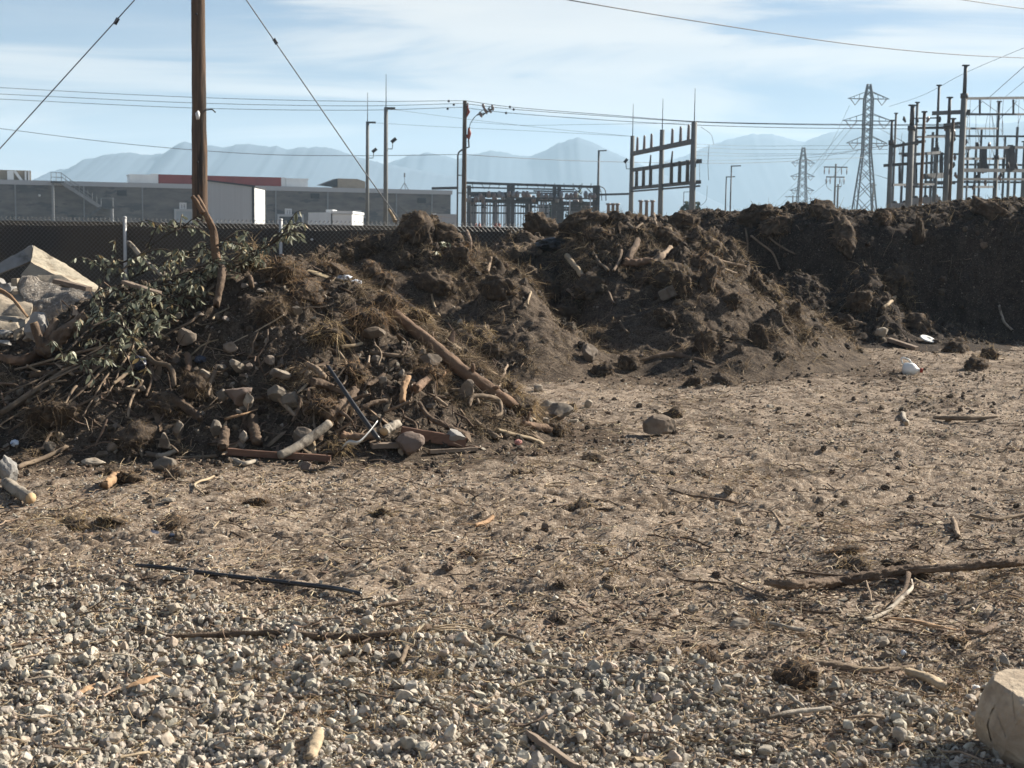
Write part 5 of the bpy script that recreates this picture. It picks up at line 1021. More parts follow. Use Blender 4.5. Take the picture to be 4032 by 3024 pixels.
FC_GOLD = ([(.42, .31, .17), (.32, .23, .125), (.52, .41, .25), (.17, .12, .075)], [4, 4, 2, 3]); FC_BRN = ([(.20, .145, .092), (.13, .095, .062), (.30, .225, .14), (.07, .052, .037)], [4, 4, 2, 3]); FC_OR = ([(.30, .195, .110), (.22, .145, .086), (.40, .30, .18), (.12, .084, .056)], [4, 4, 2, 4])
def sod(px, py, w, h, label, cols=FC_BRN, num=420, L=.06, near=.0, name='sod_clump', cat='sod', group=None, deep=.9, sink=.25, flop=.45, wd=.0016):
    _sd[0] += 1; sd_ = _sd[0]; q = H((px, py + h * .35), near); k = q[1] / F; V, Fc = ico(4)
    V = V * (1 + .36 * fbm(V[:, 0] * 1.5 + sd_ * 3.3, V[:, 1] * 1.5, V[:, 2] * 1.5, o=3) + .16 * fbm(V[:, 0] * 5 + sd_, V[:, 1] * 5, V[:, 2] * 5, o=3))[:, None]
    sz = np.array([w * k * .5, w * k * .5 * deep, h * k * .5]); nv = V.copy(); V = (V * sz) @ rotm(*(.5 * np.array([math.sin(sd_ * 2.1), math.sin(sd_ * 3.7), 2 * math.sin(sd_)]))).T + q + np.array([0, deep * w * k * .25, h * k * (.5 - sink)])
    o = thing(name, [(V, Fc)], mSod, label, cat, group); up = (nv[:, 2] > -.45) & (fbm(nv[:, 0] * 2 + sd_, nv[:, 1] * 2, nv[:, 2] * 2, o=2) > .02); fibres('grass', V[up], int(num * .7), L * 1.15, *cols, mFib, parent=o, up=flop, width=wd * max(1, q[1] / 11), dirs=nrm_rows(nv[up] + np.array([0, 0, .25])))
    return o

# --- concrete rubble at the left
import bmesh
def slab(name, poly, ext, mat, label, cat='concrete slab', rough=.02, group=None, edge=.045, seed=1.0):
    """poly: (px, py, Y) corners of the face turned to the viewer; ext: thickness vector"""
    A = np.array([P(*p) for p in poly]); B = A + np.asarray(ext, float); bm = bmesh.new(); n = len(A)
    vs = [bm.verts.new(v) for v in np.concatenate([A, B])]; bm.faces.new(vs[:n]); bm.faces.new(vs[n:][::-1])
    for i in range(n): bm.faces.new([vs[i], vs[i + n], vs[(i + 1) % n + n], vs[(i + 1) % n]])
    bmesh.ops.recalc_face_normals(bm, faces=bm.faces[:]); bmesh.ops.triangulate(bm, faces=bm.faces[:])
    for _ in range(7):
        e = [e for e in bm.edges if e.calc_length() > edge]
        if not e: break
        bmesh.ops.subdivide_edges(bm, edges=e, cuts=1); bmesh.ops.triangulate(bm, faces=[f for f in bm.faces if len(f.verts) > 3])
    V = np.array([v.co for v in bm.verts]); N_ = np.array([v.normal for v in bm.verts]); Fc = np.array([[v.index for v in f.verts] for f in bm.faces]); bm.free()
    sh_ = fbm(V[:, 0] * 3.2 + seed, V[:, 1] * 3.2, V[:, 2] * 3.2 + seed, o=5); V = V + N_ * (rough * sh_)[:, None]
    return thing(name, [(V, Fc)], mat, label, cat, group, smooth=28)
slab('concrete_slab', [(122, 1030, 14.65), (132, 966, 15.15), (402, 1136, 14.5), (348, 1138, 14.15)], (-.13, .22, -.36), M('sunlit_concrete', (.43, .38, .29), (.33, .29, .22), 6, rough=.95, bump=.8, bscale=30, c3=(.22, .18, .13), s3=5, f3=(.54, .62), dist=.012), 'long sunlit beam of broken concrete, topmost of the rubble at left', seed=2.)  # lighter concrete than the other slabs, sunlight painted into its colour
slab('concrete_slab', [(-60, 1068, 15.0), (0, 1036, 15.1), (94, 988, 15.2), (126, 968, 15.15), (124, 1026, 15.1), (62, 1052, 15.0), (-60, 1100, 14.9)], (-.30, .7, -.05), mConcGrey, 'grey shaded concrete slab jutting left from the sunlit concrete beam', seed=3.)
slab('concrete_slab', [(80, 1085, 14.3), (122, 1031, 14.4), (214, 1081, 14.2), (330, 1122, 13.9), (320, 1132, 13.85), (216, 1120, 14.0)], (-.02, .22, -.02), mConc, 'flat concrete slab with a straight pale edge, tucked under the sunlit beam', seed=4.)
slab('concrete_slab', [(78, 1125, 13.9), (92, 1094, 14.0), (140, 1099, 14.0), (220, 1121, 13.9), (352, 1143, 13.6), (398, 1154, 13.5), (360, 1230, 13.3), (300, 1290, 13.2), (240, 1290, 13.2), (130, 1250, 13.4), (94, 1188, 13.6)], (-.12, .45, -.1), mAggr, 'big rough slab with pebbly exposed aggregate facing the yard', rough=.05, seed=5.)
slab('concrete_slab', [(-80, 1165, 13.6), (0, 1178, 13.6), (50, 1204, 13.5), (92, 1196, 13.5), (128, 1210, 13.4), (118, 1248, 13.3), (0, 1246, 13.3), (-80, 1240, 13.3)], (-.16, .5, .08), mConc, 'low concrete chunk with a sunlit top at the left edge of the rubble', rough=.03, seed=6.)
slab('concrete_block', [(-60, 1262, 12.9), (62, 1268, 12.8), (72, 1292, 12.75), (44, 1306, 12.7), (-60, 1298, 12.7)], (.03, .3, .03), mConc, 'pale squared concrete block low in the rubble near the left edge', 'concrete block', seed=7.)
slab('concrete_block', [(45, 1126, 13.9), (44, 1098, 13.9), (66, 1097, 13.9), (68, 1126, 13.9)], (.02, .15, 0), mConc, 'small upright pale concrete stub among the rubble', 'concrete block', rough=.01, seed=8.)
rk(14, 1140, 90, 60, mConcGrey, 'shaded grey concrete lump left of the pebbly slab', 'concrete chunk', 'concrete_chunk', near=.1)
rk(150, 1300, 130, 120, mConcGrey, 'grey cracked boulder of concrete behind the forked stump', 'concrete chunk', 'concrete_chunk', near=.25, cuts=7)
for i, (px, py, w_, h_, lb) in enumerate(((66, 1322, 46, 44, 'pointed pale rubble stone left of the forked stump'), (18, 1316, 70, 36, 'flat pale rubble stone at the left edge under the concrete block'), (110, 1330, 50, 36, 'small grey rubble stone by the foot of the forked stump'), (20, 1352, 60, 22, 'thin flat rubble stone lowest at the left edge'), (60, 1160, 60, 50, 'dark rubble lump below the upright concrete stub'), (-10, 1120, 70, 50, 'rubble lump cut by the left picture edge'))):
    rk(px, py, w_, h_, mConc if i % 2 == 0 else mConcGrey, lb, 'rubble stone', 'rubble_stone', 'stones of the concrete rubble', near=.15)
plank((219, 1106, 13.4), (351, 1138, 13.1), 30, 17, mBoardGrey, 'dark weathered timber lying on the pebbly slab', 'timber', 'timber', near=0)
log('branch', [(-30, 1125, 13.3), (40, 1165, 13.2), (109, 1248, 12.9)], (18, 9), mSplit, 'orange brown branch leaning on the rubble at the left edge', 'branch', near=0)
log('wire_rod', [(-40, 1375, 12.0), (60, 1352, 12.2), (150, 1340, 12.0)], (4, 3), mDarkTrim, 'thin dark rod across the low rubble at left', 'rod', near=0, rough=0)
rk(22, 1856, 80, 105, mConcGrey, 'rough pale boulder at the left edge beside the grass tufts', 'boulder', 'boulder', cuts=12, rough=.09)

# --- leafy cut branches draped over the pile
def leafy(pts, w, label, seed, nleaf, spread=.19, drop=1.0):
    nleaf = int(nleaf * 1.05); r = np.random.default_rng(seed); n = 22; q = spline(np.array([P(*p) for p in pts]), n); rad = np.linspace(w, w * .3, n) * q[:, 1] / F / 2
    o = thing('leafy_branch', [tube(q, rad, 6, .1, seed)], mStem, label, 'branch', 'cut leafy branches on the debris pile')
    V = []; Cl = []; tw = []
    ntw = max(4, nleaf // 9); spread *= 1.25
    for b in range(ntw):
        i = r.integers(2, n - 1); dirv = nrm(r.normal(size=3) * np.array([1, .7, .5]) + nrm(q[min(i + 1, n - 1)] - q[i - 1]) * 1.1 + np.array([0, -.25, .25])); L = spread * r.uniform(.6, 1.5); e = spline([q[i], q[i] + dirv * L * .6, q[i] + dirv * L + np.array([0, 0, -.25 * L])], 7); tw.append(tube(e, np.linspace(.0055, .002, 7), 5))
        for _ in range(9):
            t = r.uniform(.25, 1); p = e[int(t * 6)]; ll = r.uniform(.034, .085); ww = ll * r.uniform(.10, .21)
            d = nrm(np.array([r.normal() * .55, r.normal() * .55, -drop * r.uniform(.3, 1.3)])); s = nrm(np.cross(d, r.normal(size=3))); nn = np.cross(d, s); fold = r.uniform(-.7, .7); curl = r.uniform(-.5, .5)
            pt = [p]
            for tt, wf in ((.3, .9), (.62, 1.0)):
                c = p + d * ll * tt + nn * curl * ll * tt * tt
                pt += [c - s * ww * wf + nn * fold * ww, c, c + s * ww * wf + nn * fold * ww]
            pt.append(p + d * ll + nn * curl * ll); V += pt
            rr_ = r.random(); c = r.uniform(.65, 1.25) * np.array([1, 1, 1]) if rr_ > .34 else (np.array([2.1, 1.95, 2.0]) if rr_ > .12 else r.uniform(.8, 1.3) * np.array([1.25, .9, .65])); Cl += [c] * 8  # some leaves painted much paler as sunlit spots, a few browned
    V = np.array(V); b = (np.arange(len(V) // 8) * 8)[:, None]
    Fl = [list(x) for x in np.concatenate([b + np.array([[2, 5, 4, 1]]), b + np.array([[3, 6, 5, 2]])])] + [list(x) for x in np.concatenate([b + np.array([[0, 2, 1]]), b + np.array([[0, 3, 2]]), b + np.array([[4, 5, 7]]), b + np.array([[5, 6, 7]])])]
    part('leaves', [(V, Fl)], mLeaf, o, col=np.array(Cl)); part('twigs', tw, mStem, o); o.children[-1]['kind'] = 'stuff'
    return o
leafy([(310, 1345, 10.4), (560, 1185, 10.9), (760, 1090, 11.2), (960, 1035, 11.3), (1135, 905, 11.3)], 15, 'longest leafy branch, arching up right across the pile to a drooping tip', 1, 210)
leafy([(400, 1160, 11.0), (560, 1075, 11.3), (760, 1005, 11.5), (935, 945, 11.5)], 9, 'leafy branch crossing behind the upright broken limb', 2, 130)
leafy([(455, 1090, 11.2), (570, 985, 11.4), (690, 905, 11.5), (735, 892, 11.5)], 8, 'leafy branch with its thin tip highest against the fence, left of the upright limb', 3, 100)
leafy([(260, 1385, 10.2), (400, 1255, 10.6), (560, 1155, 10.9), (690, 1095, 11.1)], 12, 'leafy branch low over the left shoulder of the pile', 4, 190)
leafy([(300, 1425, 10.1), (450, 1340, 10.3), (560, 1290, 10.5), (640, 1215, 10.7)], 11, 'lowest leafy branch, its leaves over the shaded foot of the foliage', 5, 190)
leafy([(700, 1010, 11.3), (860, 955, 11.4), (985, 965, 11.4)], 8, 'short leafy branch just right of the upright limb', 6, 90)
leafy([(950, 1040, 11.2), (1050, 965, 11.3), (1140, 888, 11.4)], 7, 'rightmost leafy sprig, nodding before the right fence post', 7, 70)
leafy([(270, 1300, 10.8), (390, 1135, 11.1), (430, 1060, 11.3), (492, 1030, 11.3)], 9, 'leftmost leafy branch beside the concrete rubble', 8, 130)
leafy([(350, 1290, 10.4), (500, 1230, 10.6), (650, 1180, 10.8), (770, 1135, 11.0)], 10, 'leafy branch through the middle of the green heap', 9, 190)
leafy([(240, 1450, 10.0), (380, 1400, 10.15), (530, 1375, 10.3)], 10, 'leafy branch lying along the bottom of the green heap', 10, 110)
leafy([(640, 1110, 11.0), (780, 1050, 11.2), (900, 1040, 11.25), (1010, 1000, 11.3)], 9, 'leafy branch under the upright limb, running right over the crest', 11, 130)

# --- timber on the nearest pile
for i, (a, b) in enumerate((((-20, 1500), (300, 1395)), ((-20, 1560), (260, 1440)), ((30, 1600), (350, 1430)), ((90, 1640), (330, 1480)), ((-20, 1690), (200, 1560)), ((170, 1600), (400, 1440)), ((60, 1430), (330, 1370)), ((200, 1680), (300, 1520)), ((330, 1640), (430, 1470)), ((-10, 1590), (170, 1500)), ((420, 1560), (540, 1330)), ((640, 1330), (780, 1240)), ((560, 1350), (720, 1290)), ((700, 1180), (840, 1130)))):
    log('bare_twig', [a, ((a[0] + b[0]) / 2, (a[1] + b[1]) / 2 + (14 if i % 2 else -12)), b], (4 + i % 3, 8 + i % 4), mStick if i % 3 else mStem, 'thin bare twig in the tangle trailing from under the leafy branches', 'twig', near=.06 + .015 * (i % 4), group='bare twigs trailing from the leafy branches', wob=.03)
o = log('broken_limb', [(870, 1060, 11.3), (848, 1000, 11.3), (838, 905, 11.32), (812, 855, 11.3), (775, 775, 11.3)], (36, 31, 28, 25, 18), mBarkRed, 'upright broken limb with a forked top standing on the pile crest', 'limb', near=0, n=16, sides=12)
part('fork_stub', [tube(spline([P(800, 838, 11.29), P(776, 800, 11.28), P(757, 772, 11.28)], 8), np.linspace(.026, .017, 8), 8, .25, 3)], mBarkRed, o)
log('branch', [(875, 1052, 11.1), (872, 1120, 10.95), (853, 1200, 10.85)], (30, 26), mBark, 'stout stick hanging down the pile face below the upright limb', 'branch', near=.02)
log('branch', [(506, 955, 11.6), (570, 1020, 11.4), (640, 1090, 11.2), (690, 1130, 11.1)], (18, 12), mBarkPale, 'pale diagonal stick slanting through the leaves before the fence post', 'branch', near=0)
plank((488, 1110, 10.9), (626, 1154, 10.8), 40, 12, mBoardGrey, 'flat pale board half buried in the leafy branches', near=0)
o = log('forked_stump', [(160, 1395, 10.5), (240, 1325, 10.55), (340, 1246, 10.65)], (66, 56, 46), mBark, 'thick forked stump with sawn pale ends beside the rubble', 'stump', near=0, cut='b', sides=16, rough=.32, n=30, wob=.02)
for a in ([(168, 1376, 10.5), (148, 1322, 10.5), (133, 1272, 10.5)], [(178, 1340, 10.55), (200, 1300, 10.6), (222, 1262, 10.65)]):
    q = spline([P(*p) for p in a], 8); x = part('fork', [tube(q, np.linspace(.038, .030, 8), 10, .12, a[0][0])], mBark, o); part('cut_face', [disc_cap(q[-1], q[-1] - q[-2], .028)], mCut, x)
log('branch', [(0, 1628), (180, 1510), (330, 1420), (424, 1364)], (20, 26), mStick, 'long grey branch slanting from the left edge up under the leaves', 'branch', near=.10)
log('branch', [(60, 1455), (230, 1412), (398, 1368)], (9, 12), mStick, 'thin long branch above the slanting grey branch at left', 'branch', near=.12)
log('branch', [(460, 1312), (580, 1290), (700, 1268)], (24, 18), mBark, 'dark branch lying level under the leafy heap', 'branch', near=.08)
log('branch', [(-20, 1400), (80, 1420), (170, 1385)], (34, 40), mBarkRed, 'reddish shredded limb at the left edge under the branches', 'branch', near=.1, rough=.4)
log('branch', [(120, 1475), (230, 1470), (370, 1462)], (26, 20), mBark, 'dark log lying level in the shade below the leaves', 'branch', near=.06)
log('branch', [(262, 1590), (360, 1500), (462, 1402)], (8, 11), mStick, 'straight thin stick in the shade, slanting up right', 'branch', near=.10)
log('branch', [(445, 1510), (490, 1475), (530, 1440)], (12, 16), mStick, 'short shaded stick just left of the dark cloth', 'branch', near=.08)
o = log('root_piece', [(564, 1383), (610, 1425), (668, 1440), (690, 1525)], (24, 22, 20, 14), mStick, 'bent pale root elbow right of the dark cloth', 'root', near=.10, n=18)
log('branch', [(736, 1397), (740, 1430), (736, 1466)], (26, 24), mBarkRed, 'short upright reddish stub above the round sod ball', 'branch', near=.12, cut='a')
log('branch', [(656, 1556), (720, 1598), (790, 1652)], (38, 30), mBark, 'short stout log slanting down right below the sod ball', 'log', near=.10, cut='a')
log('root_piece', [(849, 1463), (830, 1505), (818, 1560)], (18, 13), mStick, 'thin curved root right of the round sod ball', 'root', near=.10)
log('wood_splinter', [(889, 1648), (950, 1632), (1012, 1612)], (22, 10), mSplit, 'orange split wood below the big reddish rock', 'wood piece', near=.12, rough=.35, flat=.5)
log('branch', [(885, 1695), (882, 1725), (876, 1765)], (34, 44), mBark, 'upright dark stub at the pile foot, left of the birch log', 'log', near=.10)
log('branch', [(996, 1640), (1000, 1695), (1012, 1742)], (40, 44), mBark, 'dark upright log leaning in the shade left of the birch log', 'log', near=.08)
o = log('birch_log', [(1098, 1792), (1200, 1738), (1298, 1668)], (32, 40, 34), mBarkPale, 'pale ringed birch log at the foot of the pile', 'log', near=.12, rough=.12, cut='b', n=20)
log('log', [(1524, 1208), (1640, 1310), (1770, 1420), (1880, 1495), (2018, 1592)], (34, 46, 52, 50, 38), mBarkRed, 'longest log, lying down the right ridge of the pile', 'log', near=.10, rough=.14, n=34, sides=14, stubs=((.72, (.2, -.5, 1), .11, .5), (.86, (.4, -.6, .2), .10, .5)))
plank((1524, 1142), (1646, 1244), 34, 10, mBoardGrey, 'short grey board standing on edge above the longest log', near=.06, lift=.03, roll=.9)
log('branch', [(1640, 1215), (1690, 1245), (1725, 1290)], (8, 14), mStick, 'small curled root behind the longest log near its upper end', 'root', near=.03)
log('black_pipe', [(1292, 1443, 10.05), (1390, 1590, 9.75), (1492, 1733, 9.55)], (14, 18, 20), mPlasticBlk, 'black plastic pipe piece poking out of the pile foot', 'pipe', near=0, rough=0, wob=0)
q = spline([P(1345, 1765, 9.45), P(1372, 1740, 9.42), P(1408, 1744, 9.42), P(1450, 1705, 9.5), P(1486, 1660, 9.6)], 18); sdv = np.array([.3, -.2, .9]) * .016
V = np.concatenate([q - sdv, q + sdv, q + sdv + np.array([0, .002, 0]), q - sdv + np.array([0, .002, 0])]); n_ = len(q); Fl = [[a * n_ + i, a * n_ + i + 1, ((a + 1) % 4) * n_ + i + 1, ((a + 1) % 4) * n_ + i] for a in range(4) for i in range(n_ - 1)] + [[0, n_, 2 * n_, 3 * n_], [n_ - 1, 4 * n_ - 1, 3 * n_ - 1, 2 * n_ - 1]]
thing('metal_strap', [(V, Fl)], mStrap, 'bent shiny metal strap curling beside the black pipe piece', 'strap')
log('branch', [(1233, 1505), (1300, 1522), (1366, 1556)], (36, 26), mBark, 'thick weathered root end left of the black pipe piece', 'log', near=.12, stubs=((.6, (.3, -.6, .3), .12, .4),))
log('branch', [(1209, 1430), (1244, 1452), (1276, 1484)], (18, 26), mStick, 'pale snapped branch end above the weathered root end', 'branch', near=.10, cut='a')
log('root_bundle', [(1286, 1640), (1345, 1600), (1400, 1534)], (56, 48, 30), mBark, 'thick dark root crown crossing behind the black pipe piece', 'root', near=.10, rough=.35, stubs=((.3, (.6, -.5, -.3), .18, .4), (.6, (.8, -.3, .3), .22, .35), (.8, (-.6, -.4, .5), .15, .35)))
log('log', [(1512, 1700), (1540, 1682), (1566, 1668)], (36, 34), mBarkPale, 'short sawn log end right of the metal strap', 'log', near=.12, cut='a')
log('wood_splinter', [(1345, 1714), (1410, 1722), (1475, 1714)], (30, 26), mBarkRed, 'orange barked limb under the metal strap', 'wood piece', near=.09, rough=.3)
log('branch', [(2058, 1675), (2105, 1690), (2163, 1704)], (26, 32), mBarkRed, 'stubby limb with a twig at the right toe of the pile', 'branch', near=.03, lift=.02, stubs=((.15, (.25, -.1, 1), .10, .5),), cut='b')
log('wood_slab', [(1955, 1692), (2040, 1712), (2124, 1742)], (30, 36), mSplitPale, 'pale sunlit wood slab at the right toe of the pile', 'wood piece', near=.02, flat=.5, rough=.2)
o = log('root_loop', [(1846, 1600), (1862, 1566), (1905, 1562), (1965, 1578), (1978, 1625), (1950, 1640)], (16, 20, 22, 20, 16, 10), mStick, 'looping pale root near the right toe of the pile', 'root', near=.10, n=30)
log('root_piece', [(1770, 1536), (1830, 1540), (1872, 1566), (1885, 1590)], (14, 12), mStick, 'slim root left of the looping root', 'root', near=.10)
log('root_piece', [(1650, 1586), (1690, 1645), (1760, 1680), (1826, 1706)], (14, 22, 18), mBark, 'long dark root running down to the grey concrete block', 'root', near=.10, n=20)
log('branch', [(1869, 1655), (1915, 1690), (1965, 1730)], (18, 24), mStick, 'straight branch below the looping root, pointing down right', 'branch', near=.06)
log('branch', [(1584, 1586), (1588, 1540), (1606, 1490)], (24, 26), mSplit, 'upright orange stub in the lower middle of the pile', 'branch', near=.10, rough=.3)
log('root_piece', [(1458, 1384), (1530, 1396), (1618, 1402)], (20, 14), mStick, 'forked pale root left of the longest log', 'root', near=.08, stubs=((.3, (-.4, -.4, .6), .10, .5), (.75, (.3, -.5, .5), .12, .5)))
log('root_piece', [(1474, 1320), (1478, 1355), (1500, 1400), (1490, 1440)], (7, 6), mStick, 'very thin wiry root above the forked pale root', 'root', near=.08)
log('root_piece', [(1340, 1275), (1365, 1320), (1392, 1350)], (12, 16), mStick, 'grey stick in the shaded upper face, left of the tan slab', 'branch', near=.06)
log('root_piece', [(1335, 1385), (1365, 1430), (1362, 1490), (1345, 1520)], (10, 8), mStick, 'wavy thin root above the black pipe piece', 'root', near=.08)
log('branch', [(1440, 1520), (1475, 1500), (1512, 1475)], (28, 22), mBark, 'bark slab pointing up right beside the black pipe piece', 'branch', near=.08, flat=.6)
log('branch', [(1998, 1437), (1975, 1500), (1948, 1558)], (9, 7), mStick, 'thin twig standing up at the lower end of the longest log', 'twig', near=.12)
log('branch', [(1636, 1530), (1690, 1490), (1745, 1470)], (34, 22), mBarkRed, 'reddish shredded limb below the longest log', 'branch', near=.10, rough=.35)
log('branch', [(1345, 1365), (1395, 1358), (1425, 1350)], (14, 10), mSplitPale, 'small pale broken stick in the middle of the pile', 'branch', near=.08)
log('branch', [(1700, 1160), (1712, 1205), (1730, 1245)], (8, 11), mSplitPale, 'pale yellowish stick standing behind the grey board', 'branch', near=.02)
log('branch', [(960, 1030), (985, 1090), (992, 1130)], (20, 18), mBark, 'dark root knuckle hanging on the pile crest right of the leaves', 'root', near=.08)
log('branch', [(1140, 1095), (1153, 1125), (1165, 1152)], (16, 16), mBark, 'small dark root stub under the crest grass', 'root', near=.06)
for i, (a, b, w_, lb) in enumerate((((560, 1500), (505, 1640), 12, 'dark twig fork in the shade left of the stout log'), ((590, 1440), (575, 1560), 12, 'dark root hanging beside the bent root elbow'), ((1100, 1560), (1165, 1640), 20, 'shaded branch left of the thick root crown'), ((1180, 1560), (1150, 1660), 14, 'crooked shaded stick left of the thick root crown'), ((1255, 1580), (1240, 1690), 10, 'pale drooping root before the thick root crown'), ((1420, 1610), (1520, 1580), 22, 'branch stub right of the black pipe piece'), ((1180, 1470), (1280, 1440), 10, 'thin twig over the snapped branch end'), ((1040, 1480), (1110, 1440), 9, 'thin twig above the long pale stone'), ((1700, 1560), (1760, 1600), 18, 'stub of root in the lower right of the pile'), ((300, 1600), (420, 1545), 9, 'dark thin root over the shaded face at left'), ((120, 1545), (260, 1500), 10, 'dark stick low at the left of the shaded face'), ((40, 1700), (150, 1640), 10, 'dark stick left of the shaded sod'), ((640, 1740), (700, 1780), 10, 'small stick behind the grey rounded stone'), ((1590, 1640), (1640, 1690), 12, 'small root beside the sawn log end'))):
    log('root_piece' if i % 3 else 'branch', [a, ((a[0] + b[0]) / 2 + (12 if i % 2 else -10), (a[1] + b[1]) / 2 - 8), b], (w_, w_ * .7), mBark if i % 2 else mStick, lb, 'root' if i % 3 else 'branch', near=.09)
plank((889, 1797), (1302, 1826), 24, 26, mBoard, 'long reddish sawn board lying at the foot of the pile', near=.0, lift=.035)
plank((1580, 1712), (1832, 1754), 20, 44, mBoard, 'dark board on edge behind the brown boulder', near=.05, lift=.02)
plank((1462, 1766), (1570, 1764), 40, 20, mBoardGrey, 'short weathered board left of the brown boulder', near=.02, lift=.02)
plank((1690, 1785), (1880, 1775), 16, 16, mBoardGrey, 'thin dark board on the ground right of the brown boulder', near=.02, lift=.012)
log('branch', [(902, 1822), (960, 1834), (1010, 1826)], (20, 16), mBarkPale, 'short pale stick just under the long reddish board', 'branch', near=.0, lift=.015)
log('branch', [(577, 1800), (640, 1806), (692, 1788)], (22, 18), mBarkPale, 'pale smooth stick above the grey rounded stone', 'branch', near=0, lift=.02)
log('branch', [(690, 1816), (770, 1812), (858, 1806)], (16, 14), mStick, 'straight stick right of the grey rounded stone', 'branch', near=0, lift=.015)
log('branch', [(66, 1856), (160, 1820), (262, 1772)], (20, 16), mStick, 'long pale stick by the boulder at the left edge', 'branch', near=0, lift=.02)
log('branch', [(505, 1830), (515, 1790), (512, 1758)], (9, 7), mStick, 'thin upright twig behind the white chunk', 'twig', near=0, lift=.01)

# --- rocks on and by the nearest pile
mStoneDustyShade = M('shaded_dusty_stone', (.25, .215, .17), (.17, .145, .115), 8, rough=.92, bump=.6, bscale=50, c3=(.10, .079, .06), s3=7, f3=(.48, .60), dist=.006, obj_rand=.2)  # pale stone darkened to paint in the pile's shade, plus dusty soil patches
R_ = [(733, 1337, 76, 76, mStone, 'brown rock alone high on the shaded pile face', .06), (905, 1364, 60, 48, mStone, 'grey brown rock right of the high brown rock', .05), (802, 1478, 62, 42, mStonePale, 'pale rock just right of the round sod ball', .10), (768, 1458, 34, 34, mStoneGrey, 'small grey rock above the round sod ball', .10),
      (938, 1560, 118, 86, mStoneRed, 'big angular reddish rock in the lower left of the pile', .12), (976, 1578, 44, 64, mStonePale, 'white chip leaning on the big reddish rock', .16), (870, 1556, 52, 50, mStoneGrey, 'rounded stone left of the big reddish rock', .12), (928, 1442, 66, 50, mStonePale, 'pale knobbly stone above the big reddish rock', .10),
      (1105, 1476, 96, 40, mStonePale, 'long pale stone lying level in the middle of the pile', .10), (1090, 1548, 80, 70, mStoneGrey, 'dull stone with a pale chip below the long pale stone', .10), (1150, 1580, 90, 70, mStoneGrey, 'rounded grey stone in the shade right of the dull stone', .06),
      (700, 1696, 44, 66, mStoneGrey, 'upright grey chunk at the pile foot', .08), (640, 1748, 66, 74, mStonePale, 'triangular pale shard at the pile foot', .05), (840, 1690, 60, 62, mStoneGrey, 'grey rock left of the upright dark stub', .05), (1185, 1732, 110, 84, mStone, 'rounded brown boulder shaded behind the birch log', .02), (955, 1725, 44, 50, mStonePale, 'grey white stone right of the upright dark stub', .05),
      (643, 1832, 92, 58, mStoneGrey, 'grey rounded stone in front of the pile foot', 0), (365, 1822, 104, 30, mStonePale, 'long white chunk on the ground at left', 0), (440, 1764, 56, 44, mStone, 'brown stone on the ground behind the white chunk', 0), (392, 1792, 62, 28, mStone, 'flat brown stone beside the white chunk', 0), (192, 1764, 50, 40, mStoneGrey, 'grey stone with a white corner near the left edge', 0), (556, 1785, 20, 36, mStonePale, 'small upright pale stone among the grass tufts', 0),
      (1614, 1762, 132, 98, mStoneRed, 'large brown boulder at the centre foot of the pile', .02), (1788, 1722, 90, 64, mConcGrey, 'pale squared concrete chunk right of the brown boulder', .06), (1471, 1312, 108, 42, mStone, 'flat tan slab stone high in the pile', .08), (1697, 1432, 112, 62, mStone, 'leaning tan slab stone under the longest log', .08), (1836, 1545, 66, 90, mStone, 'shaded upright rock under the lower longest log', .04),
      (1500, 1158, 34, 32, mStonePale, 'round pale greenish stone at the top of the longest log', .08), (2194, 1636, 134, 84, mStoneGrey, 'pale sunlit boulder at the right toe of the pile', .02), (2170, 1608, 90, 50, mStonePale, 'flat sunlit rock behind the boulder at the right toe', 0), (2094, 1640, 30, 34, mStonePale, 'small round stone left of the right toe boulder', .02), (2150, 1658, 28, 34, mStonePale, 'small egg shaped stone against the right toe boulder', .02), (2120, 1532, 40, 30, mStonePale, 'whitish stone up the right toe slope', .02), (2264, 1662, 50, 20, mStonePale, 'flat pale flake right of the right toe boulder', 0), (2080, 1655, 34, 22, mStonePale, 'small flat pale stone at the end of the stubby limb', .02),
      (1262, 1148, 36, 20, mStoneGrey, 'small grey stone high on the face below the pale wrapper', .05), (1170, 1220, 46, 36, mStoneGrey, 'grey stone under the crest at the pile middle', .05), (1200, 1348, 28, 22, mStonePale, 'small pale pebble shining on the shaded face', .05), (1580, 1470, 32, 28, mStonePale, 'small pale stone beside the upright orange stub', .08), (1505, 1500, 36, 30, mStoneGrey, 'small blocky stone in the lower middle of the pile', .08), (1700, 1600, 50, 24, mStoneGrey, 'flat grey stone low on the right of the pile', .05), (1200, 1840, 50, 36, mStoneRed, 'reddish stone on the ground below the long board', 0), (1185, 1832, 26, 24, mStonePale, 'small pale stone touching the reddish stone below the board', 0),
      (1060, 1420, 44, 34, mStone, 'brown stone above the long pale stone', .08), (560, 1530, 30, 26, mStone, 'small stone in the shade below the dark cloth', .05), (690, 1850, 30, 20, mStonePale, 'small pale stone right of the grey rounded stone', 0)]
for px, py, w_, h_, mt, lb, nr in R_: rk(px, py, w_, h_, mStoneDustyShade if mt is mStonePale and px < 2000 and 'white' not in lb else mt, lb, near=nr, cuts=8 if mt is mStoneRed else 11, rough=.075)

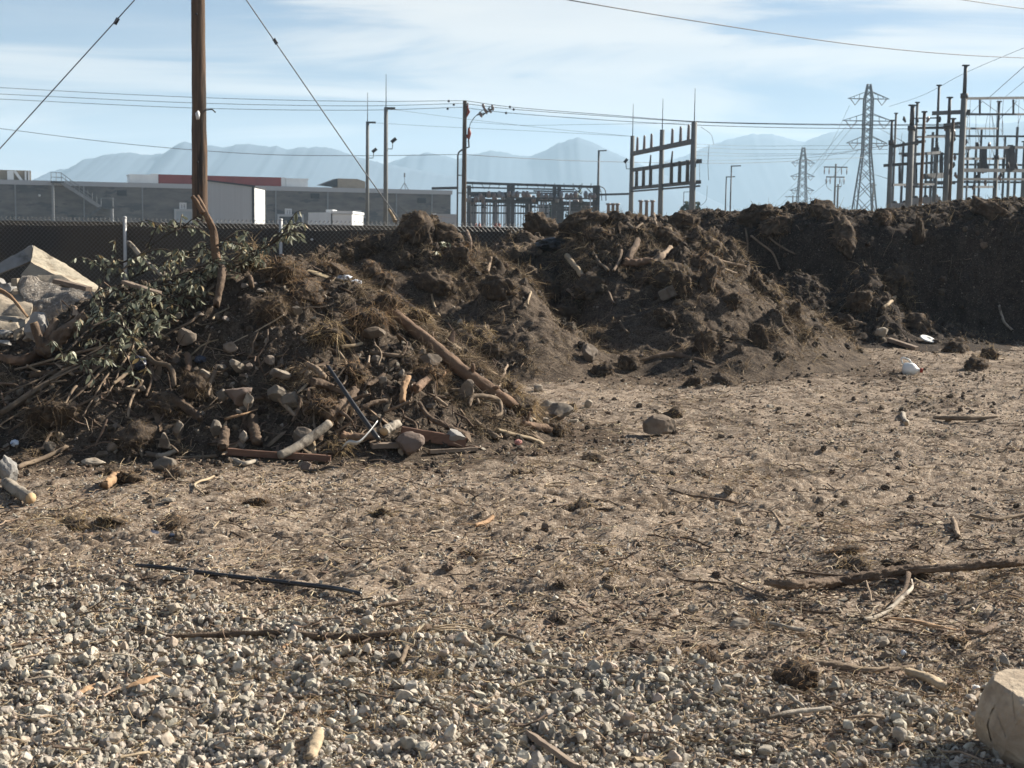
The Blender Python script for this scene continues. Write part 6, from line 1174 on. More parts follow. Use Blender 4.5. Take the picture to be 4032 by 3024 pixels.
# --- sods and grass tufts
sod(753, 1512, 92, 86, 'round shaggy sod ball in the lower left of the pile', FC_BRN, 700, .05, near=.14, deep=1, wd=.0014)
sod(189, 1632, 190, 84, 'broad shaggy sod in the shade at the left of the pile', FC_BRN, 900, .07, near=.12)
sod(640, 1590, 120, 80, 'dark shaded sod left of the stout log', FC_BRN, 500, .06, near=.06)
sod(530, 1720, 170, 90, 'dark crumbly sod at the pile foot, left of the triangular shard', FC_BRN, 700, .06, near=.04)
sod(988, 1022, 80, 130, 'golden grass tuft hanging over the pile crest', FC_GOLD, 900, .11, near=.06)
sod(1118, 1068, 120, 80, 'orange tangle of roots on the crest right of the golden tuft', FC_OR, 1000, .09, near=.06)
sod(1067, 1212, 120, 90, 'dry brown root tuft in the middle of the shaded face', FC_BRN, 800, .10, near=.06)
sod(1456, 1062, 90, 80, 'rusty brown sod lump at the top right of the crest', FC_OR, 600, .05, near=.04)
sod(1500, 1110, 100, 70, 'second rusty sod on the ridge below the top lump', FC_OR, 600, .06, near=.03)
sod(1530, 1190, 100, 80, 'shaggy sod wrapped round the upper end of the longest log', FC_OR, 700, .07, near=.08)
sod(1279, 1312, 130, 80, 'spiky tan root mass at the middle of the pile', FC_GOLD, 700, .10, near=.08)
sod(1435, 1260, 150, 90, 'ragged orange root mass left of the longest log', FC_OR, 900, .09, near=.06)
sod(1870, 1335, 170, 90, 'large golden grass sod on the right slope', FC_GOLD, 1500, .10, near=.05)
sod(1940, 1390, 120, 70, 'brown grass sod below the large golden one', FC_BRN, 700, .08, near=.03)
sod(1790, 1300, 150, 60, 'straw coloured sod above the large golden one', FC_GOLD, 700, .08, near=.02)
sod(2046, 1598, 120, 66, 'golden grass sod at the lower end of the longest log', FC_GOLD, 1000, .08, near=.04)
sod(1985, 1520, 120, 60, 'tan grass sod beside the lower longest log', FC_GOLD, 700, .08, near=.02)
sod(2187, 1694, 90, 60, 'small dry sod in front of the right toe boulder', FC_BRN, 500, .06, near=.0)
sod(2235, 1615, 70, 36, 'golden tuft behind the right toe boulder', FC_GOLD, 350, .06, near=0)
sod(1395, 1455, 90, 60, 'brown root mass above the black pipe piece', FC_OR, 500, .08, near=.06)
sod(1690, 1470, 110, 60, 'brown shaggy mass under the longest log', FC_OR, 600, .07, near=.05)
sod(1600, 1420, 80, 50, 'rooty lump left of the leaning tan slab stone', FC_BRN, 400, .07, near=.06)
sod(1265, 1600, 110, 70, 'shredded reddish fibres on the thick root crown', FC_OR, 600, .08, near=.10)
sod(1330, 1760, 90, 50, 'straw tangle behind the metal strap', FC_GOLD, 400, .08, near=.02)
sod(1215, 1150, 140, 60, 'brown root mat below the crest', FC_OR, 700, .08, near=.05)
sod(1640, 1250, 100, 50, 'tan root mat behind the longest log', FC_GOLD, 500, .07, near=.02)
sod(1320, 1060, 140, 50, 'scraggy grass along the crest behind the pale wrapper', FC_OR, 600, .07, near=.0)
for px, py, w_, h_, cl, lb in ((128, 1782, 50, 40, FC_GOLD, 'golden grass tuft near the left edge'), (90, 1815, 90, 60, FC_BRN, 'dark grass clump beside the left boulder'), (500, 1888, 130, 50, FC_OR, 'rusty grass clump in front of the grey rounded stone'), (680, 1868, 90, 40, FC_OR, 'rusty grass clump right of the grey rounded stone'), (440, 1852, 60, 40, FC_BRN, 'dark grass clump behind the wood chunk at left'), (520, 1780, 70, 50, FC_BRN, 'brown grass clump at the pile foot by the thin upright twig'), (270, 2062, 120, 50, FC_GOLD, 'flat yellowish grass clump on the bare ground at left'), (440, 2056, 130, 50, FC_GOLD, 'flat golden grass clump right of the yellowish one'), (660, 2060, 130, 46, FC_OR, 'flat reddish grass clump furthest right of three on bare ground'), (720, 1775, 50, 34, FC_GOLD, 'small green gold tuft by the pile foot'), (1000, 1978, 110, 34, FC_OR, 'rusty flattened grass on the bare ground below the board'), (2060, 1862, 90, 36, FC_GOLD, 'small golden tuft on the bare ground right of the pile'), (2340, 1808, 90, 36, FC_OR, 'orange tuft on the bare ground left of the lone rock'), (2640, 1630, 110, 56, FC_GOLD, 'golden dry tuft behind the lone rock'), (1510, 2030, 110, 44, FC_GOLD, 'yellow tuft in the middle of the bare ground'), (2290, 2010, 120, 40, FC_GOLD, 'olive gold tuft right of the middle of the bare ground'), (1860, 2185, 90, 36, FC_OR, 'orange brown tuft beside the split branch'), (1675, 2670, 130, 60, FC_GOLD, 'spiky golden tuft on the gravel'), (3130, 2660, 210, 110, FC_OR, 'large ragged brown sod on the gravel at right'), (3600, 2245, 190, 70, FC_BRN, 'dark grass clump behind the forked fallen branch'), (3360, 2235, 150, 50, FC_GOLD, 'golden grass behind the left arm of the fallen branch'), (2230, 2305, 90, 36, FC_BRN, 'flat brown tuft in the middle right of the yard'), (3320, 2170, 150, 50, FC_OR, 'orange dry grass patch on the right of the yard'), (3760, 2525, 90, 40, FC_OR, 'rusty tuft at the split bark log'), (2780, 2600, 120, 46, FC_OR, 'brown stringy tuft at the gravel edge')):
    sod(px, py, w_, h_, lb, cl, int(3.2 * w_), .05 if py < 2500 else .035, name='grass_tuft', cat='grass tuft', sink=.42, flop=.35, wd=.0012)

# --- rubbish
def crumple(px, py, w, h, mat, label, name, cat, near=.05, seed=1, amp=.35, sink=.3, deep=.8):
    q = H((px, py + h * .4), near); k = q[1] / F; V, Fc = ico(4); V = V * (1 + amp * billow(V[:, 0] * 1.3 + seed, V[:, 1] * 1.3, V[:, 2] * 1.3, o=3) - .3)[:, None]
    V = V / np.abs(V).max(0); return thing(name, [(V * np.array([w * k / 2, w * k * deep / 2, h * k / 2]) + q + np.array([0, w * k * .2, h * k * (.5 - sink)]), Fc)], mat, label, cat)
crumple(543, 1416, 66, 64, mPlasticBlue, 'dark blue crumpled cloth on the shaded pile face', 'plastic_bag', 'bag', .10, 3)
crumple(785, 1410, 50, 34, mPlasticBlue, 'dark blue scrap right of the upright reddish stub', 'plastic_bag', 'bag', .06, 9)
crumple(1339, 1086, 94, 34, mWrap, 'pale blue and white wrapper on the pile crest', 'wrapper', 'wrapper', .08, 5)
crumple(1400, 1108, 50, 26, mWrap, 'small whitish wrapper scrap right of the pale blue wrapper', 'wrapper', 'wrapper', .07, 6)
crumple(55, 1740, 36, 30, mWrap, 'crumpled white wrapper at the left edge of the pile foot', 'wrapper', 'wrapper', .04, 7)
crumple(2180, 952, 150, 60, mPlasticBlk, 'black plastic sheet crumpled on the mound crest', 'plastic_sheet', 'plastic sheet', .10, 8, amp=.5)
crumple(2040, 1737, 34, 26, mPink, 'small pink scrap on the pale wood slab', 'scrap', 'scrap', .06, 10)
crumple(1480, 880 + 1000 - 990 + 0, 1, 1, mPink, 'x', 'scrap', 'scrap') if False else None
crumple(3445, 2266, 50, 22, mRedRag, 'red scrap behind the fallen branch', 'scrap', 'scrap', .0, 11)
crumple(3558, 2566, 24, 26, mWrap, 'tiny shiny blue foil scrap on the ground at right', 'foil_scrap', 'scrap', 0, 12)
# white jug with red cap, round lid
q = H((3590, 1478)); k = q[1] / F
prof = [(0, .035), (.02, .075), (.10, .082), (.135, .075), (.165, .045), (.19, .022), (.205, .022)]
tq = np.array([[a, 0, 0] for a, b in prof]); V, Fl = tube(tq, [b for a, b in prof], 16, .12, 4); Rz = rotm(0, .05, -.25); jb = thing('plastic_jug', [((V - [.1, 0, 0]) @ Rz.T * 1.0 + q + np.array([0, .05, .065]), Fl)], mPlasticWhite, 'crushed white plastic jug with a red cap lying on the ground', 'jug')
V, Fl = tube(np.array([[.205, 0, 0], [.24, 0, 0]]), [.027, .027], 12); part('cap', [((V - [.1, 0, 0]) @ Rz.T + q + np.array([0, .05, .065]), Fl)], mRedRag, jb)
V, Fl = tube(spline([[.0, 0, .06], [-.02, 0, .13], [.06, 0, .12], [.11, 0, .07]], 8), .011, 6); part('handle', [((V - [.1, 0, 0]) @ Rz.T + q + np.array([0, .05, .065]), Fl)], mPlasticWhite, jb)
q = H((3651, 1345), .03); th = np.linspace(0, 2 * PI, 28, endpoint=False); Rl = rotm(.35, .22, 0)
def lathe(prof, n=28):
    V = np.concatenate([np.stack([r * np.cos(np.arange(n) * 2 * PI / n), r * np.sin(np.arange(n) * 2 * PI / n), np.full(n, z)], 1) for r, z in prof]); m = len(prof)
    return V, [[i * n + j, i * n + (j + 1) % n, (i + 1) * n + (j + 1) % n, (i + 1) * n + j] for i in range(m - 1) for j in range(n)] + [list(range(n))[::-1], list(range((m - 1) * n, m * n))]
V, Fl = lathe([(.095, 0), (.115, .004), (.115, .016), (.10, .020), (.045, .019), (.04, .012), (.01, .012)]); thing('bucket_lid', [(V @ Rl.T + q + np.array([0, 0, .035]), Fl)], mPlasticWhite, 'round white plastic lid lying at the foot of the earth bank', 'lid')
q = H((2195, 1916)); V, Fl = tube(np.stack([.075 * np.cos(np.linspace(0, 6.0, 26)), .062 * np.sin(np.linspace(0, 6.0, 26)), .012 + .004 * np.sin(np.linspace(0, 9, 26))], 1), .005, 6); thing('wood_ring', [(V + q, Fl)], mSplitPale, 'thin pale ring lying flat on the bare ground', 'ring')

# --- pieces lying on the yard
def lone_rock():
    q = H((2600, 1716)); V, Fc = ico(5); V = V.copy()
    for n, d in (((-.25, -.94, .12), .60), ((.62, -.72, .10), .66), ((.1, -.30, .95), .58), ((.55, .3, .75), .66), ((-.75, -.1, .62), .70), ((-.95, -.2, -.1), .78), ((.95, .2, .1), .82), ((0, 0, -1), .45), ((.35, -.55, -.75), .72), ((-.3, .5, .8), .62)):
        n = nrm(n); s = V @ n - d; V = V - np.where(s > 0, s, 0)[:, None] * n * .95
    V = V / np.abs(V).max(0); V = V + nrm_rows(V) * (.05 * fbm(V[:, 0] * 2.3 + 4, V[:, 1] * 2.3, V[:, 2] * 2.3, o=5))[:, None]
    w_ = 136 * q[1] / F; return thing('rock', [(V * np.array([w_ / 2, w_ * .42, w_ * .33]) + q + np.array([0, w_ * .25, w_ * .27]), Fc)], M('tan_brown_stone', (.225, .178, .134), (.16, .127, .096), 8, rough=.92, bump=.7, bscale=45, c3=(.15, .117, .088), s3=5, f3=(.52, .62), dist=.008), 'lone brown angular rock sitting on the bare ground right of the pile', 'rock')
lone_rock()
mBoulder = M('tan_boulder', (.33, .265, .195), (.23, .185, .135), 9, rough=.92, bump=.9, bscale=60, c3=(.45, .375, .28), s3=5, f3=(.5, .66), dist=.006, bump2=.35, b2scale=16)
def hero():
    q = Gp(4108, 3075); V, Fc = ico(7); V = V.copy()
    for n, d in (((-.30, -.95, .02), .58), ((.06, -.12, .99), .62), ((-.86, -.40, .30), .74), ((-.93, -.2, -.3), .80), ((-.55, -.6, -.62), .76), ((.9, -.3, .1), .8), ((.0, 1, 0), .8), ((0, 0, -1), .7), ((-.2, -.62, .76), .76)):
        n = nrm(n); s = V @ n - d; V = V - np.where(s > 0, s, 0)[:, None] * n * .93
    V = V / np.abs(V).max(0); V = V + nrm_rows(V) * (.034 * fbm(V[:, 0] * 1.7 + 2, V[:, 1] * 1.7, V[:, 2] * 1.7, o=7, g=.55))[:, None]
    V = V * np.array([.165, .18, .136]); c = np.array([q[0] + .045, q[1] + .20, .098])
    # weathering cracks: narrow grooves pressed into the face
    W_ = V + c
    for pts, wd, dp in (([(3914, 2795), (3894, 2820), (3892, 2870), (3905, 2920)], .0034, .020), ([(3858, 2890), (3880, 2925), (3925, 2985)], .003, .014), ([(3905, 2750), (3935, 2830), (3962, 2900)], .0024, .008), ([(3985, 2690), (3990, 2760), (4000, 2840)], .0022, .007)):
        L = spline([P(a, b, 4.2) for a, b in pts], 40); d3 = L - CAM; r_ = W_ - CAM; rn = r_ / r_[:, 1:2]; ln = d3 / d3[:, 1:2]
        dist = np.sqrt(((rn[:, None, [0, 2]] - ln[None][:, :, [0, 2]]) ** 2).sum(-1)).min(1) * 4.2; fr_ = V[:, 1] < 0
        W_ = W_ + np.array([.2, 1, 0]) * (dp * np.exp(-(dist / wd) ** 2) * fr_)[:, None]
    return thing('boulder', [(W_, Fc)], mBoulder, 'big tan boulder with cracked shaded face at the bottom right corner', 'boulder')
hero()
q0 = H((540, 2250)); log('black_pipe', [(535, 2249), (640, 2257), (800, 2277), (1050, 2308), (1300, 2338), (1420, 2364)], (15, 18, 18, 19, 20, 18), mPlasticBlk, 'long black plastic pipe lying at the edge of the gravel', 'pipe', near=0, lift=.022, rough=0, wob=.006, n=30, sides=12)
o = log('bark_strip', [(655, 2535), (850, 2522), (1050, 2520), (1240, 2524), (1400, 2538), (1560, 2528), (1690, 2504)], (10, 26, 24, 26, 34, 30, 40), mBark, 'long dark bark branch lying across the gravel', 'branch', near=0, lift=.022, n=40, rough=.3)
for i, (a, b) in enumerate((((1690, 2508), (1950, 2512)), ((1700, 2500), (1900, 2494)), ((1720, 2514), (1880, 2526)))): q = spline([H(a, 0, .03), H(((a[0] + b[0]) / 2, (a[1] + b[1]) / 2 - 4), 0, .035), H(b, 0, .015)], 8); part('splinter', [tube(q, np.linspace(.005, .0015, 8), 5)], mSplitPale, o)
log('branch', [(-30, 2575), (180, 2545), (360, 2532)], (10, 14, 8), mBark, 'dark thin branch on the gravel at the left edge', 'branch', near=0, lift=.02)
log('branch', [(60, 2630), (180, 2612), (330, 2600)], (8, 6), mBark, 'dark twig on the gravel below the left thin branch', 'twig', near=0, lift=.02)
log('wood_chunk', [(412, 1935), (433, 1918), (460, 1898)], (36, 40), mSplit, 'orange sunlit wood chunk standing on the bare ground at left', 'wood piece', near=0, lift=.03, rough=.3)
log('log', [(25, 1930), (70, 1962), (122, 1992)], (44, 48), mBarkPale, 'short thick log lying on the ground at the left edge', 'log', near=0, lift=.04, cut='b')
log('root_piece', [(842, 1886), (815, 1900), (790, 1910), (772, 1925), (790, 1945), (805, 1960)], (8, 10, 10, 9, 8, 5), mSplitPale, 'white wavy root on the bare ground below the board', 'root', near=0, lift=.012, n=24)
log('branch', [(800, 2100), (880, 2106), (958, 2130)], (9, 8), mBark, 'thin dark stick lying on the bare ground left of the middle', 'branch', near=0, lift=.012)
log('branch', [(840, 2096), (852, 2080), (862, 2066)], (9, 6), mSplitPale, 'short white stick touching the thin dark stick', 'twig', near=0, lift=.012)
log('branch', [(1340, 2165), (1420, 2170), (1490, 2166)], (9, 7), mBark, 'dark twig on the bare ground in the middle', 'twig', near=0, lift=.01)
o = log('branch', [(1868, 2088), (1905, 2070), (1940, 2050)], (16, 18), mSplit, 'pale split branch with thin prongs in the middle of the yard', 'branch', near=0, lift=.02, rough=.3, stubs=((.1, (-1, -.3, .0), .14, .3), (.15, (.5, -1, .0), .12, .3)))
log('branch', [(1800, 2205), (1880, 2208), (1960, 2200)], (8, 6), mBark, 'dark bent twig below the split branch', 'twig', near=0, lift=.012)
log('branch', [(1870, 2172), (1862, 2188), (1870, 2200)], (10, 7), mBark, 'small curved dark root beside the orange brown tuft', 'root', near=0, lift=.015)
log('branch', [(2630, 1935), (2760, 1968), (2900, 1992)], (8, 10), mBark, 'long thin dark stick right of the yard middle', 'branch', near=0, lift=.012)
log('branch', [(2345, 2018), (2400, 2016), (2450, 2010), (2470, 2022)], (10, 14, 12, 6), mBark, 'dark hooked twig right of the olive gold tuft', 'twig', near=0, lift=.012)
log('branch', [(2600, 2085), (2650, 2070), (2690, 2055)], (9, 7), mBark, 'dark twig slanting up in the middle right of the yard', 'twig', near=0, lift=.012)
log('branch', [(2680, 2130), (2740, 2150), (2800, 2170)], (9, 7), mBark, 'dark twig with a knob below the slanting twig', 'twig', near=0, lift=.012)
log('branch', [(2870, 1932), (2930, 1926), (2985, 1922)], (10, 8), mBark, 'flat dark stick lying level on the right of the yard', 'twig', near=0, lift=.01)
log('branch', [(3028, 2025), (3060, 2050), (3080, 2085)], (12, 8), mStick, 'bent stick on the right of the yard, dark at its end', 'branch', near=0, lift=.015)
log('log', [(3552, 1640), (3560, 1658), (3566, 1680)], (18, 22), mBarkPale, 'tiny pale log end standing out on the right of the yard', 'log', near=0, lift=.02, cut='b')
log('branch', [(3680, 1655), (3800, 1660), (3930, 1650)], (14, 22, 10), mStick, 'long flat stick far back on the right of the yard', 'branch', near=0, lift=.02)
log('branch', [(3820, 2045), (3900, 2058), (4020, 2040), (4080, 2030)], (12, 14, 10), mStick, 'pale stick lying level near the right edge', 'branch', near=0, lift=.02)
log('branch', [(3750, 2060), (3765, 2090), (3772, 2130)], (16, 22, 18), mStick, 'crooked gnarled stick pointing at the viewer, right of the yard', 'branch', near=0, lift=.02, rough=.35)
o = log('fallen_branch', [(3020, 2336), (3130, 2342), (3300, 2328), (3450, 2308), (3560, 2290), (3700, 2278), (3850, 2272), (3960, 2262), (4060, 2240), (4180, 2225)], (30, 38, 37, 36, 38, 30, 32, 36, 38, 34), mBark, 'biggest fallen branch, dark and forked, lying across the ground at right', 'branch', near=0, lift=.045, n=130, rough=.36, sides=20, wob=.03)
for pts, w_ in ((((3480, 2285), (3330, 2268), (3120, 2246)), (24, 8)), (((3470, 2300), (3430, 2340), (3370, 2380), (3340, 2420)), (0, 0)), (((3575, 2300), (3560, 2350), (3510, 2400)), (22, 12)), (((3955, 2262), (3960, 2220), (3958, 2180)), (8, 4)), (((3530, 2296), (3528, 2262), (3508, 2232)), (8, 5))):
    if w_[0]:
        rise = pts[-1][1] < pts[0][1] - 30
        q0 = H(pts[0], 0, .05)
        q = spline([H(pts[0], 0, .05)] + [(P(p[0], p[1], q0[1] + (.05 if pts[-1][0] < 3200 else 0)) if rise else H(p, 0, .03)) for p in pts[1:]], 12); part('side_branch', [tube(q, np.linspace(w_[0], w_[1], 12) * q[:, 1] / F / 2, 8, .2, 5)], mBark, o)
log('branch', [(3402, 2464), (3480, 2432), (3560, 2370), (3592, 2330), (3588, 2304)], (16, 18, 18, 14, 8), mBarkPale, 'pale curved stick in front of the biggest fallen branch', 'branch', near=0, lift=.02, n=22)
log('branch', [(3360, 2254), (3410, 2310), (3424, 2370), (3430, 2400)], (6, 8, 7), mStick, 'thin upright sprig leaning on the biggest fallen branch', 'twig', near=0, lift=.03)
log('wood_splinter', [(3495, 2460), (3600, 2478), (3700, 2495), (3795, 2508)], (14, 26, 24, 8), mSplit, 'long split wood piece right of the pale curved stick', 'wood piece', near=0, lift=.02, flat=.5, rough=.25)
log('wood_splinter', [(3420, 2484), (3550, 2495), (3680, 2528)], (10, 16, 8), mBark, 'dark narrow splinter beside the long split wood piece', 'wood piece', near=0, lift=.012, flat=.6)
log('bark_piece', [(3800, 2524), (3860, 2526), (3918, 2490)], (30, 36, 22), mBark, 'curled dark bark piece at the right, end turned up', 'bark piece', near=0, lift=.03, flat=.6, rough=.3)
log('wood_splinter', [(3765, 2410), (3800, 2404), (3830, 2396)], (14, 10), mSplitPale, 'short white splinter behind the curled bark piece', 'wood piece', near=0, lift=.015)
log('wood_chunk', [(3575, 2676), (3650, 2700), (3728, 2738)], (36, 46, 40), mSplitPale, 'pale yellow wood piece on the ground left of the big boulder', 'wood piece', near=0, lift=.025, flat=.8, rough=.2)
log('log', [(3195, 2615), (3300, 2622), (3410, 2640), (3600, 2632)], (34, 40, 36, 30), mStick, 'half buried dusty limb above the pale yellow wood piece', 'branch', near=0, lift=.0, rough=.25)
log('branch', [(3760, 2810), (3800, 2782), (3850, 2750)], (14, 16), mStick, 'stick pointing into the big boulder', 'branch', near=0, lift=.015)
log('branch', [(3020, 2858), (3130, 2835), (3270, 2818)], (16, 20, 18), mBarkPale, 'pale stick among the stones at the lower right', 'branch', near=0, lift=.02)
log('branch', [(3100, 2766), (3130, 2795), (3160, 2812)], (18, 16), mBarkPale, 'short white stick end above the pale stick at lower right', 'twig', near=0, lift=.02)
log('branch', [(3190, 2752), (3240, 2790), (3350, 2832)], (10, 8), mBark, 'thin dark forked twig at the lower right', 'twig', near=0, lift=.02, stubs=((.4, (.9, .1, .1), .09, .6),))
log('branch', [(3330, 2853), (3400, 2846), (3480, 2848)], (10, 12), mStick, 'small brown stick left of the three white stones', 'twig', near=0, lift=.015)
log('branch', [(3030, 2475), (3100, 2490), (3165, 2505)], (16, 18), mBarkPale, 'smooth grey stick lying at the gravel edge on the right', 'branch', near=0, lift=.018)
log('branch', [(3130, 2408), (3220, 2420), (3310, 2430)], (12, 10), mBark, 'dark flat stick below the biggest fallen branch', 'branch', near=0, lift=.015)
plank((2085, 2925), (2270, 3060), 44, 20, mBoardGrey, 'weathered board sunk in the gravel at the bottom', near=0, lift=.03, roll=.4)
plank((2500, 3022), (2640, 3018), 40, 24, mSplitPale, 'pale timber end cut by the bottom edge', 'timber', 'timber', near=0, lift=.02)
log('wood_splinter', [(1252, 2915), (1238, 2960), (1218, 3025)], (40, 54, 44), mSplitPale, 'pale split wood piece standing up at the bottom edge', 'wood piece', near=0, lift=.03, flat=.5, rough=.25)
log('wood_chip', [(500, 2750), (560, 2738), (628, 2702)], (14, 44, 12), mSplit, 'tan curled bark chip on the gravel at left', 'wood chip', near=0, lift=.03, flat=.35, rough=.2)
log('wood_chip', [(310, 2755), (360, 2735), (405, 2712)], (30, 42, 24), mSplit, 'dull brown bark flake left of the tan curled chip', 'wood chip', near=0, lift=.015, flat=.4, rough=.35)
log('bark_piece', [(1484, 2412), (1540, 2404), (1600, 2395)], (14, 18, 18), mBark, 'short brown stick on the gravel above the long bark branch', 'branch', near=0, lift=.02)
log('branch', [(1575, 2638), (1592, 2610), (1606, 2575)], (18, 20), mStick, 'short upright stick among the stones below the long bark branch', 'twig', near=0, lift=.02)
log('wood_chip', [(1118, 2575), (1135, 2560), (1150, 2545)], (14, 22), mSplit, 'small tan wood chip below the long bark branch', 'wood chip', near=0, lift=.015, flat=.5)
log('branch', [(1950, 2522), (2010, 2535), (2065, 2550)], (14, 12), mBarkPale, 'grey stick on the gravel right of the splintered branch end', 'twig', near=0, lift=.02)
log('branch', [(1875, 2530), (1930, 2560), (1980, 2575)], (10, 8), mStick, 'thin stick under the grey stick on the gravel', 'twig', near=0, lift=.015)
log('branch', [(1050, 2760), (1180, 2765), (1330, 2755)], (10, 12, 8), mBark, 'dark rotten stick in a gravel hollow', 'branch', near=0, lift=.015)
log('branch', [(1600, 2790), (1690, 2815), (1780, 2832)], (7, 6), mBark, 'thin dark twig on the gravel near the bottom middle', 'twig', near=0, lift=.02)
log('branch', [(470, 3018), (540, 3008), (590, 2998)], (12, 10), mSplitPale, 'pale straw coloured stick at the bottom left', 'twig', near=0, lift=.02)
log('branch', [(2130, 2808), (2170, 2840), (2200, 2860)], (20, 24), mBark, 'dark bark stub among the stones near the bottom middle', 'twig', near=0, lift=.015)
log('bark_piece', [(2470, 2580), (2500, 2585), (2550, 2592)], (20, 30, 12), mBark, 'dark rotten bark piece at the gravel edge', 'bark piece', near=0, lift=.01, flat=.5)
log('branch', [(2380, 2320), (2430, 2330), (2480, 2322)], (14, 12), mStick, 'curved pale root on the ground right of the yard middle', 'root', near=0, lift=.015)
log('branch', [(2850, 2290), (2930, 2328), (3080, 2375)], (8, 10, 8), mStick, 'long thin stick left of the biggest fallen branch', 'branch', near=0, lift=.015)
log('branch', [(2650, 2280), (2750, 2310), (2860, 2318)], (8, 9), mBark, 'dark bent stick left of the long thin stick', 'branch', near=0, lift=.012)
log('branch', [(2640, 2365), (2665, 2350), (2690, 2342)], (14, 10), mStick, 'small forked root piece near the tan stone', 'root', near=0, lift=.012)
log('branch', [(2575, 2470), (2620, 2485), (2665, 2495)], (12, 10), mBark, 'dark stick left of the wedge shaped stone', 'twig', near=0, lift=.012)
crumple(2196, 2402, 40, 20, M('pale_leaf', (.42, .44, .24), rough=.6), 'pale green dead leaf lying on the ground', 'fallen_leaf', 'leaf', 0, 21)
for px, py, w_, h_, mt, lb in ((2910, 2464, 90, 44, mStonePale, 'wedge shaped stone with a sunlit top, right of the gravel edge'), (2735, 2402, 54, 34, mStonePale, 'tan faceted stone left of the wedge shaped stone'), (2195, 2750, 52, 60, mStoneGrey, 'grey oval stone standing in the gravel'), (2365, 2782, 70, 40, mStoneGrey, 'dark squared stone in the gravel right of the oval stone'), (2430, 2790, 50, 50, mStone, 'brown block stone next to the dark squared stone'), (2320, 2738, 66, 34, mStonePale, 'tan wedge stone behind the dark squared stone'), (2430, 2740, 64, 60, mStonePale, 'slanted pale slab stone in the gravel'), (2520, 2878, 74, 44, mStonePale, 'broad pale stone near the bottom middle'), (2640, 2960, 56, 56, mStoneGrey, 'round rough stone at the bottom middle'), (2255, 2925, 56, 50, mStoneGrey, 'round dark stone left of the broad pale stone'), (2720, 2850, 50, 56, mStonePale, 'lumpy pale stone among smaller ones, bottom right of middle'), (3010, 2810, 52, 62, mStoneGrey, 'pointed grey stone left of the pale lower right stick'), (2735, 2750, 60, 50, mStone, 'brown wood coloured block stone in the gravel'), (2870, 2718, 66, 34, mStonePale, 'flat cream stone in the gravel on the right'), (1662, 2610, 106, 34, mStoneGrey, 'long grey stone lying below the splintered branch end'), (1975, 2496, 54, 40, mStoneGrey, 'blocky grey stone right of the splinters'), (1250, 2570, 60, 30, mStonePale, 'flat pale stone below the dark bark branch'), (1548, 2595, 60, 60, mStoneGrey, 'tall grey stone left of the short upright stick'), (540, 2776, 66, 40, mStoneGrey, 'rounded grey stone under the tan curled chip'), (745, 2860, 66, 64, mStoneGrey, 'big knobbly stone at the lower left'), (400, 2672, 56, 50, mStoneGrey, 'rough round stone on the left gravel'), (1550, 2800, 60, 40, mStonePale, 'smooth pale stone near the bottom middle left'), (1500, 3010, 60, 44, mStoneGrey, 'grey stone at the bottom edge, left of middle'), (2110, 3010, 62, 40, mStoneRed, 'reddish grey stone at the bottom edge by the sunk board'), (3480, 2530, 56, 36, mStonePale, 'round grey white stone left of the blue foil'), (3490, 2580, 62, 46, mStoneGrey, 'dark blunt stone below the round grey white one'), (3700, 2840, 50, 28, mStonePale, 'flat oval pale stone, upper of three white stones'), (3655, 2842, 32, 40, mStonePale, 'upright blocky stone, left of three white stones'), (3708, 2852, 48, 36, mStonePale, 'squared white stone, right of three white stones'), (3555, 2845, 40, 40, mStoneGrey, 'round grey stone left of the three white stones'), (3585, 2840, 36, 44, mStonePale, 'second round stone touching the left grey one'), (3805, 2780, 44, 54, mStonePale, 'egg shaped white stone beside the big boulder'), (3780, 2920, 40, 34, mStoneGrey, 'left stone of the low trio near the big boulder'), (3783, 2914, 44, 26, mStonePale, 'right stone of the low trio near the big boulder'), (3770, 2932, 36, 22, mStonePale, 'front stone of the low trio near the big boulder'), (3845, 2945, 60, 50, mStone, 'brown stone in the shadow of the big boulder'), (3505, 2890, 60, 56, mStoneGrey, 'large knobbly stone at lower right'), (3440, 2860, 60, 44, mStoneGrey, 'grey stone above the large knobbly one at lower right'), (3600, 2755, 60, 44, mStoneGrey, 'rough square stone left of the pale yellow wood piece'), (3540, 2745, 56, 40, mStonePale, 'pinkish flat stone among others at right'), (3280, 2712, 46, 46, mStoneGrey, 'grey stone right of the large ragged sod'), (3230, 2705, 30, 40, mStonePale, 'white squared stone left of the grey one by the sod'), (680, 2112 + 0, 50, 20, mPlasticBlue, 'flat dark slate on the bare ground at left'), (600, 2100, 70, 22, mPlasticBlue, 'wider dark slate left of the other on the bare ground'), (660, 1972, 56, 26, mStonePale, 'white flat stone on the bare ground at left'), (500, 2272, 38, 34, mStoneGrey, 'flat upright stone at the left end of the black pipe'), (1850, 2212, 40, 36, mStonePale, 'pyramid shaped pale stone by the orange brown tuft'), (2062, 2030, 46, 26, mStoneGrey, 'round grey stone half sunk in the bare ground'), (1215, 2110, 40, 26, mStoneGrey, 'dark grey stone on the bare ground in the middle left'), (3035, 1602, 36, 20, mStonePale, 'pale flat stone far back on the bare ground'), (2318, 1590, 36, 36, mStonePale, 'pointed pale stone back right of the pile toe'), (2910, 2055, 36, 34, mStonePale, 'small pyramid stone on the right of the yard'), (3870, 2300 - 0, 40, 30, mStonePale, 'round white stone behind the biggest fallen branch'), (3700, 1990, 50, 26, mStone, 'brown stone lump left of the pale level stick'), (3535, 1790, 34, 30, mStone, 'dark upright clod stone on the right of the yard'), (4000, 2140, 40, 36, mStone, 'brown stone near the right edge above the fallen branch')):
    rk(px, py, w_, h_, mt, lb, cuts=12, rough=.075, sink=.55)
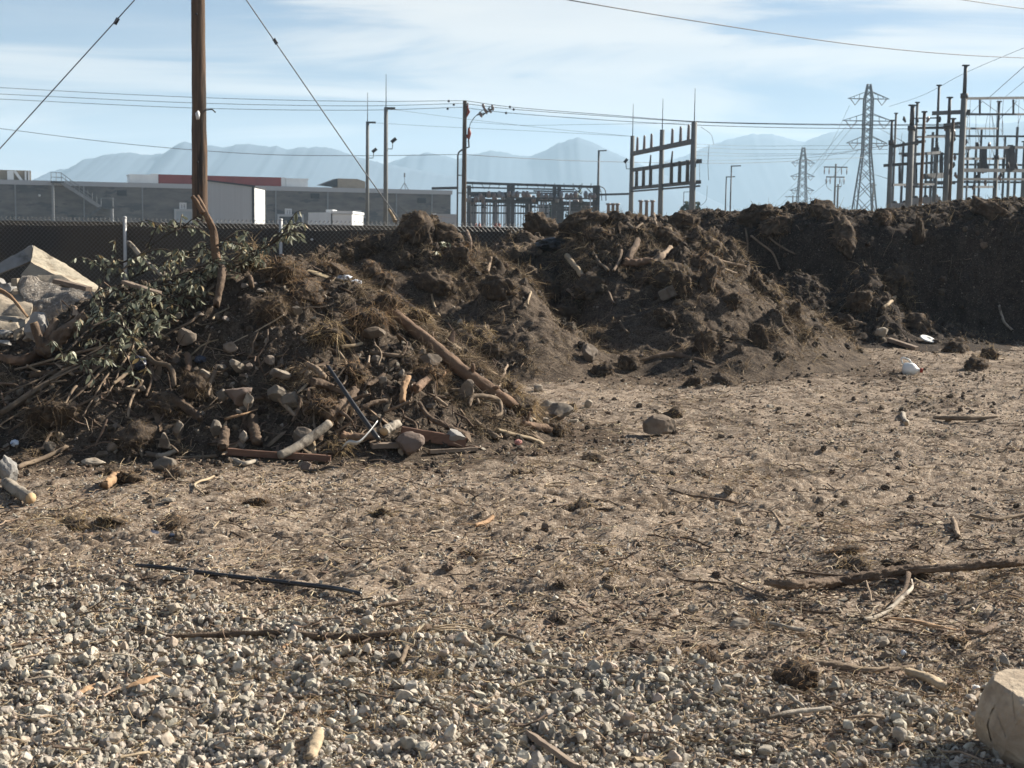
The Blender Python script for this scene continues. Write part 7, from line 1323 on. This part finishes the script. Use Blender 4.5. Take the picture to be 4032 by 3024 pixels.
crumple(3843, 2708, 46, 32, mPlasticWhite, 'white foam scrap behind the big boulder', 'foam_scrap', 'scrap', 0, 31)

# --- on the brown mound
log('log', [(2233, 1008), (2265, 1050), (2306, 1106)], (22, 20), mSplitPale, 'pale smooth stick standing out of the dark hollow of the mound', 'branch', near=.18, cut='a')
log('branch', [(2538, 858), (2510, 950), (2470, 1026)], (16, 22, 28), mBark, 'dark curved root rising to the mound crest', 'root', near=.16, rough=.25)
log('branch', [(2640, 976), (2608, 1008), (2574, 1038)], (20, 26), mStick, 'pale broken limb right of the dark curved root', 'branch', near=.16)
log('log', [(2456, 1032), (2510, 1034), (2566, 1024)], (30, 26), mBarkRed, 'dark log lying level below the dark curved root', 'log', near=.16)
log('branch', [(2805, 1020), (2870, 1036), (2936, 1050)], (16, 10), mStick, 'long pale stick on the right shoulder of the mound', 'branch', near=.10)
log('branch', [(2800, 1040), (2850, 1062), (2900, 1075)], (10, 8), mStick, 'thinner stick under the long pale one on the mound shoulder', 'branch', near=.10)
log('branch', [(2575, 840), (2580, 880), (2590, 910)], (9, 11), mStick, 'pale snapped stake at the mound crest', 'branch', near=.10)
log('branch', [(2470, 880), (2500, 900), (2530, 880)], (12, 8), mStick, 'crossed pale twig left of the mound crest root', 'twig', near=.12)
log('branch', [(2630, 868), (2640, 900), (2650, 920)], (9, 9), mSplitPale, 'small pale splinter on the mound crest', 'twig', near=.10)
log('root_piece', [(2335, 995), (2360, 1030), (2395, 1065)], (10, 12), mStick, 'crooked root beside the pale smooth stick', 'root', near=.14)
log('root_piece', [(2445, 985), (2435, 1030), (2415, 1065)], (14, 10), mStick, 'pale root hanging left of the dark level log', 'root', near=.14)
log('branch', [(1932, 1015), (1926, 1045), (1918, 1070)], (14, 14), mStick, 'brown stub in the front lobe of the dark mound', 'branch', near=.10)
log('branch', [(1838, 910), (1855, 960), (1850, 1000)], (14, 10), mBark, 'dark stick hanging in the gap right of the dark mound', 'branch', near=.14)
log('branch', [(2500, 1420), (2660, 1398), (2815, 1435)], (9, 20, 8), mBark, 'thin dark branch low on the mound slope', 'branch', near=.06)
log('branch', [(1530, 822, 19.6), (1542, 845, 19.6), (1556, 872, 19.6)], (8, 16), mSplitPale, 'pale stick rising left of the dark mound top', 'branch', near=0)
log('branch', [(2235, 1140), (2255, 1160), (2270, 1175)], (12, 12), mStick, 'grey stick in the hollow between the mound lobes', 'branch', near=.14)
log('branch', [(2395, 1150), (2405, 1175), (2418, 1195)], (9, 10), mStick, 'pale stub low in the mound hollow', 'twig', near=.12)
log('branch', [(2440, 1265), (2460, 1290), (2475, 1310)], (10, 9), mStick, 'pale stick below the hollow of the mound', 'twig', near=.10)
log('branch', [(2090, 1150), (2080, 1180), (2078, 1200)], (9, 8), mSplitPale, 'pale twig at the right end of the front lobe', 'twig', near=.10)
SD = [(1640, 880, 200, 110, FC_BRN, 'smooth rounded sod forming the top of the dark mound'), (1760, 920, 160, 90, FC_BRN, 'sod right below the dark mound top'), (1800, 985, 120, 80, FC_OR, 'tan rooty sod on the right flank of the dark mound'), (1590, 1015, 130, 70, FC_BRN, 'dark sod on the face of the dark mound'), (1700, 1100, 180, 80, FC_BRN, 'ragged sod low on the dark mound'), (1450, 960, 140, 70, FC_BRN, 'sod on the left shoulder of the dark mound'), (1380, 1000, 110, 50, FC_BRN, 'greenish sod at the left end of the dark mound'),
      (2015, 1010, 170, 80, FC_GOLD, 'pale crowned sod on the front lobe'), (2110, 1085, 180, 90, FC_GOLD, 'tan sod draped over the right of the front lobe'), (2180, 1130, 90, 70, FC_OR, 'brown sod at the tip of the front lobe'), (1960, 1120, 200, 80, FC_BRN, 'broad brown sod in the front lobe middle'), (2240, 1225, 130, 100, FC_BRN, 'dark overhanging sod in the mound hollow'), (2330, 1110, 190, 60, FC_BRN, 'flat grassy sod right of the hollow'),
      (2130, 880, 190, 70, FC_BRN, 'brown sod on the crest above the plastic sheet'), (2290, 860, 210, 70, FC_BRN, 'broad sod on the crest right of the plastic sheet'), (2420, 860, 150, 70, FC_BRN, 'dark sod at the crest left of the curved root'), (2350, 920, 140, 70, FC_OR, 'golden rimmed sod below the crest'), (2690, 870, 150, 80, FC_BRN, 'dark sod at the crest right of the curved root'), (2640, 930, 150, 60, FC_BRN, 'sod below the crest right of the root'), (2800, 960, 110, 70, FC_GOLD, 'yellowish grassy sod on the right crest'),
      (2640, 1070, 190, 90, FC_GOLD, 'golden shaggy sod in the mound middle'), (2690, 1110, 90, 110, FC_GOLD, 'hanging golden tuft below the golden shaggy sod'), (2785, 1075, 90, 120, FC_OR, 'upright brown sod with a sunlit right side'), (2790, 1030, 170, 60, FC_OR, 'orange sod along the top of the right shoulder'), (2550, 1090, 180, 60, FC_BRN, 'brown grassy ledge left of the golden shaggy sod'), (2725, 1090, 60, 60, FC_BRN, 'dark rounded clod between the golden sods'),
      (2780, 1330, 110, 110, FC_BRN, 'big dark clod low on the sunlit slope'), (2990, 1310, 90, 100, FC_BRN, 'knobbly clod on the lower right slope'), (2620, 1240, 140, 60, FC_BRN, 'long brown sod across the shaded slope'), (2880, 1180, 110, 50, FC_OR, 'small tan sod on the upper right slope'), (2970, 1090, 60, 60, FC_BRN, 'round clod on the right skyline'), (3010, 1125, 60, 60, FC_BRN, 'lower round clod on the right skyline'), (3050, 1160, 80, 50, FC_GOLD, 'grassy clod on the right skyline, below two round ones'), (3130, 1210, 60, 60, FC_BRN, 'ball shaped clod at the lower right skyline'), (2730, 1500, 90, 50, FC_BRN, 'dark sod lump on the ground at the mound foot'), (2860, 1500, 150, 40, FC_BRN, 'long flat sod at the mound foot'), (2370, 1455, 120, 50, FC_BRN, 'dirt lump at the left foot of the mound'), (2480, 1420, 130, 60, FC_BRN, 'crumbly sod at the middle foot of the mound'),
      (3540, 1080, 170, 110, FC_BRN, 'large sod slumped against the earth bank'), (3560, 1160, 120, 90, FC_GOLD, 'sunlit lower half of the slumped sod'), (3620, 1270, 140, 70, FC_BRN, 'sod at the foot of the slumped heap near the white lid'), (3380, 1180, 160, 70, FC_BRN, 'sod low in front of the bank, left of the slumped one'), (3320, 1260, 90, 60, FC_BRN, 'rounded clod left of the plank at the bank foot'), (3770, 1360, 130, 60, FC_BRN, 'dark clod at the bank foot right of the white lid'), (3850, 1430, 140, 60, FC_BRN, 'dark dirt lump on the ground right of the jug'), (3900, 1390, 90, 60, FC_GOLD, 'dry grass clump at the bank foot on the right'), (2980, 850, 220, 70, FC_BRN, 'sod capping the left end of the earth bank'), (3250, 820, 170, 50, FC_BRN, 'sod on the bank rim above the drooping roots'), (3060, 880, 150, 80, FC_OR, 'sunlit sod hanging on the left bank face'), (3330, 900, 110, 130, FC_OR, 'long sunlit sod streak hanging down the bank face'), (3480, 850, 120, 50, FC_OR, 'tan sod on the bank rim, right of the dip'), (3620, 900, 60, 120, FC_BRN, 'crumbling column of soil on the bank face'), (3900, 820, 170, 60, FC_BRN, 'dark overhang of sod on the bank rim at right')]
for px, py, w_, h_, cl, lb in SD: sod(px, py, w_ * .85, h_ * 1.25, lb, cl, int(2.4 * w_), .10, near=.04, name='sod_clump', cat='sod', deep=.7, flop=.6, wd=.0014, sink=.36)
rk(2692, 1058, 50, 36, mStonePale, 'pale cut stone on top of the golden shaggy sod', near=.20); rk(2632, 1158, 80, 60, mStoneGrey, 'round grey rock stuck in the mound slope', near=.06, sink=.5); rk(2315, 1390, 80, 70, mStone, 'brown rock low in the mound hollow', near=.04); rk(3475, 1308, 60, 36, mStonePale, 'pale broken stone by the plank at the bank foot', near=.05); rk(1812, 1268, 26, 22, mStonePale, 'white pebble on the mound slope above the golden sod', near=.06)
plank((3500, 1342), (3610, 1378), 30, 14, mBoardGrey, 'dark plank end lying at the foot of the earth bank', 'plank', 'plank', near=.04, lift=.02)
log('branch', [(3310, 1262), (3370, 1268), (3408, 1275)], (9, 8), mStick, 'thin level stick at the foot of the bank', 'twig', near=.08)
log('branch', [(3478, 1212), (3500, 1195), (3525, 1168)], (14, 10), mSplitPale, 'pale stick leaning on the slumped sod', 'branch', near=.12)
log('root_piece', [(3935, 1205), (3950, 1265), (3985, 1300)], (10, 9), mBarkPale, 'pale curved root on the bank face at right', 'root', near=.06)
log('root_piece', [(2990, 895), (3060, 960), (3130, 1000)], (9, 7, 6), mStick, 'long thin root drooping down the left bank face', 'root', near=.16)
log('root_piece', [(2960, 930), (3040, 1000), (3070, 1060)], (8, 6), mStick, 'second thin root drooping beside the long one', 'root', near=.12)
log('root_piece', [(2935, 900), (2945, 960), (2940, 1010)], (7, 6), mStick, 'hanging wiry root at the left end of the bank', 'root', near=.14)
leafy([(1700, 1005, 17.9), (1720, 985, 17.9), (1745, 972, 17.9)], 6, 'small green leafy weed on the dark mound face', 41, 18, spread=.12, drop=.4)
# --- haze
Vb, Fb = box(-7000, 7000, -3200, 4800, -14, 315)
hz_m = bpy.data.materials.new('haze'); hz_m.use_nodes = True; nt = hz_m.node_tree; nt.nodes.clear(); ov = nt.nodes.new('ShaderNodeOutputMaterial'); pv = nt.nodes.new('ShaderNodeVolumePrincipled')
pv.inputs['Color'].default_value = (.46, .66, .84, 1); pv.inputs['Density'].default_value = 3.3e-4; pv.inputs['Anisotropy'].default_value = .12; nt.links.new(pv.outputs[0], ov.inputs['Volume'])
tag(link('haze', mesh_np('haze', [(Vb, Fb)], False), hz_m), 'pale air haze over the yard, buildings and hills', 'haze', kind='stuff')
